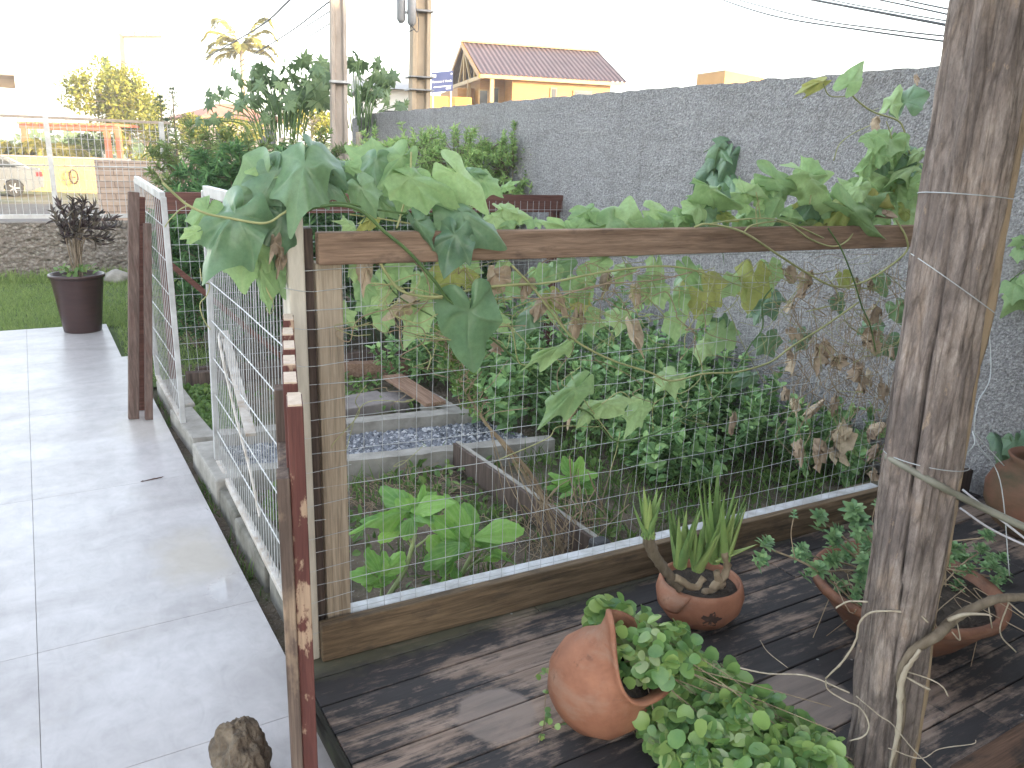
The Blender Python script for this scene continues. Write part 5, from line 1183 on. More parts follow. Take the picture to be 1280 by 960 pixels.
dry = [((793, 362), (797, 388), 20), ((768, 393), (758, 410), 24), ((792, 412), (803, 450), 20), ((850, 402), (840, 434), 26), ((720, 398), (714, 434), 20), ((690, 355), (684, 392), 40), ((660, 352), (655, 372), 24), ((712, 340), (708, 362), 22), ((675, 378), (668, 398), 22), ((960, 335), (968, 352), 30), ((985, 340), (992, 358), 20), ((1052, 197), (1020, 200), 14, d(off=.08)),
       ((713, 505), (710, 535), 20), ((835, 340), (830, 362), 16), ((760, 345), (756, 368), 16), ((775, 348), (770, 368), 14), ((700, 372), (712, 396), 20), ((1115, 262), (1135, 270), 18, d(off=.0)), ((1103, 268), (1125, 272), 14, d(off=.0)), ((740, 358), (748, 380), 20), ((915, 522), (910, 545), 10), ((645, 345), (640, 365), 20)]
rs_ = np.random.default_rng(3); tang = []
for k in range(115):
    x, y = rs_.uniform(450, 1120), 322 + abs(rs_.normal()) * 70; q = [(x, y)]
    for _ in range(4): x += rs_.normal() * 26; y += rs_.normal() * 16 + 7; q.append((x, max(318, y)))
    tang.append((('stem', 'dry_stem', 'stem')[k % 3], q, .0007 + .0011 * rs_.random(), .02 * rs_.random() - .005))
stems = tang + [('stem', [(640, 357), (688, 353), (749, 341), (815, 333), (860, 336), (905, 350)], .0035, -.01), ('stem', [(640, 332, -.02), (668, 362, -.012), (706, 412), (727, 431), (767, 451), (811, 465), (839, 476), (881, 467), (920, 465), (962, 453), (990, 433), (1030, 408), (1073, 378)], .0036, -.012),
         ('green_stem', [(706, 508), (736, 516), (767, 550), (800, 548), (838, 532), (890, 500), (914, 473), (937, 433), (953, 410), (953, 378), (965, 360)], .0028, -.006), ('stem', [(868, 284, .0), (885, 280, -.02), (928, 290, -.035), (972, 318, -.03), (1010, 342, -.02), (1045, 358, -.02), (1085, 350, -.02), (1130, 318, -.02), (1133, 298, -.03), (1120, 275, -.01)], .004, -.02),
         ('stem', [(930, 290, -.03), (942, 281, -.03), (980, 278, -.02), (1015, 300, -.035), (1042, 308, -.035), (1060, 300, -.03), (1069, 285, -.01)], .003, 0), ('stem', [(885, 280), (920, 275), (960, 273), (990, 280), (1030, 298, -.035)], .0026, -.02), ('green_stem', [(1035, 285, -.03), (1052, 312, -.03), (1067, 350, -.02), (1077, 382), (1088, 408), (1095, 440)], .0028, -.01),
         ('stem', [(880, 345), (910, 352), (940, 360), (970, 348)], .002, -.008), ('stem', [(730, 500), (745, 520), (767, 550)], .0018, -.005), ('stem', [(752, 505), (775, 490), (790, 500)], .0018, 0), ('stem', [(836, 478), (845, 495), (855, 510), (862, 498)], .0013, 0), ('stem', [(880, 468), (885, 485), (893, 500)], .0014, 0), ('dry_stem', [(640, 372), (690, 372), (750, 356), (820, 350), (865, 340)], .002, -.01), ('dry_stem', [(700, 365), (740, 360), (780, 345), (800, 338)], .0018, -.008),
         ('dry_stem', [(668, 362), (690, 385), (700, 400), (712, 420)], .0018, 0), ('dry_stem', [(790, 400), (780, 380), (765, 360)], .0015, 0), ('stem', [(947, 285), (945, 262), (950, 250)], .0024, .0), ('stem', [(951, 276), (948, 255), (945, 240)], .0022, .02), ('stem', [(1012, 255), (1014, 240), (1013, 222)], .0026, .03), ('stem', [(775, 540), (770, 565), (762, 590)], .0013, 0), ('stem', [(640, 385), (680, 372), (720, 372)], .0018, 0), ('stem', [(700, 408), (730, 396), (760, 402)], .0013, 0)]
dry = dry[::2]
for k in range(16):
    x = rs_.uniform(1085, 1160); y = rs_.uniform(165, 250); light.append(((x, y), (x + rs_.normal() * 16, y + rs_.uniform(8, 24)), rs_.uniform(18, 30), dict(off=rs_.uniform(.05, .14), tilt=rs_.uniform(.1, .6))))
for k in range(34):
    x = rs_.uniform(930, 1150); y = rs_.uniform(228, 276); light.append(((x, y), (x + rs_.normal() * 22, y + rs_.uniform(4, 26)), rs_.uniform(24, 38), dict(off=rs_.uniform(.02, .13), tilt=rs_.uniform(.1, .7))))
for k in range(22):
    x = rs_.uniform(600, 900); y = rs_.uniform(258, 284); light.append(((x, y), (x + rs_.normal() * 22, y + rs_.uniform(2, 16)), rs_.uniform(24, 36), dict(off=rs_.uniform(.04, .14), tilt=rs_.uniform(.3, .8))))
for k in range(26):
    x = rs_.uniform(440, 980); y = rs_.uniform(325, 400); light.append(((x, y), (x + rs_.normal() * 12, y + rs_.uniform(14, 30)), rs_.uniform(20, 34), dict(off=rs_.uniform(.04, .14), tilt=.1)))
vine('light green chayote vine trailing along the middle of the brown rail', dark, light, yellow, dry, stems, onf(900, 300))
dark = [((1133, 128), (1140, 96), 40, d(off=.12, toff=.16, tilt=.2)), ((1142, 190), (1127, 205), 26, d(off=.1)), ((1100, 205), (1085, 225), 34, d(off=.14)), ((1135, 210), (1118, 224), 26, d(off=.08))]
light = [((1060, 104), (1083, 71), 30, d(off=.1, toff=.1, tilt=.2, out=OUT_HEART, fold=.15)), ((1108, 174), (1074, 208), 38, d(off=.1, tilt=.3)), ((1143, 208), (1113, 216), 28, d(off=.06)), ((1150, 190), (1138, 200), 16, d(off=.08)), ((1115, 130), (1128, 100), 24, d(off=.13, toff=.16, tilt=.25)), ((1165, 250), (1150, 262), 20, d(off=.1)), ((1098, 240), (1112, 252), 18, d(off=.1))]
yellow = [((1029, 102), (1003, 113), 16, d(off=.1)), ((1146, 262), (1160, 272), 20, d(off=.06)), ((1120, 235), (1130, 246), 16, d(off=.08))]
dry = [((1098, 148), (1096, 160), 16, d(off=.1)), ((1104, 200), (1098, 210), 12, d(off=.1)), ((1145, 95), (1147, 102), 8, d(off=.15))]
stems = [('stem', [(1136, 188, .1), (1130, 163, .1), (1121, 150, .1), (1090, 139, .1), (1066, 120, .1), (1061, 105, .1)], .0034, .1), ('stem', [(1064, 120), (1038, 120), (1029, 105)], .0022, .1), ('stem', [(1042, 201), (1049, 181), (1066, 167), (1087, 157)], .002, .1), ('stem', [(1136, 188), (1142, 205), (1155, 235), (1166, 258), (1150, 285)], .0034, .1), ('stem', [(1118, 192), (1114, 170), (1108, 152)], .0022, .1), ('stem', [(1090, 139), (1098, 135)], .0015, .1), ('green_stem', [(1108, 176), (1122, 188), (1136, 196)], .002, .1)]
vine('thin chayote shoot rising above the fence against the wall top', dark, light, yellow, dry, stems, onf(1130, 290))
# dry tangle hanging on the right of the mesh
t = thing('dry_vine', onf(1060, 480), 'dry brown vine tangle hanging on the mesh left of the log', 'vine')
m_ = MB()
for k in range(120):
    x = rng.uniform(985, 1125); y0 = rng.uniform(320, 500); ln = rng.uniform(30, 120)
    q = [(x, y0), (x + rng.normal() * 12, y0 + ln * .35), (x + rng.normal() * 16, y0 + ln * .7), (x + rng.normal() * 14, y0 + ln)]
    o_ = rng.uniform(.0, .10); m_.tube(spline([onf(a, b_, o_ + rng.normal() * .01) for a, b_ in q], 5), .0007 + .0009 * rng.random(), 4, False)
for k in range(34):
    x = rng.uniform(990, 1120); y0 = rng.uniform(330, 470)
    q = [(x, y0), (x + rng.uniform(-40, 40), y0 + rng.normal() * 18), (x + rng.uniform(-60, 60), y0 + rng.normal() * 26)]
    m_.tube(spline([onf(a, b_, .03 + rng.normal() * .02) for a, b_ in q], 5), .001, 4, False)
m_.build('stem', M['dry_stem'], t)
m_ = MB()
for (b, t_, w_) in [((1024, 436), (1020, 464), 20), ((1046, 448), (1050, 462), 18), ((1091, 420), (1093, 442), 20), ((1043, 498), (1040, 515), 11), ((1103, 484), (1104, 500), 13), ((983, 488), (984, 500), 10), ((993, 448), (991, 466), 9), ((1042, 552), (1048, 585), 18), ((1025, 560), (1022, 590), 18), ((1000, 560), (1002, 582), 12), ((1094, 385), (1090, 396), 16), ((1060, 540), (1066, 560), 14), ((1075, 460), (1070, 475), 14), ((1015, 345), (1010, 360), 18)]:
    vleaf(m_, b, t_, w_, off=.03, tilt=.05, crumple=.42, fold=1.3, droop=.4, ruffle=.2, out=OUT_HEART)
for k in range(22):
    x, y = rng.uniform(985, 1125), rng.uniform(340, 600); vleaf(m_, (x, y), (x + rng.normal() * 5, y + rng.uniform(7, 17)), rng.uniform(6, 13), off=rng.uniform(.02, .1), tilt=.05, crumple=.32, fold=.9)
m_.build('dry_leaves', M['dry_leaf'], t, smooth=True, attname='vein')
# climbing vine on the wall and leaves right of the log
def onw(px, py, off=.05): return atx(px, py, WX - off)
def wall_vine(label, leaves_, stems_, base):
    t = thing('chayote_vine', base, label, 'vine', 'chayote vines')
    ma, mb_ = MB(), MB()
    for (b, t_, w_, lt) in leaves_:
        B, T = onw(*b), onw(*t_, .10); lobed(mb_ if lt else ma, B, T, w_ * camdepth(B) / F_PX, _unit(CAM - B) * .6 + UP * .4 + rng.normal(size=3) * .2, OUT_VINE, .35, .3, .05)
    ma.build('foliage', M['vine'], t, smooth=True, attname='vein'); mb_.build('young_foliage', M['vine_light'], t, smooth=True, attname='vein')
    m_ = MB()
    for s_ in stems_: m_.tube(spline([onw(*q) for q in s_], 6), .003, 5)
    m_.build('stem', M['vine_stem_green'], t, smooth=True)
wall_vine('dark chayote sprig climbing the grey wall behind the middle of the rail', [((898, 182), (876, 198), 26, 0), ((905, 176), (890, 172), 18, 0), ((893, 196), (884, 214), 22, 0), ((912, 196), (895, 232), 26, 0), ((885, 212), (862, 238), 26, 0), ((895, 220), (905, 240), 24, 0), ((876, 222), (860, 228), 16, 0), ((902, 188), (912, 200), 14, 0), ((915, 225), (925, 245), 24, 0), ((925, 228), (935, 248), 20, 1)], [[(902, 176), (896, 196), (892, 225), (898, 262), (905, 330)], [(880, 190), (890, 186), (900, 188)]], (WX - .05, onw(900, 260)[1], 0))
wall_vine('bright chayote leaves on the wall to the right of the log', [((1280, 360), (1248, 398), 34, 1), ((1278, 300), (1262, 306), 16, 1), ((1268, 355), (1292, 372), 34, 1), ((1275, 312), (1290, 322), 22, 1), ((1255, 560), (1240, 585), 20, 0), ((1268, 552), (1270, 580), 26, 0), ((1280, 565), (1262, 590), 22, 0), ((1245, 548), (1255, 570), 18, 0), ((1290, 548), (1280, 578), 26, 0)], [[(1290, 330), (1270, 345), (1262, 352)], [(1290, 300), (1270, 300)], [(1270, 600), (1266, 560), (1262, 545)]], (WX - .05, onw(1265, 400)[1], 0))

# =================================================================== GARDEN PLANTS
def veg_plant(label, base_px, leaves_, stems_, cat='vegetable plant', z=0.0, dy=0.0):
    B0 = atz(*base_px, z); t = thing('vegetable_plant', B0, label, cat, 'broad leaved seedlings behind the white kerb')
    y = B0[1]; m_ = MB()
    leaves_ = leaves_ + [((q[0][0] + rng.normal() * 5, q[0][1] + 6 + rng.normal() * 5), (q[1][0] * .75 + q[0][0] * .25 + rng.normal() * 10, q[1][1] * .75 + q[0][1] * .25 + 8 + rng.normal() * 9), q[2] * .72) for q in leaves_]
    for L_ in leaves_:
        (b, tp, w_) = L_[:3]; o1, o2 = (L_[3], L_[4]) if len(L_) > 3 else (0, 0)
        B, T = aty(*b, y + o1), aty(*tp, y + o2); lobed(m_, B, T, w_ * camdepth(B) / F_PX, _unit(CAM - B) * .5 + UP * .6 + rng.normal(size=3) * .12, OUT_OBO, .3, .3, .09, .05)
    m_.build('foliage', M['veg'], t, smooth=True, attname='vein'); m_ = MB()
    for q, r_ in stems_: m_.tube(spline([aty(*a, y) for a in q], 6), np.linspace(r_, r_ * .5, (len(q) - 1) * 6 + 1), 6)
    m_.build('stem', M['veg_stem'], t, smooth=True)
_ob = [(0, 1.0, 1), (3, .965, 0)]
for t_ in (.9, .8, .7, .6, .5, .4, .3, .2, .1):
    w_ = .30 * math.sin(math.pi * t_ ** .85) ** .8 + .012; _ob.append((math.degrees(math.atan2(w_, t_)), math.hypot(w_, t_) * (1 + .03 * (1 if int(t_ * 10 + .5) % 2 else -1)), 1 if int(t_ * 10 + .5) in (8, 6, 4) else 0))
OUT_OBO = outline(_ob + [(110, .04, 0), (180, .02, 0)])
M['veg_stem'] = m_plain('pale_green_stem', (0.20, 0.27, 0.10), (0.34, 0.40, 0.19), 14, .6)
veg_plant('tall broad leaved seedling left of the pair behind the kerb', (484, 748), [((507, 640), (441, 645), 26, 0, -.1), ((512, 640), (480, 603), 34, 0, .08), ((518, 640), (553, 618), 36, -.02, -.1), ((512, 650), (470, 668), 22), ((514, 648), (505, 668), 24, -.05, -.1), ((520, 640), (500, 615), 30, .02, .05), ((522, 636), (545, 606), 16, .05, .1), ((516, 645), (535, 640), 26, -.02, -.1), ((510, 645), (520, 625), 36, 0, 0)],
          [([(484, 748), (506, 712), (516, 680), (519, 665), (517, 645)], .010), ([(516, 682), (508, 668), (503, 658)], .004), ([(519, 684), (530, 676), (538, 668)], .004), ([(518, 666), (525, 650), (530, 640)], .004)])
veg_plant('small broad leaved seedling nearest the corner post', (477, 748), [((472, 722), (446, 710), 30), ((476, 718), (465, 690), 28), ((478, 718), (502, 688), 26), ((474, 720), (480, 700), 22), ((470, 724), (448, 716), 16)], [([(477, 748), (477, 735), (475, 722)], .007), ([(475, 724), (462, 712), (458, 706)], .003)])
veg_plant('broad leaved seedling right of the pair behind the kerb', (572, 728), [((586, 672), (560, 618), 30, 0, .06), ((590, 670), (582, 628), 34, .03, .08), ((592, 672), (644, 648), 42, 0, -.1), ((584, 676), (545, 640), 34, .05, .1), ((582, 680), (540, 690), 26, -.03, -.08), ((560, 700), (545, 672), 34, 0, .02), ((612, 690), (652, 694), 16), ((590, 680), (620, 668), 26), ((560, 710), (562, 680), 26, 0, 0), ((568, 705), (562, 725), 22)],
          [([(572, 728), (582, 708), (590, 690), (588, 672)], .009), ([(590, 690), (600, 680), (608, 672)], .004), ([(560, 728), (556, 712), (554, 698)], .004), ([(572, 728), (590, 706), (612, 692)], .004)])
veg_plant('young green seedling beyond the dark bed divider', (716, 645), [((712, 600), (690, 588), 22), ((716, 598), (708, 572), 18), ((722, 600), (747, 585), 20), ((720, 600), (724, 572), 16), ((724, 604), (745, 598), 18), ((710, 604), (695, 600), 16), ((718, 606), (716, 590), 18)], [([(716, 645), (720, 625), (718, 602)], .005)])
# dead stalk
S0 = atz(705, 692, 0); t = thing('dead_stalk', S0, 'tall dry weed stalk leaning left behind the wire mesh', 'dry weed')
m_ = MB(); y = S0[1]
main = spline([aty(a, b_, y + o_) for a, b_, o_ in ((705, 692, 0), (690, 655, .02), (668, 600, .04), (640, 565, .05), (612, 535, .06), (592, 505, .07), (576, 478, .08), (565, 450, .09), (553, 415, .1))], 6)
m_.tube(main, np.linspace(.009, .003, len(main)), 6, jit=.15)
for k in range(40):
    i = rng.integers(26, len(main)); p = main[i]; m_.tube(spline([p, p + np.array([rng.normal() * .03, rng.normal() * .03, .03]), p + np.array([rng.normal() * .06, rng.normal() * .05, .05 + .06 * rng.random()])], 4), .0016, 4, False)
for k in range(46):
    a = S0 + np.array([rng.normal() * .10, rng.normal() * .05, 0]); i = rng.integers(4, 26); p = main[i] if rng.random() < .5 else a + np.array([rng.normal() * .1, rng.normal() * .08, .18 + .15 * rng.random()])
    m_.tube(spline([a, (a + p) / 2 + rnd(1)[0] * .05, p], 5), .0016, 4, False)
for q in ([(705, 692), (715, 660), (735, 650), (760, 648)], [(735, 650), (725, 640), (700, 665)], [(690, 690), (672, 650), (655, 632)], [(760, 648), (745, 615), (735, 590)], [(730, 650), (716, 610), (712, 570)]): m_.tube(spline([aty(a, b_, y + .03) for a, b_ in q], 6), .003, 5, jit=.2)
m_.build('stem', M['dry_stem'], t, smooth=True); m_ = MB()
n = 260; idx = rng.integers(30, len(main), n); P = main[idx] + rnd(n, .022)
scatter(m_, T_OVAL, P, rnd(n) + [0, 0, .6], rnd(n), .026, .011); m_.build('foliage', M['weed'], t)
# straw on the soil
m_ = MB()
for k in range(150):
    px, py = rng.uniform(432, 575), rng.uniform(588, 640); c = atz(px, py, soil_z(*atz(px, py, 0)[:2]) + .01); a = rng.random() * 6.28; L_ = .06 + .16 * rng.random(); dd = np.array([math.cos(a), math.sin(a), 0])
    m_.tube(spline([c - dd * L_ / 2, c + UP * rng.random() * .05, c + dd * L_ / 2 + rnd(1)[0] * .02], 5), .0014, 4, False)
for k in range(120):
    px, py = rng.uniform(540, 760), rng.uniform(640, 735); c = atz(px, py, .0); a = rng.random() * 6.28; L_ = .05 + .12 * rng.random(); dd = np.array([math.cos(a), math.sin(a), 0])
    m_.tube(spline([c - dd * L_ / 2, c + UP * rng.random() * .05, c + dd * L_ / 2 + rnd(1)[0] * .02], 5), .0013, 4, False)
o = m_.build('straw', M['dry_stem'], origin=(1.2, 3, 0)); struct(o, 'stuff'); tag(o, 'dry straw and dead stems scattered on the garden soil', 'straw')
# low weeds over the soil
m_ = MB(); n = 5200
P = np.stack([rng.uniform(.72, 3.4, n), rng.uniform(2.12, 5.3, n), np.zeros(n)], 1)
dens = np.array([mnoise.noise(Vector((p[0] * 1.7, p[1] * 1.7, 8))) for p in P]); P = P[(dens + rng.normal(size=n) * .12) > .05]
P = P[~((P[:, 1] > 3.45) & (P[:, 1] < 4.3) & (P[:, 0] < 2.4))]; n = len(P); P[:, 2] = [soil_z(p[0], p[1]) + .004 + .04 * rng.random() for p in P]
scatter(m_, T_OVAL, P, rnd(n) + [0, 0, .5], rnd(n, .5) + [0, -.2, 1], .03 + .035 * rng.random(n), .018 + .012 * rng.random(n))
n = 1800; P = np.stack([rng.uniform(.72, 2.6, n), rng.uniform(2.1, 3.5, n), np.full(n, -.02)], 1); dens = np.array([mnoise.noise(Vector((p[0] * 2.6, p[1] * 2.6, 3))) for p in P]); P = P[dens > .1]; n = len(P)
scatter(m_, T_BLADE, P, rnd(n, .5) + [0, 0, 1], rnd(n), .06 + .08 * rng.random(n), .006)
n = 900; P = np.stack([rng.uniform(.66, .95, n), rng.uniform(4.35, 5.3, n), np.full(n, -.03)], 1); scatter(m_, T_OVAL, P + [0, 0, .03], rnd(n) + [0, 0, .6], rnd(n, .5) + [0, -.2, 1], .04, .028)
n = 130; P = np.stack([rng.uniform(.535, .575, n), rng.choice([3.0, 3.42, 3.6, 4.72, 2.75, 5.1], n) + rng.normal(size=n) * .09, np.full(n, -.06)], 1); scatter(m_, T_BLADE, P, rnd(n, .3) + [-.05, 0, 1], rnd(n), .04 + .04 * rng.random(n), .006)
n = 700; P = np.stack([rng.uniform(1.9, 3.2, n), rng.uniform(.2, .72, n), np.full(n, -.03)], 1); scatter(m_, T_BLADE, P, rnd(n, .5) + [0, 0, 1], rnd(n), .06 + .06 * rng.random(n), .007)
o = m_.build('weeds', M['weed'], origin=(1.5, 3, 0)); struct(o, 'stuff'); tag(o, 'low green weeds and grass tufts over the garden soil', 'weeds')
# lush leafy herb clumps right of the bed
herbs = [(2.30, 3.75, .62, .34), (2.62, 3.30, .60, .34), (2.75, 3.95, .74, .36), (3.05, 3.45, .70, .34), (3.25, 4.1, .80, .36), (2.95, 2.95, .50, .30), (3.30, 2.95, .52, .30), (2.45, 4.45, .72, .36), (2.95, 4.65, .84, .4), (3.36, 2.45, .42, .26), (3.4, 3.5, .7, .3), (2.2, 4.9, .55, .3), (2.55, 2.75, .30, .24)]
hl = ['leafy herb clump at the left front of the green bed', 'leafy herb clump at the centre front of the green bed', 'taller leafy herb clump behind the bed centre', 'leafy herb clump between bed centre and wall', 'tall leafy herb clump against the wall, middle', 'leafy herb clump near the fence in front of the wall', 'leafy herb clump near the log at the fence', 'leafy herb clump at the left back of the bed', 'tallest leafy herb clump at the back right of the bed', 'small leafy herb clump in the fence corner by the log', 'leafy herb clump pressed against the wall', 'small dark herb clump at the back left by the stone', 'lowest leafy herb clump at the bed front edge']
for (x, y, h, r_), lb in zip(herbs, hl):
    t = thing('herb_clump', (x, y, 0), lb, 'herb plant', 'leafy herb clumps in the bed'); fol, stm = MB(), MB()
    k = 34; a = rng.random(k) * 6.28; rr = r_ * np.sqrt(rng.random(k)) * 1.1
    roots = [(x + math.cos(q) * e * .5, y + math.sin(q) * e * .5, -.02) for q, e in zip(a, rr)]
    tips = [(min(3.6, x + math.cos(q) * e), y + math.sin(q) * e, h * (.55 + .5 * rng.random()) * (1 - .35 * (e / r_) ** 2)) for q, e in zip(a, rr)]
    kf = .8 + .5 * rng.random(); shoots(fol, stm, roots, tips, int(30 / kf), T_OVAL, .046 * kf, .027 * kf, .15, .9, .3, .1, .0025)
    fol.build('foliage', M['herb'], t); stm.build('stem', M['vine_stem_green'], t)
# fine grass below the clumps at the fence
m_ = MB(); n = 800; P = np.stack([rng.uniform(1.9, 3.5, n), rng.uniform(2.05, 3.0, n), np.full(n, -.02)], 1); scatter(m_, T_BLADE, P, rnd(n, .5) + [0, 0, 1], rnd(n), .06 + .10 * rng.random(n), .005)
o = m_.build('bed_grass', M['weed'], origin=(2.7, 2.5, 0)); struct(o, 'stuff'); tag(o, 'thin grass along the fence below the herb clumps', 'grass')

# =================================================================== HEDGES BEHIND THE BACK FENCE
def shrub(name, x, y, h, r_, label, mat, k, nl, L_, W_, T=T_LANCE, group=None, cat='shrub', up=.75, low=.0):
    t = thing(name, (x, y, -.05), label, cat, group); fol, stm = MB(), MB()
    a = rng.random(k) * 6.28; rr = r_ * np.sqrt(rng.random(k)); hh = low + (h - low) * (0.25 + .75 * rng.random(k) ** .6)
    roots = [(x + math.cos(q) * e * .35, y + math.sin(q) * e * .35, max(-.05, z - up * (.3 + .4 * rng.random()))) for q, e, z in zip(a, rr, hh)]
    tips = [(x + math.cos(q) * e, y + math.sin(q) * e, z * (1 - .18 * (e / r_) ** 2)) for q, e, z in zip(a, rr, hh)]
    shoots(fol, stm, roots, tips, nl, T, L_, W_, .3, .85, .3, -.05, .005)
    fol.build('foliage', M[mat], t); stm.build('stem', M['bark'], t)
hx = [(1.30, 6.0, 1.30, .46, 'dense dark green hedge shrub at the left end'), (1.75, 5.95, 1.34, .5, 'dense dark hedge shrub second from the left'), (2.40, 6.05, 1.32, .5, 'dense dark hedge shrub behind the corner post'), (3.0, 6.1, 1.25, .5, 'dense dark hedge shrub right of the middle'), (1.50, 7.0, 1.58, .52, 'taller green hedge shrub in the second row, left'), (2.10, 7.1, 1.56, .5, 'taller green hedge shrub in the second row, middle'), (1.08, 6.4, 1.22, .36, 'spiky hedge shrub overhanging the old pickets')]
for x, y, h, r_, lb in hx: shrub('hedge_shrub', x, y, h, r_, lb, 'hedge', 150, 44, .085, .02, group='dark hedge shrubs behind the back fence')
fx = lambda px, y: aty(px, 200, y)[0]
hl_ = [(fx(520, 6.9), 6.9, 1.80, .40, 'light green feathery shrub left, before the wall'), (fx(575, 6.5), 6.5, 1.78, .40, 'light green feathery shrub in the middle, before the wall'), (fx(640, 6.2), 6.2, 1.80, .36, 'light green feathery shrub second from the wall end'), (fx(682, 6.0), 6.0, 1.60, .28, 'light green feathery shrub nearest the wall end of the back fence'), (fx(470, 7.4), 7.4, 1.72, .4, 'light green feathery shrub by the concrete pole')]
for x, y, h, r_, lb in hl_: shrub('feathery_shrub', x, y, h, r_, lb, 'hedge_light', 150, 46, .05, .011, group='light feathery shrubs before the wall', up=.55, low=.5)
for x, y, h, r_, lb in [(1.75, 7.9, 1.80, .5, 'loose light green bush below the papaya leaves'), (2.45, 8.1, 1.85, .45, 'loose light green bush beside the concrete pole'), (1.30, 8.0, 1.72, .42, 'loose light green bush left of the papaya')]:
    shrub('loose_bush', x, y, h, r_, lb, 'hedge_mid', 46, 30, .07, .02, group='loose bushes behind the hedge', up=.7, low=.9)

# =================================================================== PAPAYA TREES
def papaya(label, trunk_px, depth, leaf_list, seed):
    base = pd(*trunk_px, depth); t = thing('papaya_tree', (base[0], base[1], -.05), label, 'tree', 'papaya trees')
    crown = base; m_ = MB(); m_.tube(spline([(base[0], base[1], -.05), (base[0] + .03, base[1], base[2] * .5), base], 6), np.linspace(.06, .035, 13), 8); m_.build('trunk', M['pale_bark'], t, smooth=True)
    fol, st = MB(), MB()
    for (px, py, wpx, dd) in leaf_list + [(a_ + rng.normal() * 14, b_ + rng.normal() * 8, c_ * .75, d_ + rng.normal() * .3) for a_, b_, c_, d_ in leaf_list + leaf_list]:
        c = pd(px, py, depth + dd); W_ = .85 * wpx * (depth + dd) / F_PX; out = (c - base) * [1, 1, 0]; out = _unit(out + rnd(1)[0] * .1 * [1, 1, 0])
        st.tube(spline([base + (c - base) * [.35, .35, 0] + UP * ((c[2] - base[2]) * .45 - .12 - rng.random() * .12), (base + c) / 2 + UP * .06, c], 5), np.linspace(.008, .004, 11), 5)
        Dm = _unit(out * .8 - UP * (.35 + .4 * rng.random())); Nn = _unit(CAM - c) * .8 + UP * .55 + rnd(1)[0] * .25
        lobed(fol, c, c + Dm * W_ * .62, W_, Nn, OUT_PAPAYA, .25, .35, .05)
    fol.build('foliage', M['papaya'], t, smooth=True, attname='vein'); st.build('petiole', M['vine_stem_green'], t)
ll = [(262, 128, 30, 0), (283, 112, 36, .2), (270, 148, 30, -.2), (248, 150, 26, .1), (300, 100, 34, .2), (318, 95, 44, 0), (340, 92, 48, -.1), (330, 112, 46, .1), (352, 108, 48, .1), (365, 95, 44, 0), (378, 75, 44, .1), (400, 78, 42, 0), (392, 92, 44, .1), (408, 98, 42, .1), (372, 115, 48, 0), (398, 114, 46, -.1), (345, 128, 44, 0), (318, 126, 40, .1), (380, 130, 40, .1), (405, 126, 38, .1), (300, 130, 32, -.1), (356, 84, 36, .2), (388, 104, 44, -.1), (412, 86, 30, .2), (360, 120, 40, -.2), (335, 100, 40, .2)]
papaya('wide spreading papaya tree left of the near concrete pole', (352, 172), 9.0, ll, 1)
ll = [(452, 78, 40, .3), (470, 92, 44, .2), (488, 98, 40, .2), (446, 92, 34, .3), (462, 118, 40, .2), (484, 122, 38, .1), (500, 132, 28, .1), (445, 112, 30, .3), (450, 135, 30, .3), (478, 108, 40, .3), (440, 82, 28, .4)]
papaya('smaller papaya tree right of the near concrete pole', (448, 165), 9.4, ll, 2)

# young conifers behind the hedge
for (px, ptop, w_, lb) in ((215, 112, 26, 'taller young conifer spire behind the hedge on the left'), (200, 122, 20, 'shorter young conifer spire behind the hedge on the left'), (208, 150, 16, 'lowest young conifer spire behind the hedge')):
    D_ = 13.0; top = pd(px, ptop, D_); t = thing('young_conifer', (top[0], top[1], -.05), lb, 'tree', 'young conifers'); m_ = MB(); m_.tube([(top[0], top[1], -.05), top], [.04, .008], 6); m_.build('trunk', M['bark'], t)
    fol = MB(); zz = np.arange(top[2], 0.6, -.07)
    for i, z in enumerate(zz):
        r_ = min(.03 + .055 * i * .75, w_ * D_ / 2000 * 1.6); k = 7
        for q in range(k):
            a = 2 * math.pi * q / k + i; dd = np.array([math.cos(a), math.sin(a), .45]); n = 9; tt = np.linspace(.15, 1, n)[:, None]
            scatter(fol, T_LANCE, np.array([top[0], top[1], z])[None] + dd[None] * r_ * tt, np.tile(dd, (n, 1)) * .6 + rnd(n, .6), rnd(n), .05, .009)
    fol.build('foliage', M['conifer'], t)

# =================================================================== UTILITY POLES AND LINES
def hpole(px_top, px_bot, py_bot, depth, wpx, ztop, label, col='poleconc', grp='concrete utility poles'):
    b = pd(px_bot, py_bot, depth); tp = pd(px_top, 0, depth); dirv = _unit(tp - b); h = (ztop - b[2]) / dirv[2]; W_ = wpx * depth / F_PX
    foot = b - dirv * ((b[2] + .3) / dirv[2]); top = b + dirv * h
    t = thing('utility_pole', foot, label, 'pole', grp); s_ = _unit(RGT * .94 + FWD * .34); f_ = np.array([-s_[1], s_[0], 0])
    m_ = MB(); hw = W_ / 2; L_ = np.linalg.norm(top - foot)
    secs = []
    for q, k in ((foot, 1.06), (top, .8)):
        pr_ = [(-1, -.8), (-.55, -.8), (-.42, -.35), (.42, -.35), (.55, -.8), (1, -.8), (1, .8), (.55, .8), (.42, .35), (-.42, .35), (-.55, .8), (-1, .8)]
        secs.append([q + s_ * hw * .80 * k * a + f_ * hw * .9 * k * b_ for a, b_ in pr_])
    m_.add(secs[0] + secs[1], [(i, (i + 1) % 12, 12 + (i + 1) % 12, 12 + i) for i in range(12)] + [tuple(range(11, -1, -1)), tuple(range(12, 24))])
    m_.build('shaft', M[col], t, bevel=0.006); return t, s_, f_, (lambda z: foot + dirv * ((z - foot[2]) / dirv[2])), W_
t, s_, f_, at_h, W_ = hpole(422, 424, 185, 8.6, 25, 8.0, 'near grey brown concrete pole between the papaya leaves')
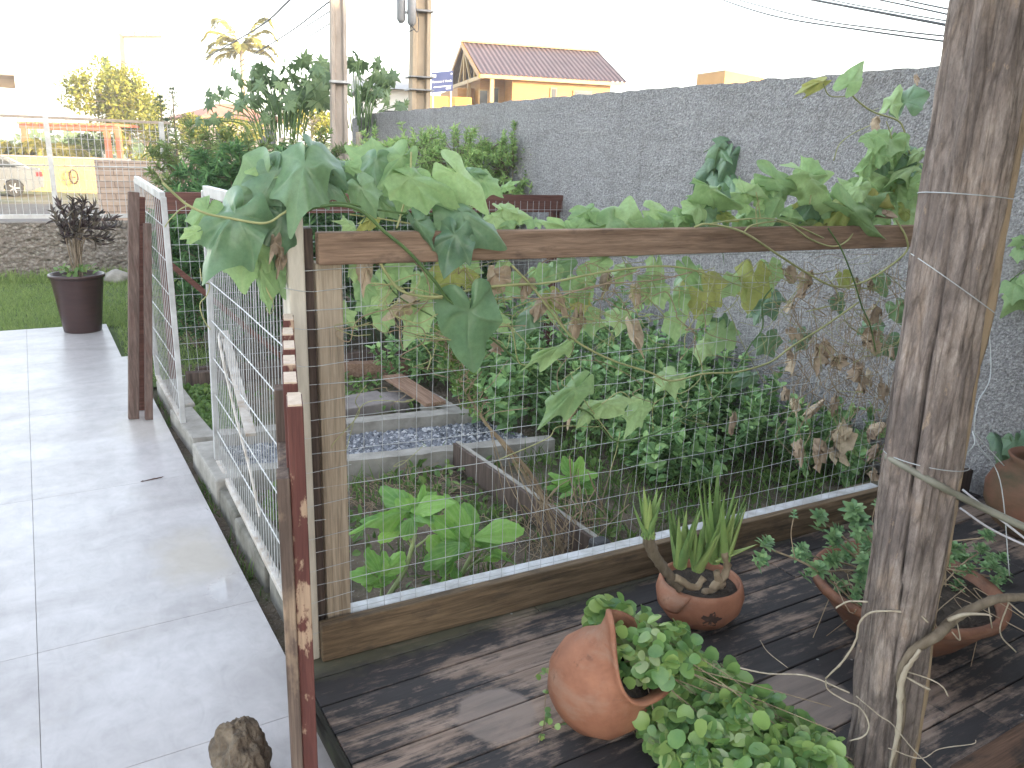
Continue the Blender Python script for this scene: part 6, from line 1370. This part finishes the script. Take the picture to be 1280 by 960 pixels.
m_ = MB(); c = pd(424, 103, 8.6); m_.box(c, W_ * 1.0, W_ * 1.05, .025, s_, f_); m_.build('steel_band', M['white_metal'], t)
t, s_, f_, at_h2, W2 = hpole(526, 524, 140, 13.5, 30, 9.0, 'sunlit thick concrete pole with grey cases in front of the cabin', 'polewarm')
m_ = MB(); c = pd(524, 15, 13.5); m_.box(c, W2 * 1.02, W2 * 1.05, .03, s_, f_); c = pd(524, 97, 13.5); m_.box(c, W2 * 1.02, W2 * 1.05, .02, s_, f_); c = pd(524, 113, 13.5); m_.box(c, W2 * 1.02, W2 * 1.05, .02, s_, f_); m_.build('steel_band', M['dark_metal'], t)
for px, py0, py1, w_ in ((501.5, -30, 27, 11), (514.5, -36, 31, 11)):
    a, b_ = pd(px + 1.5, py0, 13.25), pd(px, py1, 13.25); m_ = MB(); ww = w_ * 13.25 / F_PX
    m_.lathe([(0, -.03), (ww * .25, -.02), (ww * .5, .03), (ww * .5, np.linalg.norm(a - b_))], b_, 16); m_.build('cable_case', M['dark_metal'], t, smooth=True)
m_ = MB()
for q in ([(503, 30), (510, 36), (516, 30)], [(514, 32), (522, 40), (523, 25), (520, 10)], [(498, 28), (507, 40), (519, 36)]): m_.tube(spline([pd(a, b_, 13.2) for a, b_ in q], 6), .007, 5)
m_.build('cable_loop', M['cable'], t)
# far pole with cross arm and street lamp
D_ = 42; t = thing('utility_pole', pd(152, 190, D_) * [1, 1, 0] + UP * -.56, 'thin far pole with cross arm above the golden tree', 'pole', 'concrete utility poles')
m_ = MB(); b = pd(152, 100, D_); tp = pd(151.5, 42, D_); foot = b * [1, 1, 0] + UP * -.56; m_.beam(foot, tp, .24, .20, up=(0, 1, 0)); m_.build('shaft', M['bark'], t)
m_ = MB(); m_.beam(pd(150, 46, D_), pd(202, 46, D_), .10, .12); m_.build('cross_arm', M['bark'], t)
for px in (153, 169, 184, 200): m_ = MB(); c = pd(px, 45, D_); m_.lathe([(0, 0), (.08, .02), (.05, .12), (.10, .16), (.06, .30), (0, .32)], c, 10); m_.build('insulator', M['dark_metal'], t)
m_ = MB(); m_.tube(spline([pd(152, 76, D_), pd(168, 82, D_), pd(190, 70, D_), pd(205, 58, D_)], 6), .035, 5); m_.build('lamp_arm', M['bark'], t)
m_ = MB(); c = pd(209, 57.5, D_); m_.box(c, .42, .2, .09, RGT, FWD); m_.build('lamp_head', M['white_metal'], t, bevel=.03)
# power lines
lines = [([(372, -8, 12), (300, 48, 19), (200, 100, 40), (150, 118, 60)], .017, 'dark power line sloping down left of the near pole, steepest'), ([(420, -4, 12), (330, 60, 18), (230, 115, 38)], .013, 'power line passing behind the palm, upper'), ([(425, 6, 11), (345, 56, 17), (235, 122, 38)], .010, 'power line passing behind the palm, middle'), ([(425, 22, 11), (340, 70, 16), (220, 130, 38)], .009, 'power line passing behind the palm, lowest'),
         ([(350, -6, 12), (270, 50, 20), (205, 92, 40)], .007, 'faint power line above the palm crown'), ([(225, -6, 25), (190, 25, 34), (165, 45, 42)], .008, 'faint short line running to the far cross arm'),
         ([(870, -12, 16), (960, 18, 12), (1080, 38, 9.5), (1230, 58, 8)], .0065, 'lowest overhead line at the upper right'), ([(880, -12, 16), (1000, 20, 12), (1100, 36, 9.5), (1230, 50, 8)], .0055, 'second lowest overhead line at the upper right'), ([(975, -8, 12), (1060, 8, 10), (1230, 40, 8)], .010, 'thick overhead line in the middle at the upper right'),
         ([(1010, -6, 12), (1090, 10, 10), (1230, 34, 8)], .0045, 'thin overhead line just above the thick one'), ([(1060, -8, 11), (1130, 6, 9.5), (1230, 28, 8)], .006, 'fifth overhead line counted upward at the upper right'), ([(1100, -8, 11), (1150, 4, 9.5), (1230, 20, 8)], .006, 'uppermost overhead line at the upper right')]
for pts, r_, lb in lines:
    m_ = MB(); m_.tube(spline([pd(*q) for q in pts], 8), (r_ * 1.4 + .0015) if pts[0][0] > 800 else r_, 5); o = m_.build('power_line', M['cable'], smooth=True); tag(o, lb, 'power line', 'overhead power lines')

# =================================================================== WOODEN CABIN
D0 = 30.0; al = rad(16); u = RGT * math.cos(al) + FWD * math.sin(al); v = -RGT * math.sin(al) + FWD * math.cos(al)   # u along the long wall, v away from the viewer
c0 = pd(607, 94, D0)                                                        # eave corner nearest the gable
ez = c0[2]; ridge = pd(578, 55, D0 + 3.1)[2]; LEN = 5.65; HW = 3.3; g0 = -.56; ov = .35
cab = thing('wooden_cabin', (c0[0], c0[1], g0), 'small varnished wooden cabin with corrugated brown roof above the wall', 'cabin')
P = lambda a, b_, z: c0 * [1, 1, 0] + u * a + v * b_ + UP * z
def quad_box(mb, a0, a1, b0, b1, z0, z1): mb.box(P((a0 + a1) / 2, (b0 + b1) / 2, (z0 + z1) / 2), a1 - a0, b1 - b0, z1 - z0, u, v)
m_ = MB(); quad_box(m_, 1.15, LEN - .45, ov, 2 * HW - ov, g0, ez + .05); m_.build('front_wall', M['cabinwall'], cab)
m_ = MB(); quad_box(m_, .15, 1.15, 1.55, 2 * HW - ov, g0, ez + .05); m_.build('porch_wall', M['cabinwall'], cab)
m_ = MB(); quad_box(m_, -.55, .15, 2.5, 2 * HW - ov, g0, ez - .3); m_.build('side_wall', M['cabinwall'], cab)
m_ = MB(); 
gv = [P(1.16, ov, ez + .05), P(1.16, 2 * HW - ov, ez + .05), P(1.16, HW, ridge - .1), P(LEN - .45, ov, ez + .05), P(LEN - .45, 2 * HW - ov, ez + .05), P(LEN - .45, HW, ridge - .1)]
m_.add(gv, [(0, 1, 2), (3, 5, 4), (0, 2, 5, 3), (1, 4, 5, 2)]); m_.build('gable_wall', M['cabinwall'], cab)
m_ = MB(); nn_ = 120; rows = []
for side in (0, 1):
    rows = []
    for j in range(2):
        rows.append([P(-.2 + (LEN + .25) * i / nn_, (0 if side == 0 else 2 * HW) if j == 0 else HW, (ez + .06 if j == 0 else ridge) + .035 * (1 if (i % 4) in (0, 1) else -.4)) for i in range(nn_ + 1)])
    m_.sheet(rows)
ro = m_.build('roof', M['brownroof'], cab); sm = ro.modifiers.new('thick', 'SOLIDIFY'); sm.thickness = .03
m_ = MB(); m_.beam(P(-.25, HW, ridge + .05), P(LEN + .05, HW, ridge + .05), .22, .09); m_.build('ridge_cap', M['cabintrim'], ro)
m_ = MB(); m_.beam(P(-.2, .03, ez - .03), P(LEN + .02, .03, ez - .03), .04, .13); m_.build('eave_board', M['cabintrim'], cab)
for bb in ((0, HW), (2 * HW, HW)):
    m_ = MB(); m_.beam(P(-.24, bb[0], ez - .04), P(-.24, bb[1], ridge - .08), .05, .18); m_.build('barge_board', M['cabinwall'], cab)
m_ = MB(); m_.beam(P(-.1, 0.1, ez - .05), P(-.1, 2 * HW - .1, ez - .05), .10, .14); m_.beam(P(-.1, HW, ez), P(-.1, HW, ridge - .1), .1, .1)
m_.beam(P(-.1, HW - 1.1, ez), P(-.1, HW, ridge - .3), .08, .08); m_.beam(P(-.1, HW + 1.1, ez), P(-.1, HW, ridge - .3), .08, .08); m_.beam(P(-.1, HW * .42, ez), P(-.1, HW * .42, ez + .42), .08, .08); m_.build('truss', M['cabintrim'], cab)
for a, b_ in ((.28, .12), (-.1, 2.4)): m_ = MB(); m_.box(P(a, b_, (g0 + ez) / 2), .14, .14, ez - g0, u, v); m_.build('porch_post', M['cabintrim'], cab)
def opening(a, z0, z1, w_, b_=ov, name='window', fr=.05):
    m_ = MB(); m_.box(P(a, b_ - .015, (z0 + z1) / 2), w_ + 2 * fr, .06, z1 - z0 + 2 * fr, u, v); f = m_.build(name, M['cabintrim'], cab)
    m_ = MB(); m_.box(P(a, b_ - .035, (z0 + z1) / 2), w_, .05, z1 - z0, u, v); m_.build('pane', M['glass'], f)
zz = lambda px, py: pd(px, py, D0 + .6)[2]
opening(2.82, zz(702, 145), zz(702, 110), .17); opening(4.02, zz(735, 150), zz(735, 113), .68); opening(.78, zz(632, 142), zz(632, 108), .22, 1.55, 'window'); opening(.30, zz(612, 150), zz(612, 111), .30, 1.55, 'door')
m_ = MB(); quad_box(m_, -1.9, -.2, 1.4, 4.6, g0, pd(545, 117, D0)[2]); o = m_.build('orange_shed', M['orangewall']); tag(o, 'low orange walled shed left of the wooden cabin', 'shed')
# blue banner by the pole
D_ = 21.0; bl, br_, tl = pd(539, 115, D_), pd(566, 112.5, D_), pd(539, 91.5, D_); tr = pd(566, 90, D_)
t = thing('banner_sign', ((bl + br_) / 2) * [1, 1, 0] + UP * g0, 'blue banner with white lettering between pole and cabin', 'sign')
sx = _unit(br_ - bl); fn = np.array([sx[1], -sx[0], 0]); wS = np.linalg.norm(br_ - bl); hS = np.linalg.norm(tl - bl); cS = (bl + br_ + tl + tr) / 4
m_ = MB(); m_.box(cS, wS, .025, hS, sx, -fn, UP); m_.build('panel', M['signblue'], t)
for k in (-.42, .42): m_ = MB(); q = cS + sx * wS * k - fn * .04; m_.box((q[0], q[1], (g0 + cS[2]) / 2), .04, .04, cS[2] - g0 + hS * .3, sx, -fn, UP); m_.build('post', M['white_metal'], t)
def letters(txt, size, off_x, off_z, nm):
    cu = bpy.data.curves.new(nm, 'FONT'); cu.body = txt; cu.size = size; cu.align_x = 'CENTER'; cu.align_y = 'CENTER'; cu.extrude = .002
    tmp = bpy.data.objects.new(nm, cu); COL.objects.link(tmp); dg = bpy.context.evaluated_depsgraph_get(); me = bpy.data.meshes.new_from_object(tmp.evaluated_get(dg)); bpy.data.objects.remove(tmp)
    V = np.array([v_.co for v_ in me.vertices]); F = [tuple(p.vertices) for p in me.polygons]; q = cS + fn * .016 + sx * off_x + UP * off_z
    m2 = MB(); m2.add(q[None] + V[:, 0, None] * sx[None] + V[:, 1, None] * UP[None] + V[:, 2, None] * fn[None], F); m2.build(nm, M['signwhite'], t)
letters('Terreno à Venda', wS * .135, 0, hS * .02, 'lettering')
for (a, b_, w_, h_) in ((-.36, .32, .16, .15), (.44, .35, .06, .08), (.02, -.24, .80, .04), (.30, -.36, .22, .06)):
    m_ = MB(); m_.box(cS + fn * .0145 + sx * wS * a + UP * hS * b_, wS * w_, .004, hS * h_, sx, -fn, UP); m_.build('printed_mark', M['signwhite'], t)

# =================================================================== OTHER BUILDINGS
def block(name, corners_px, depth_l, depth_r, thick, ztop, mat, label, cat='building', z0=-.56):
    a, b_ = pd(*corners_px[0], depth_l), pd(*corners_px[1], depth_r); s_ = _unit((b_ - a) * [1, 1, 0]); f_ = np.array([-s_[1], s_[0], 0]); L_ = np.linalg.norm((b_ - a)[:2]); c = (a + b_) / 2
    t = thing(name, (c[0], c[1], z0), label, cat); m_ = MB(); m_.box(c * [1, 1, 0] + f_ * thick / 2 + UP * (z0 + ztop) / 2, L_, thick, ztop - z0, s_, f_); m_.build('wall', M[mat], t); return t, c, s_, f_, L_
# orange block: two visible faces, corner at px 907
k = pd(907, 88, 44); aL, aR = pd(872, 88, 46.5), pd(956, 88, 47.2); ztop = k[2]; ch = aL + aR - k
t = thing('orange_building', ((k + ch) / 2) * [1, 1, 0] + UP * g0, 'plain orange block of a building above the grey wall', 'building')
m_ = MB(); bt = [q * [1, 1, 0] + UP * g0 for q in (k, aR, ch, aL)]; tp = [q * [1, 1, 0] + UP * ztop for q in (k, aR, ch, aL)]; m_.add(bt + tp, [(0, 1, 5, 4), (1, 2, 6, 5), (2, 3, 7, 6), (3, 0, 4, 7), (4, 5, 6, 7)]); m_.build('wall', M['orangewall'], t)
m_ = MB(); m_.beam(tp[3], tp[0], .05, .06); m_.beam(tp[0], tp[1], .05, .06); m_.build('coping', M['cabintrim'], t)
# house with red roof behind the papaya
D_ = 42; t, c, s_, f_, L_ = block('red_roofed_house', [(262, 150), (345, 150)], D_, D_ + 2, 6, pd(300, 146, D_)[2], 'claddedwall', 'pale house with red tiled roof behind the papaya', 'house')
ze, zr = pd(300, 147, D_)[2], pd(300, 126, D_)[2]
m_ = MB(); A = [c * [1, 1, 0] + s_ * a * (L_ / 2 + .6) + f_ * b_ for a, b_ in ((-1, -.6), (1, -.6), (1, 6.6), (-1, 6.6))]; rl = [c * [1, 1, 0] + s_ * a * (L_ / 2 - 1.2) + f_ * 3 for a in (-.4, 1)]
m_.add([q + UP * ze for q in A] + [q + UP * zr for q in rl], [(0, 1, 5, 4), (1, 2, 5), (2, 3, 4, 5), (3, 0, 4)]); ro = m_.build('roof', M['redroof'], t); sm = ro.modifiers.new('t', 'SOLIDIFY'); sm.thickness = .12
for a in (-.3, .35): m_ = MB(); m_.box(c * [1, 1, 0] + s_ * a * L_ - f_ * .02 + UP * (ze - 1.0), .9, .06, 1.0, s_, f_); m_.build('window', M['glass'], t)
# white house with grey roof between the poles
D_ = 36; t, c, s_, f_, L_ = block('white_house', [(452, 150), (514, 150)], D_, D_ + .5, 6, pd(490, 112, D_)[2], 'whitewall', 'white house with grey roof between the two near poles', 'house')
ze, zr = pd(490, 112, D_)[2], pd(490, 90, D_)[2]
m_ = MB(); A = [c * [1, 1, 0] + s_ * a * (L_ / 2 + .2) + f_ * b_ for a, b_ in ((-1, -.5), (1, -.5), (1, 6.5), (-1, 6.5))]; rl = [c * [1, 1, 0] + s_ * a * (L_ / 2 + .2) + f_ * 3 for a in (-1, 1)]
m_.add([q + UP * ze for q in A] + [q + UP * zr for q in rl], [(0, 1, 5, 4), (2, 3, 4, 5), (0, 4, 3), (1, 2, 5)]); m_.build('roof', M['greyroof'], t)
m_ = MB(); m_.box(c * [1, 1, 0] + s_ * L_ * .1 - f_ * .02 + UP * (ze - 1.3), 1.1, .06, .8, s_, f_); m_.build('window', M['glass'], t)
# flat roofed house at the left edge
D_ = 22; e = pd(17, 86, D_); XW, YW = np.array([1.0, 0, 0]), np.array([0, 1.0, 0]); t = thing('flat_roofed_house', pd(-60, 180, D_) * [1, 1, 0] + UP * -.56, 'pale flat roofed house at the left edge with thick eave', 'house')
m_ = MB(); zt_, zb_ = pd(10, 84, D_)[2], pd(10, 96, D_)[2]; q = pd(-28, 120, D_); m_.box(q * [1, 1, 0] - XW * 3 + YW * 3 + UP * (zb_ - .56) / 2, 6, 6, zb_ + .56); m_.build('wall', M['whitewall'], t)
m_ = MB(); m_.box(e * [1, 1, 0] - XW * 3.2 + YW * 2.8 + UP * (zt_ + zb_) / 2, 6.4, 6.6, zt_ - zb_); m_.build('eave', M['claddedwall'], t, bevel=.03)
m_ = MB(); m_.box(e * [1, 1, 0] - XW * 3.3 + YW * 2.8 + UP * (zt_ + .1), 6.0, 6.2, .2); m_.build('roof', M['redroof'], t)

# =================================================================== STREET: YELLOW WALL, CAR, PERGOLA
D_ = 33.0; yl_, yr_ = pd(-120, 198, D_), pd(160, 196, D_); ytop = pd(90, 198, D_)[2]; s_ = _unit((yr_ - yl_) * [1, 1, 0]); f_ = np.array([-s_[1], s_[0], 0])
t = thing('yellow_wall', ((yl_ + yr_) / 2) * [1, 1, 0] + UP * -.56, 'yellow street wall across the road with a round dark emblem', 'wall')
m_ = MB(); c = (yl_ + yr_) / 2; m_.box(c * [1, 1, 0] + UP * (ytop - .6) / 2, np.linalg.norm((yr_ - yl_)[:2]), .2, ytop + .6, s_, f_); m_.build('wall', M['yellowwall'], t)
m_ = MB(); m_.box(c * [1, 1, 0] + UP * (ytop + .03), np.linalg.norm((yr_ - yl_)[:2]) + .1, .26, .06, s_, f_); m_.build('coping', M['claddedwall'], t)
q0 = pd(92, 221, D_ - .095); m_ = MB(); R0_, r0_ = .19, .045; V = []; nA = 36
m_.tube([q0 + s_ * .17 * math.cos(a) + UP * .27 * math.sin(a) for a in np.linspace(0, 2 * math.pi, 37)], .032, 6, False)
for a in np.linspace(.3, 5.9, 14): m_.box(q0 + s_ * .17 * math.cos(a) + UP * .27 * math.sin(a), .09, .03, .03, _unit(s_ * math.cos(a + .6) + UP * math.sin(a + .6)), f_, UP)
m_.box(q0 + UP * -.02, .14, .02, .05, s_, f_); m_.build('emblem', M['stain'], t)
# car
D_ = 30.0; rear = pd(53.5, 225, D_); X_ = np.array([1.0, 0, 0]); gzc = -0.552; car0 = np.array([rear[0], rear[1], gzc])
car = thing('parked_car', car0 + X_ * -2.2, 'silver saloon car parked across the street behind the fence', 'car')
def carbody(profile, y0, y1, name, mat, parent=car, bevel=.05, taper=0.0):
    m_ = MB(); n = len(profile); V = []
    for yy, tp in ((y0, taper), (y1, taper)):
        for (x, z) in profile: V.append(car0 + np.array([-x, yy + (tp * (z - .9) if z > .9 else 0) * (1 if yy == y0 else -1), z]))
    F = [(i, (i + 1) % n, n + (i + 1) % n, n + i) for i in range(n)] + [tuple(range(n)), tuple(range(2 * n - 1, n - 1, -1))]
    m_.add(V, F); return m_.build(name, M[mat], parent, bevel=bevel)
arch = lambda cx_, r_: [(cx_ + r_ * math.cos(a), .31 + r_ * math.sin(a)) for a in np.linspace(-.25, math.pi + .25, 12)]
low = [(0.02, .42), (0.0, .70), (.06, .95), (.35, 1.0), (1.0, 1.0), (3.1, .96), (4.1, .84), (4.42, .66), (4.45, .30), (4.1, .22)] + [(a, z) for a, z in arch(3.55, .36)[::-1]][::-1][::-1] + [(2.9, .22), (1.6, .22)] + arch(.95, .36)[::-1][::-1] + [(.3, .28)]
low = [(0.02, .42), (0.0, .70), (.06, .95), (.35, 1.0), (1.0, 1.0), (3.1, .96), (4.1, .84), (4.42, .66), (4.45, .30), (3.98, .22)] + [(3.55 + .37 * math.cos(a), .31 + .37 * math.sin(a)) for a in np.linspace(-.24, math.pi + .24, 12)] + [(1.38, .22)] + [(.95 + .37 * math.cos(a), .31 + .37 * math.sin(a)) for a in np.linspace(-.24, math.pi + .24, 12)] + [(.4, .25)]
carbody(low, 0, 1.72, 'body', 'silver', bevel=.04)
carbody([(.42, .98), (1.05, 1.36), (1.6, 1.44), (2.3, 1.42), (3.15, .97)], .10, 1.62, 'cabin', 'silver', taper=.25, bevel=.03)
carbody([(.72, 1.0), (1.12, 1.30), (1.58, 1.37), (1.62, 1.0)], .085, .12, 'side_window', 'glass', taper=.25, bevel=0); carbody([(1.68, 1.0), (1.66, 1.37), (2.25, 1.35), (2.85, 1.0)], .085, .12, 'side_window', 'glass', taper=.25, bevel=0)
carbody([(.46, 1.02), (.98, 1.33), (.99, 1.31), (.48, 1.0)], .25, 1.47, 'rear_window', 'glass', taper=.2, bevel=0)
for yy in (.0, 1.72 - .30): m_ = MB(); m_.box(car0 + np.array([-.09, yy + .14, .82]), .22, .32, .17); m_.build('tail_light', M['taillight'], car, bevel=.03)
m_ = MB(); m_.box(car0 + np.array([-.03, .86, .42]), .12, 1.66, .20); m_.build('bumper', M['silver'], car, bevel=.04)
for x in (.95, 3.55):
    for yy in (.06, 1.62):
        c = car0 + np.array([-x, yy, .31]); MR = rotm((1, 0, 0), math.pi / 2); m_ = MB(); m_.lathe([(.17, -.09), (.29, -.10), (.31, -.06), (.31, .06), (.29, .10), (.17, .09)], c, 28, MR); w_ = m_.build('wheel', M['rubber'], car, smooth=False)
        m_ = MB(); m_.lathe([(0, -.06), (.05, -.07), (.19, -.085), (.20, -.05), (.20, .05), (.19, .085), (.05, .07), (0, .06)], c, 20, MR)
        for q in range(5): a = q * 1.2566; m_.box(c + np.array([.1 * math.cos(a), -.09 if yy < 1 else .09, .1 * math.sin(a)]), .17, .03, .04, (math.cos(a), 0, math.sin(a)), (0, 1, 0), (-math.sin(a), 0, math.cos(a)))
        m_.build('rim', M['rim'], w_)
# red pergola
D_ = 37; t = thing('red_pergola', pd(90, 190, D_) * [1, 1, 0] + UP * -.56, 'red painted timber pergola behind the yellow wall', 'pergola')
a, b_ = pd(25, 158, D_), pd(149, 161, D_)
m_ = MB(); m_.beam(a, b_, .16, .20); m_.build('beam', M['redbeam'], t); m_ = MB(); m_.beam(a + FWD * 2.5, b_ + FWD * 2.5, .16, .20); m_.build('beam', M['redbeam'], t)
for k in np.linspace(.02, .98, 12): q = a * (1 - k) + b_ * k; m_ = MB(); m_.beam(q + UP * .16 - FWD * .3, q + UP * .16 + FWD * 2.8, .06, .12); m_.build('rafter', M['redbeam'], t)
for px in (133, 147, 30): q = pd(px, 160, D_); m_ = MB(); m_.box((q[0], q[1], (q[2] - .56) / 2), .22, .2, q[2] + .56, RGT, FWD); m_.build('post', M['redbeam'], t)

# =================================================================== DISTANT TREES
def crown_tree(name, label, px, py, rx, ry, depth, mat, n, L_, trunk_px=None, clumps=26, group='trees across the street', bark='pale_bark', cat='tree'):
    c = pd(px, py, depth); Rx, Rz = rx * depth / F_PX, ry * depth / F_PX; foot = np.array([c[0], c[1], -.56]) if trunk_px is None else pd(*trunk_px, depth) * [1, 1, 0] + UP * -.56
    t = thing(name, foot, label, cat, group); fol, stm = MB(), MB()
    stm.tube(spline([foot, (foot + c) / 2 + rnd(1)[0] * .1, c], 6), np.linspace(.10, .05, 13), 7)
    for k in range(clumps):
        uu = nrm(rnd(1))[0] * (.25 + .75 * rng.random() ** .5); cc = c + uu[0] * RGT * Rx + uu[1] * FWD * Rx * .9 + uu[2] * UP * Rz; stm.tube(spline([c - UP * Rz * .5 * rng.random(), (c + cc) / 2, cc], 4), [.03] * 4 + [.022] * 4 + [.01], 5)
        m = n // clumps; s_ = .30 * Rx * (.7 + .7 * rng.random()); w_ = nrm(rnd(m)); Pp = cc + w_ * s_ * (.35 + .65 * rng.random(m))[:, None] * np.array([1, 1, .8])
        scatter(fol, T_QUAD, Pp, w_ * .6 + rnd(m, .6) - [0, 0, .2], w_ * .6 + [0, 0, .6] + rnd(m, .4), L_ * (.7 + .6 * rng.random(m)), L_ * .45)
    fol.build('crown', M[mat], t); stm.build('trunk', M[bark], t, smooth=True)
crown_tree('leafy_tree', 'golden green sunlit tree across the street under the far pole', 142, 125, 50, 40, 40, 'tree_gold', 5200, .26, (151, 195), 40)
crown_tree('leafy_tree', 'green tree to the right of the pergola behind the hedge', 182, 175, 38, 36, 39, 'tree_gold', 2600, .22, (180, 200), 24)
crown_tree('leafy_tree', 'dark green tree inside the pergola behind the yellow wall', 108, 182, 28, 20, 40, 'tree_dark', 1800, .2, None, 16)
crown_tree('leafy_tree', 'thin tall tree top rising above the golden tree', 132, 85, 7, 16, 44, 'tree_dark', 240, .22, (136, 195), 8)
crown_tree('leafy_tree', 'warm toned bush below the red roofed house', 240, 160, 22, 18, 34, 'tree_gold', 1200, .18, None, 14)
crown_tree('leafy_tree', 'sunlit bush showing between the papaya stems', 390, 150, 34, 18, 30, 'tree_gold', 1600, .16, None, 16)
crown_tree('leafy_tree', 'sunlit bush left of the papaya trunk', 300, 162, 30, 14, 30, 'tree_gold', 1200, .15, None, 14)
for (px, py, dd, lb) in ((28, 186, 38, 'yellow green palm bush above the parked car'), (58, 186, 37.6, 'yellow green palm bush left of the fence post'), (84, 188, 38.4, 'yellow green palm bush right of the fence post')):
    c = pd(px, py + 12, dd); t = thing('palm_bush', (c[0], c[1], -.56), lb, 'palm', 'palm bushes behind the yellow wall'); fol = MB(); stm = MB(); stm.tube([(c[0], c[1], -.56), c], .08, 6)
    for k in range(26):
        a = rng.random() * 6.28; el = .25 + rng.random(); dh = np.array([math.cos(a), math.sin(a), 0]); L_ = 1.0 + .5 * rng.random(); P_ = spline([c, c + dh * L_ * .45 + UP * L_ * .5 * el, c + dh * L_ * (.9) + UP * L_ * (.45 * el - .15)], 5)
        for i, p in enumerate(P_[2:]):
            ax_ = _unit(P_[min(i + 3, len(P_) - 1)] - P_[i + 1] + 1e-6); sd = _unit(np.cross(ax_, UP)); n = 6
            scatter(fol, T_LANCE, np.tile(p, (n, 1)) + rnd(n, .03), np.concatenate([np.tile(sd + ax_ * .6, (3, 1)), np.tile(-sd + ax_ * .6, (3, 1))]) + rnd(n, .2) - [0, 0, .3], np.tile(UP, (n, 1)) + rnd(n, .3), .36, .045)
    fol.build('fronds', M['palm'], t); stm.build('trunk', M['bark'], t)
# tall palm
D_ = 46; c = pd(302, 62, D_); foot = pd(303, 180, D_) * [1, 1, 0] + UP * -.56; t = thing('palm_tree', foot, 'tall slender sunlit palm with drooping fronds', 'palm')
m_ = MB(); m_.tube(spline([foot, (foot + c) / 2 + RGT * .1, c], 8), np.linspace(.20, .13, 17), 10); m_.build('trunk', M['polewarm'], t, smooth=True)
fr = [(-1, .05, 2.0, .1), (-.95, .35, 2.1, .2), (-.7, .8, 2.0, -.2), (-.25, 1.5, 1.9, .1), (.25, 1.6, 1.8, 0), (.65, 1.0, 1.9, .1), (1.0, .3, 1.9, .1), (1.0, .0, 1.7, .2), (-.9, -.2, 1.8, .3), (.6, .5, 1.5, 1), (-.5, .6, 1.6, -1), (-.6, .2, 1.7, .8), (.75, .6, 1.6, -.6), (.3, .3, 1.4, -1)]
fol = MB(); st = MB()
for (a, el, L_, f_) in fr:
    dh = _unit(RGT * a + FWD * f_ + 1e-6 * UP); P_ = spline([c, c + (dh * .40 + UP * .42 * el) * L_, c + (dh * .78 + UP * (.62 * el - .06)) * L_, c + (dh * 1.02 + UP * (.62 * el - .26)) * L_], 8); st.tube(P_, np.linspace(.04, .012, len(P_)), 5)
    for i in range(2, len(P_)):
        p = P_[i]; ax_ = _unit(P_[i] - P_[i - 1]); sd = _unit(np.cross(ax_, UP) + 1e-6); n = 6; k = math.sin(math.pi * min(1, (i + 3) / (len(P_) + 3)))
        scatter(fol, T_LANCE, np.tile(p, (n, 1)) + ax_ * rng.random((n, 1)) * .1, np.concatenate([np.tile(sd + ax_ * .8, (3, 1)), np.tile(-sd + ax_ * .8, (3, 1))]) + rnd(n, .12) - [0, 0, .25], np.tile(UP, (n, 1)) + rnd(n, .3), .58 * (.45 + .55 * k), .026)
fol.build('fronds', M['palm'], t); st.build('frond_ribs', M['palm'], t)
# far belt of greenery closing the horizon
m_ = MB(); n = 9000; xx = rng.uniform(-120, 160, n); yy = 95 + rng.random(n) * 25; h = 2.0 + 2.2 * np.array([mnoise.noise(Vector((x * .09, 0, 0))) for x in xx]) + 1.2 * np.array([mnoise.noise(Vector((x * .4, 3, 0))) for x in xx])
P_ = np.stack([xx, yy, -.5 + np.maximum(.4, h) * rng.random(n) ** .6], 1); scatter(m_, T_QUAD, P_, rnd(n), rnd(n) + [0, -1, 1], .9, .6); o = m_.build('far_greenery', M['tree_dark'], origin=(0, 100, 0)); struct(o, 'stuff'); tag(o, 'far low belt of greenery on the horizon', 'greenery')

c = atz(195, 598, .004); m_ = MB(); lobed(m_, c - np.array([.035, 0, 0]), c + np.array([.04, .01, 0.004]), .014, UP, OUT_HEART, .3, .1, .03, .1); o = m_.build('fallen_leaf', M['stain'], attname='vein'); tag(o, 'thin dark fallen leaf lying on the pale tiles', 'leaf')
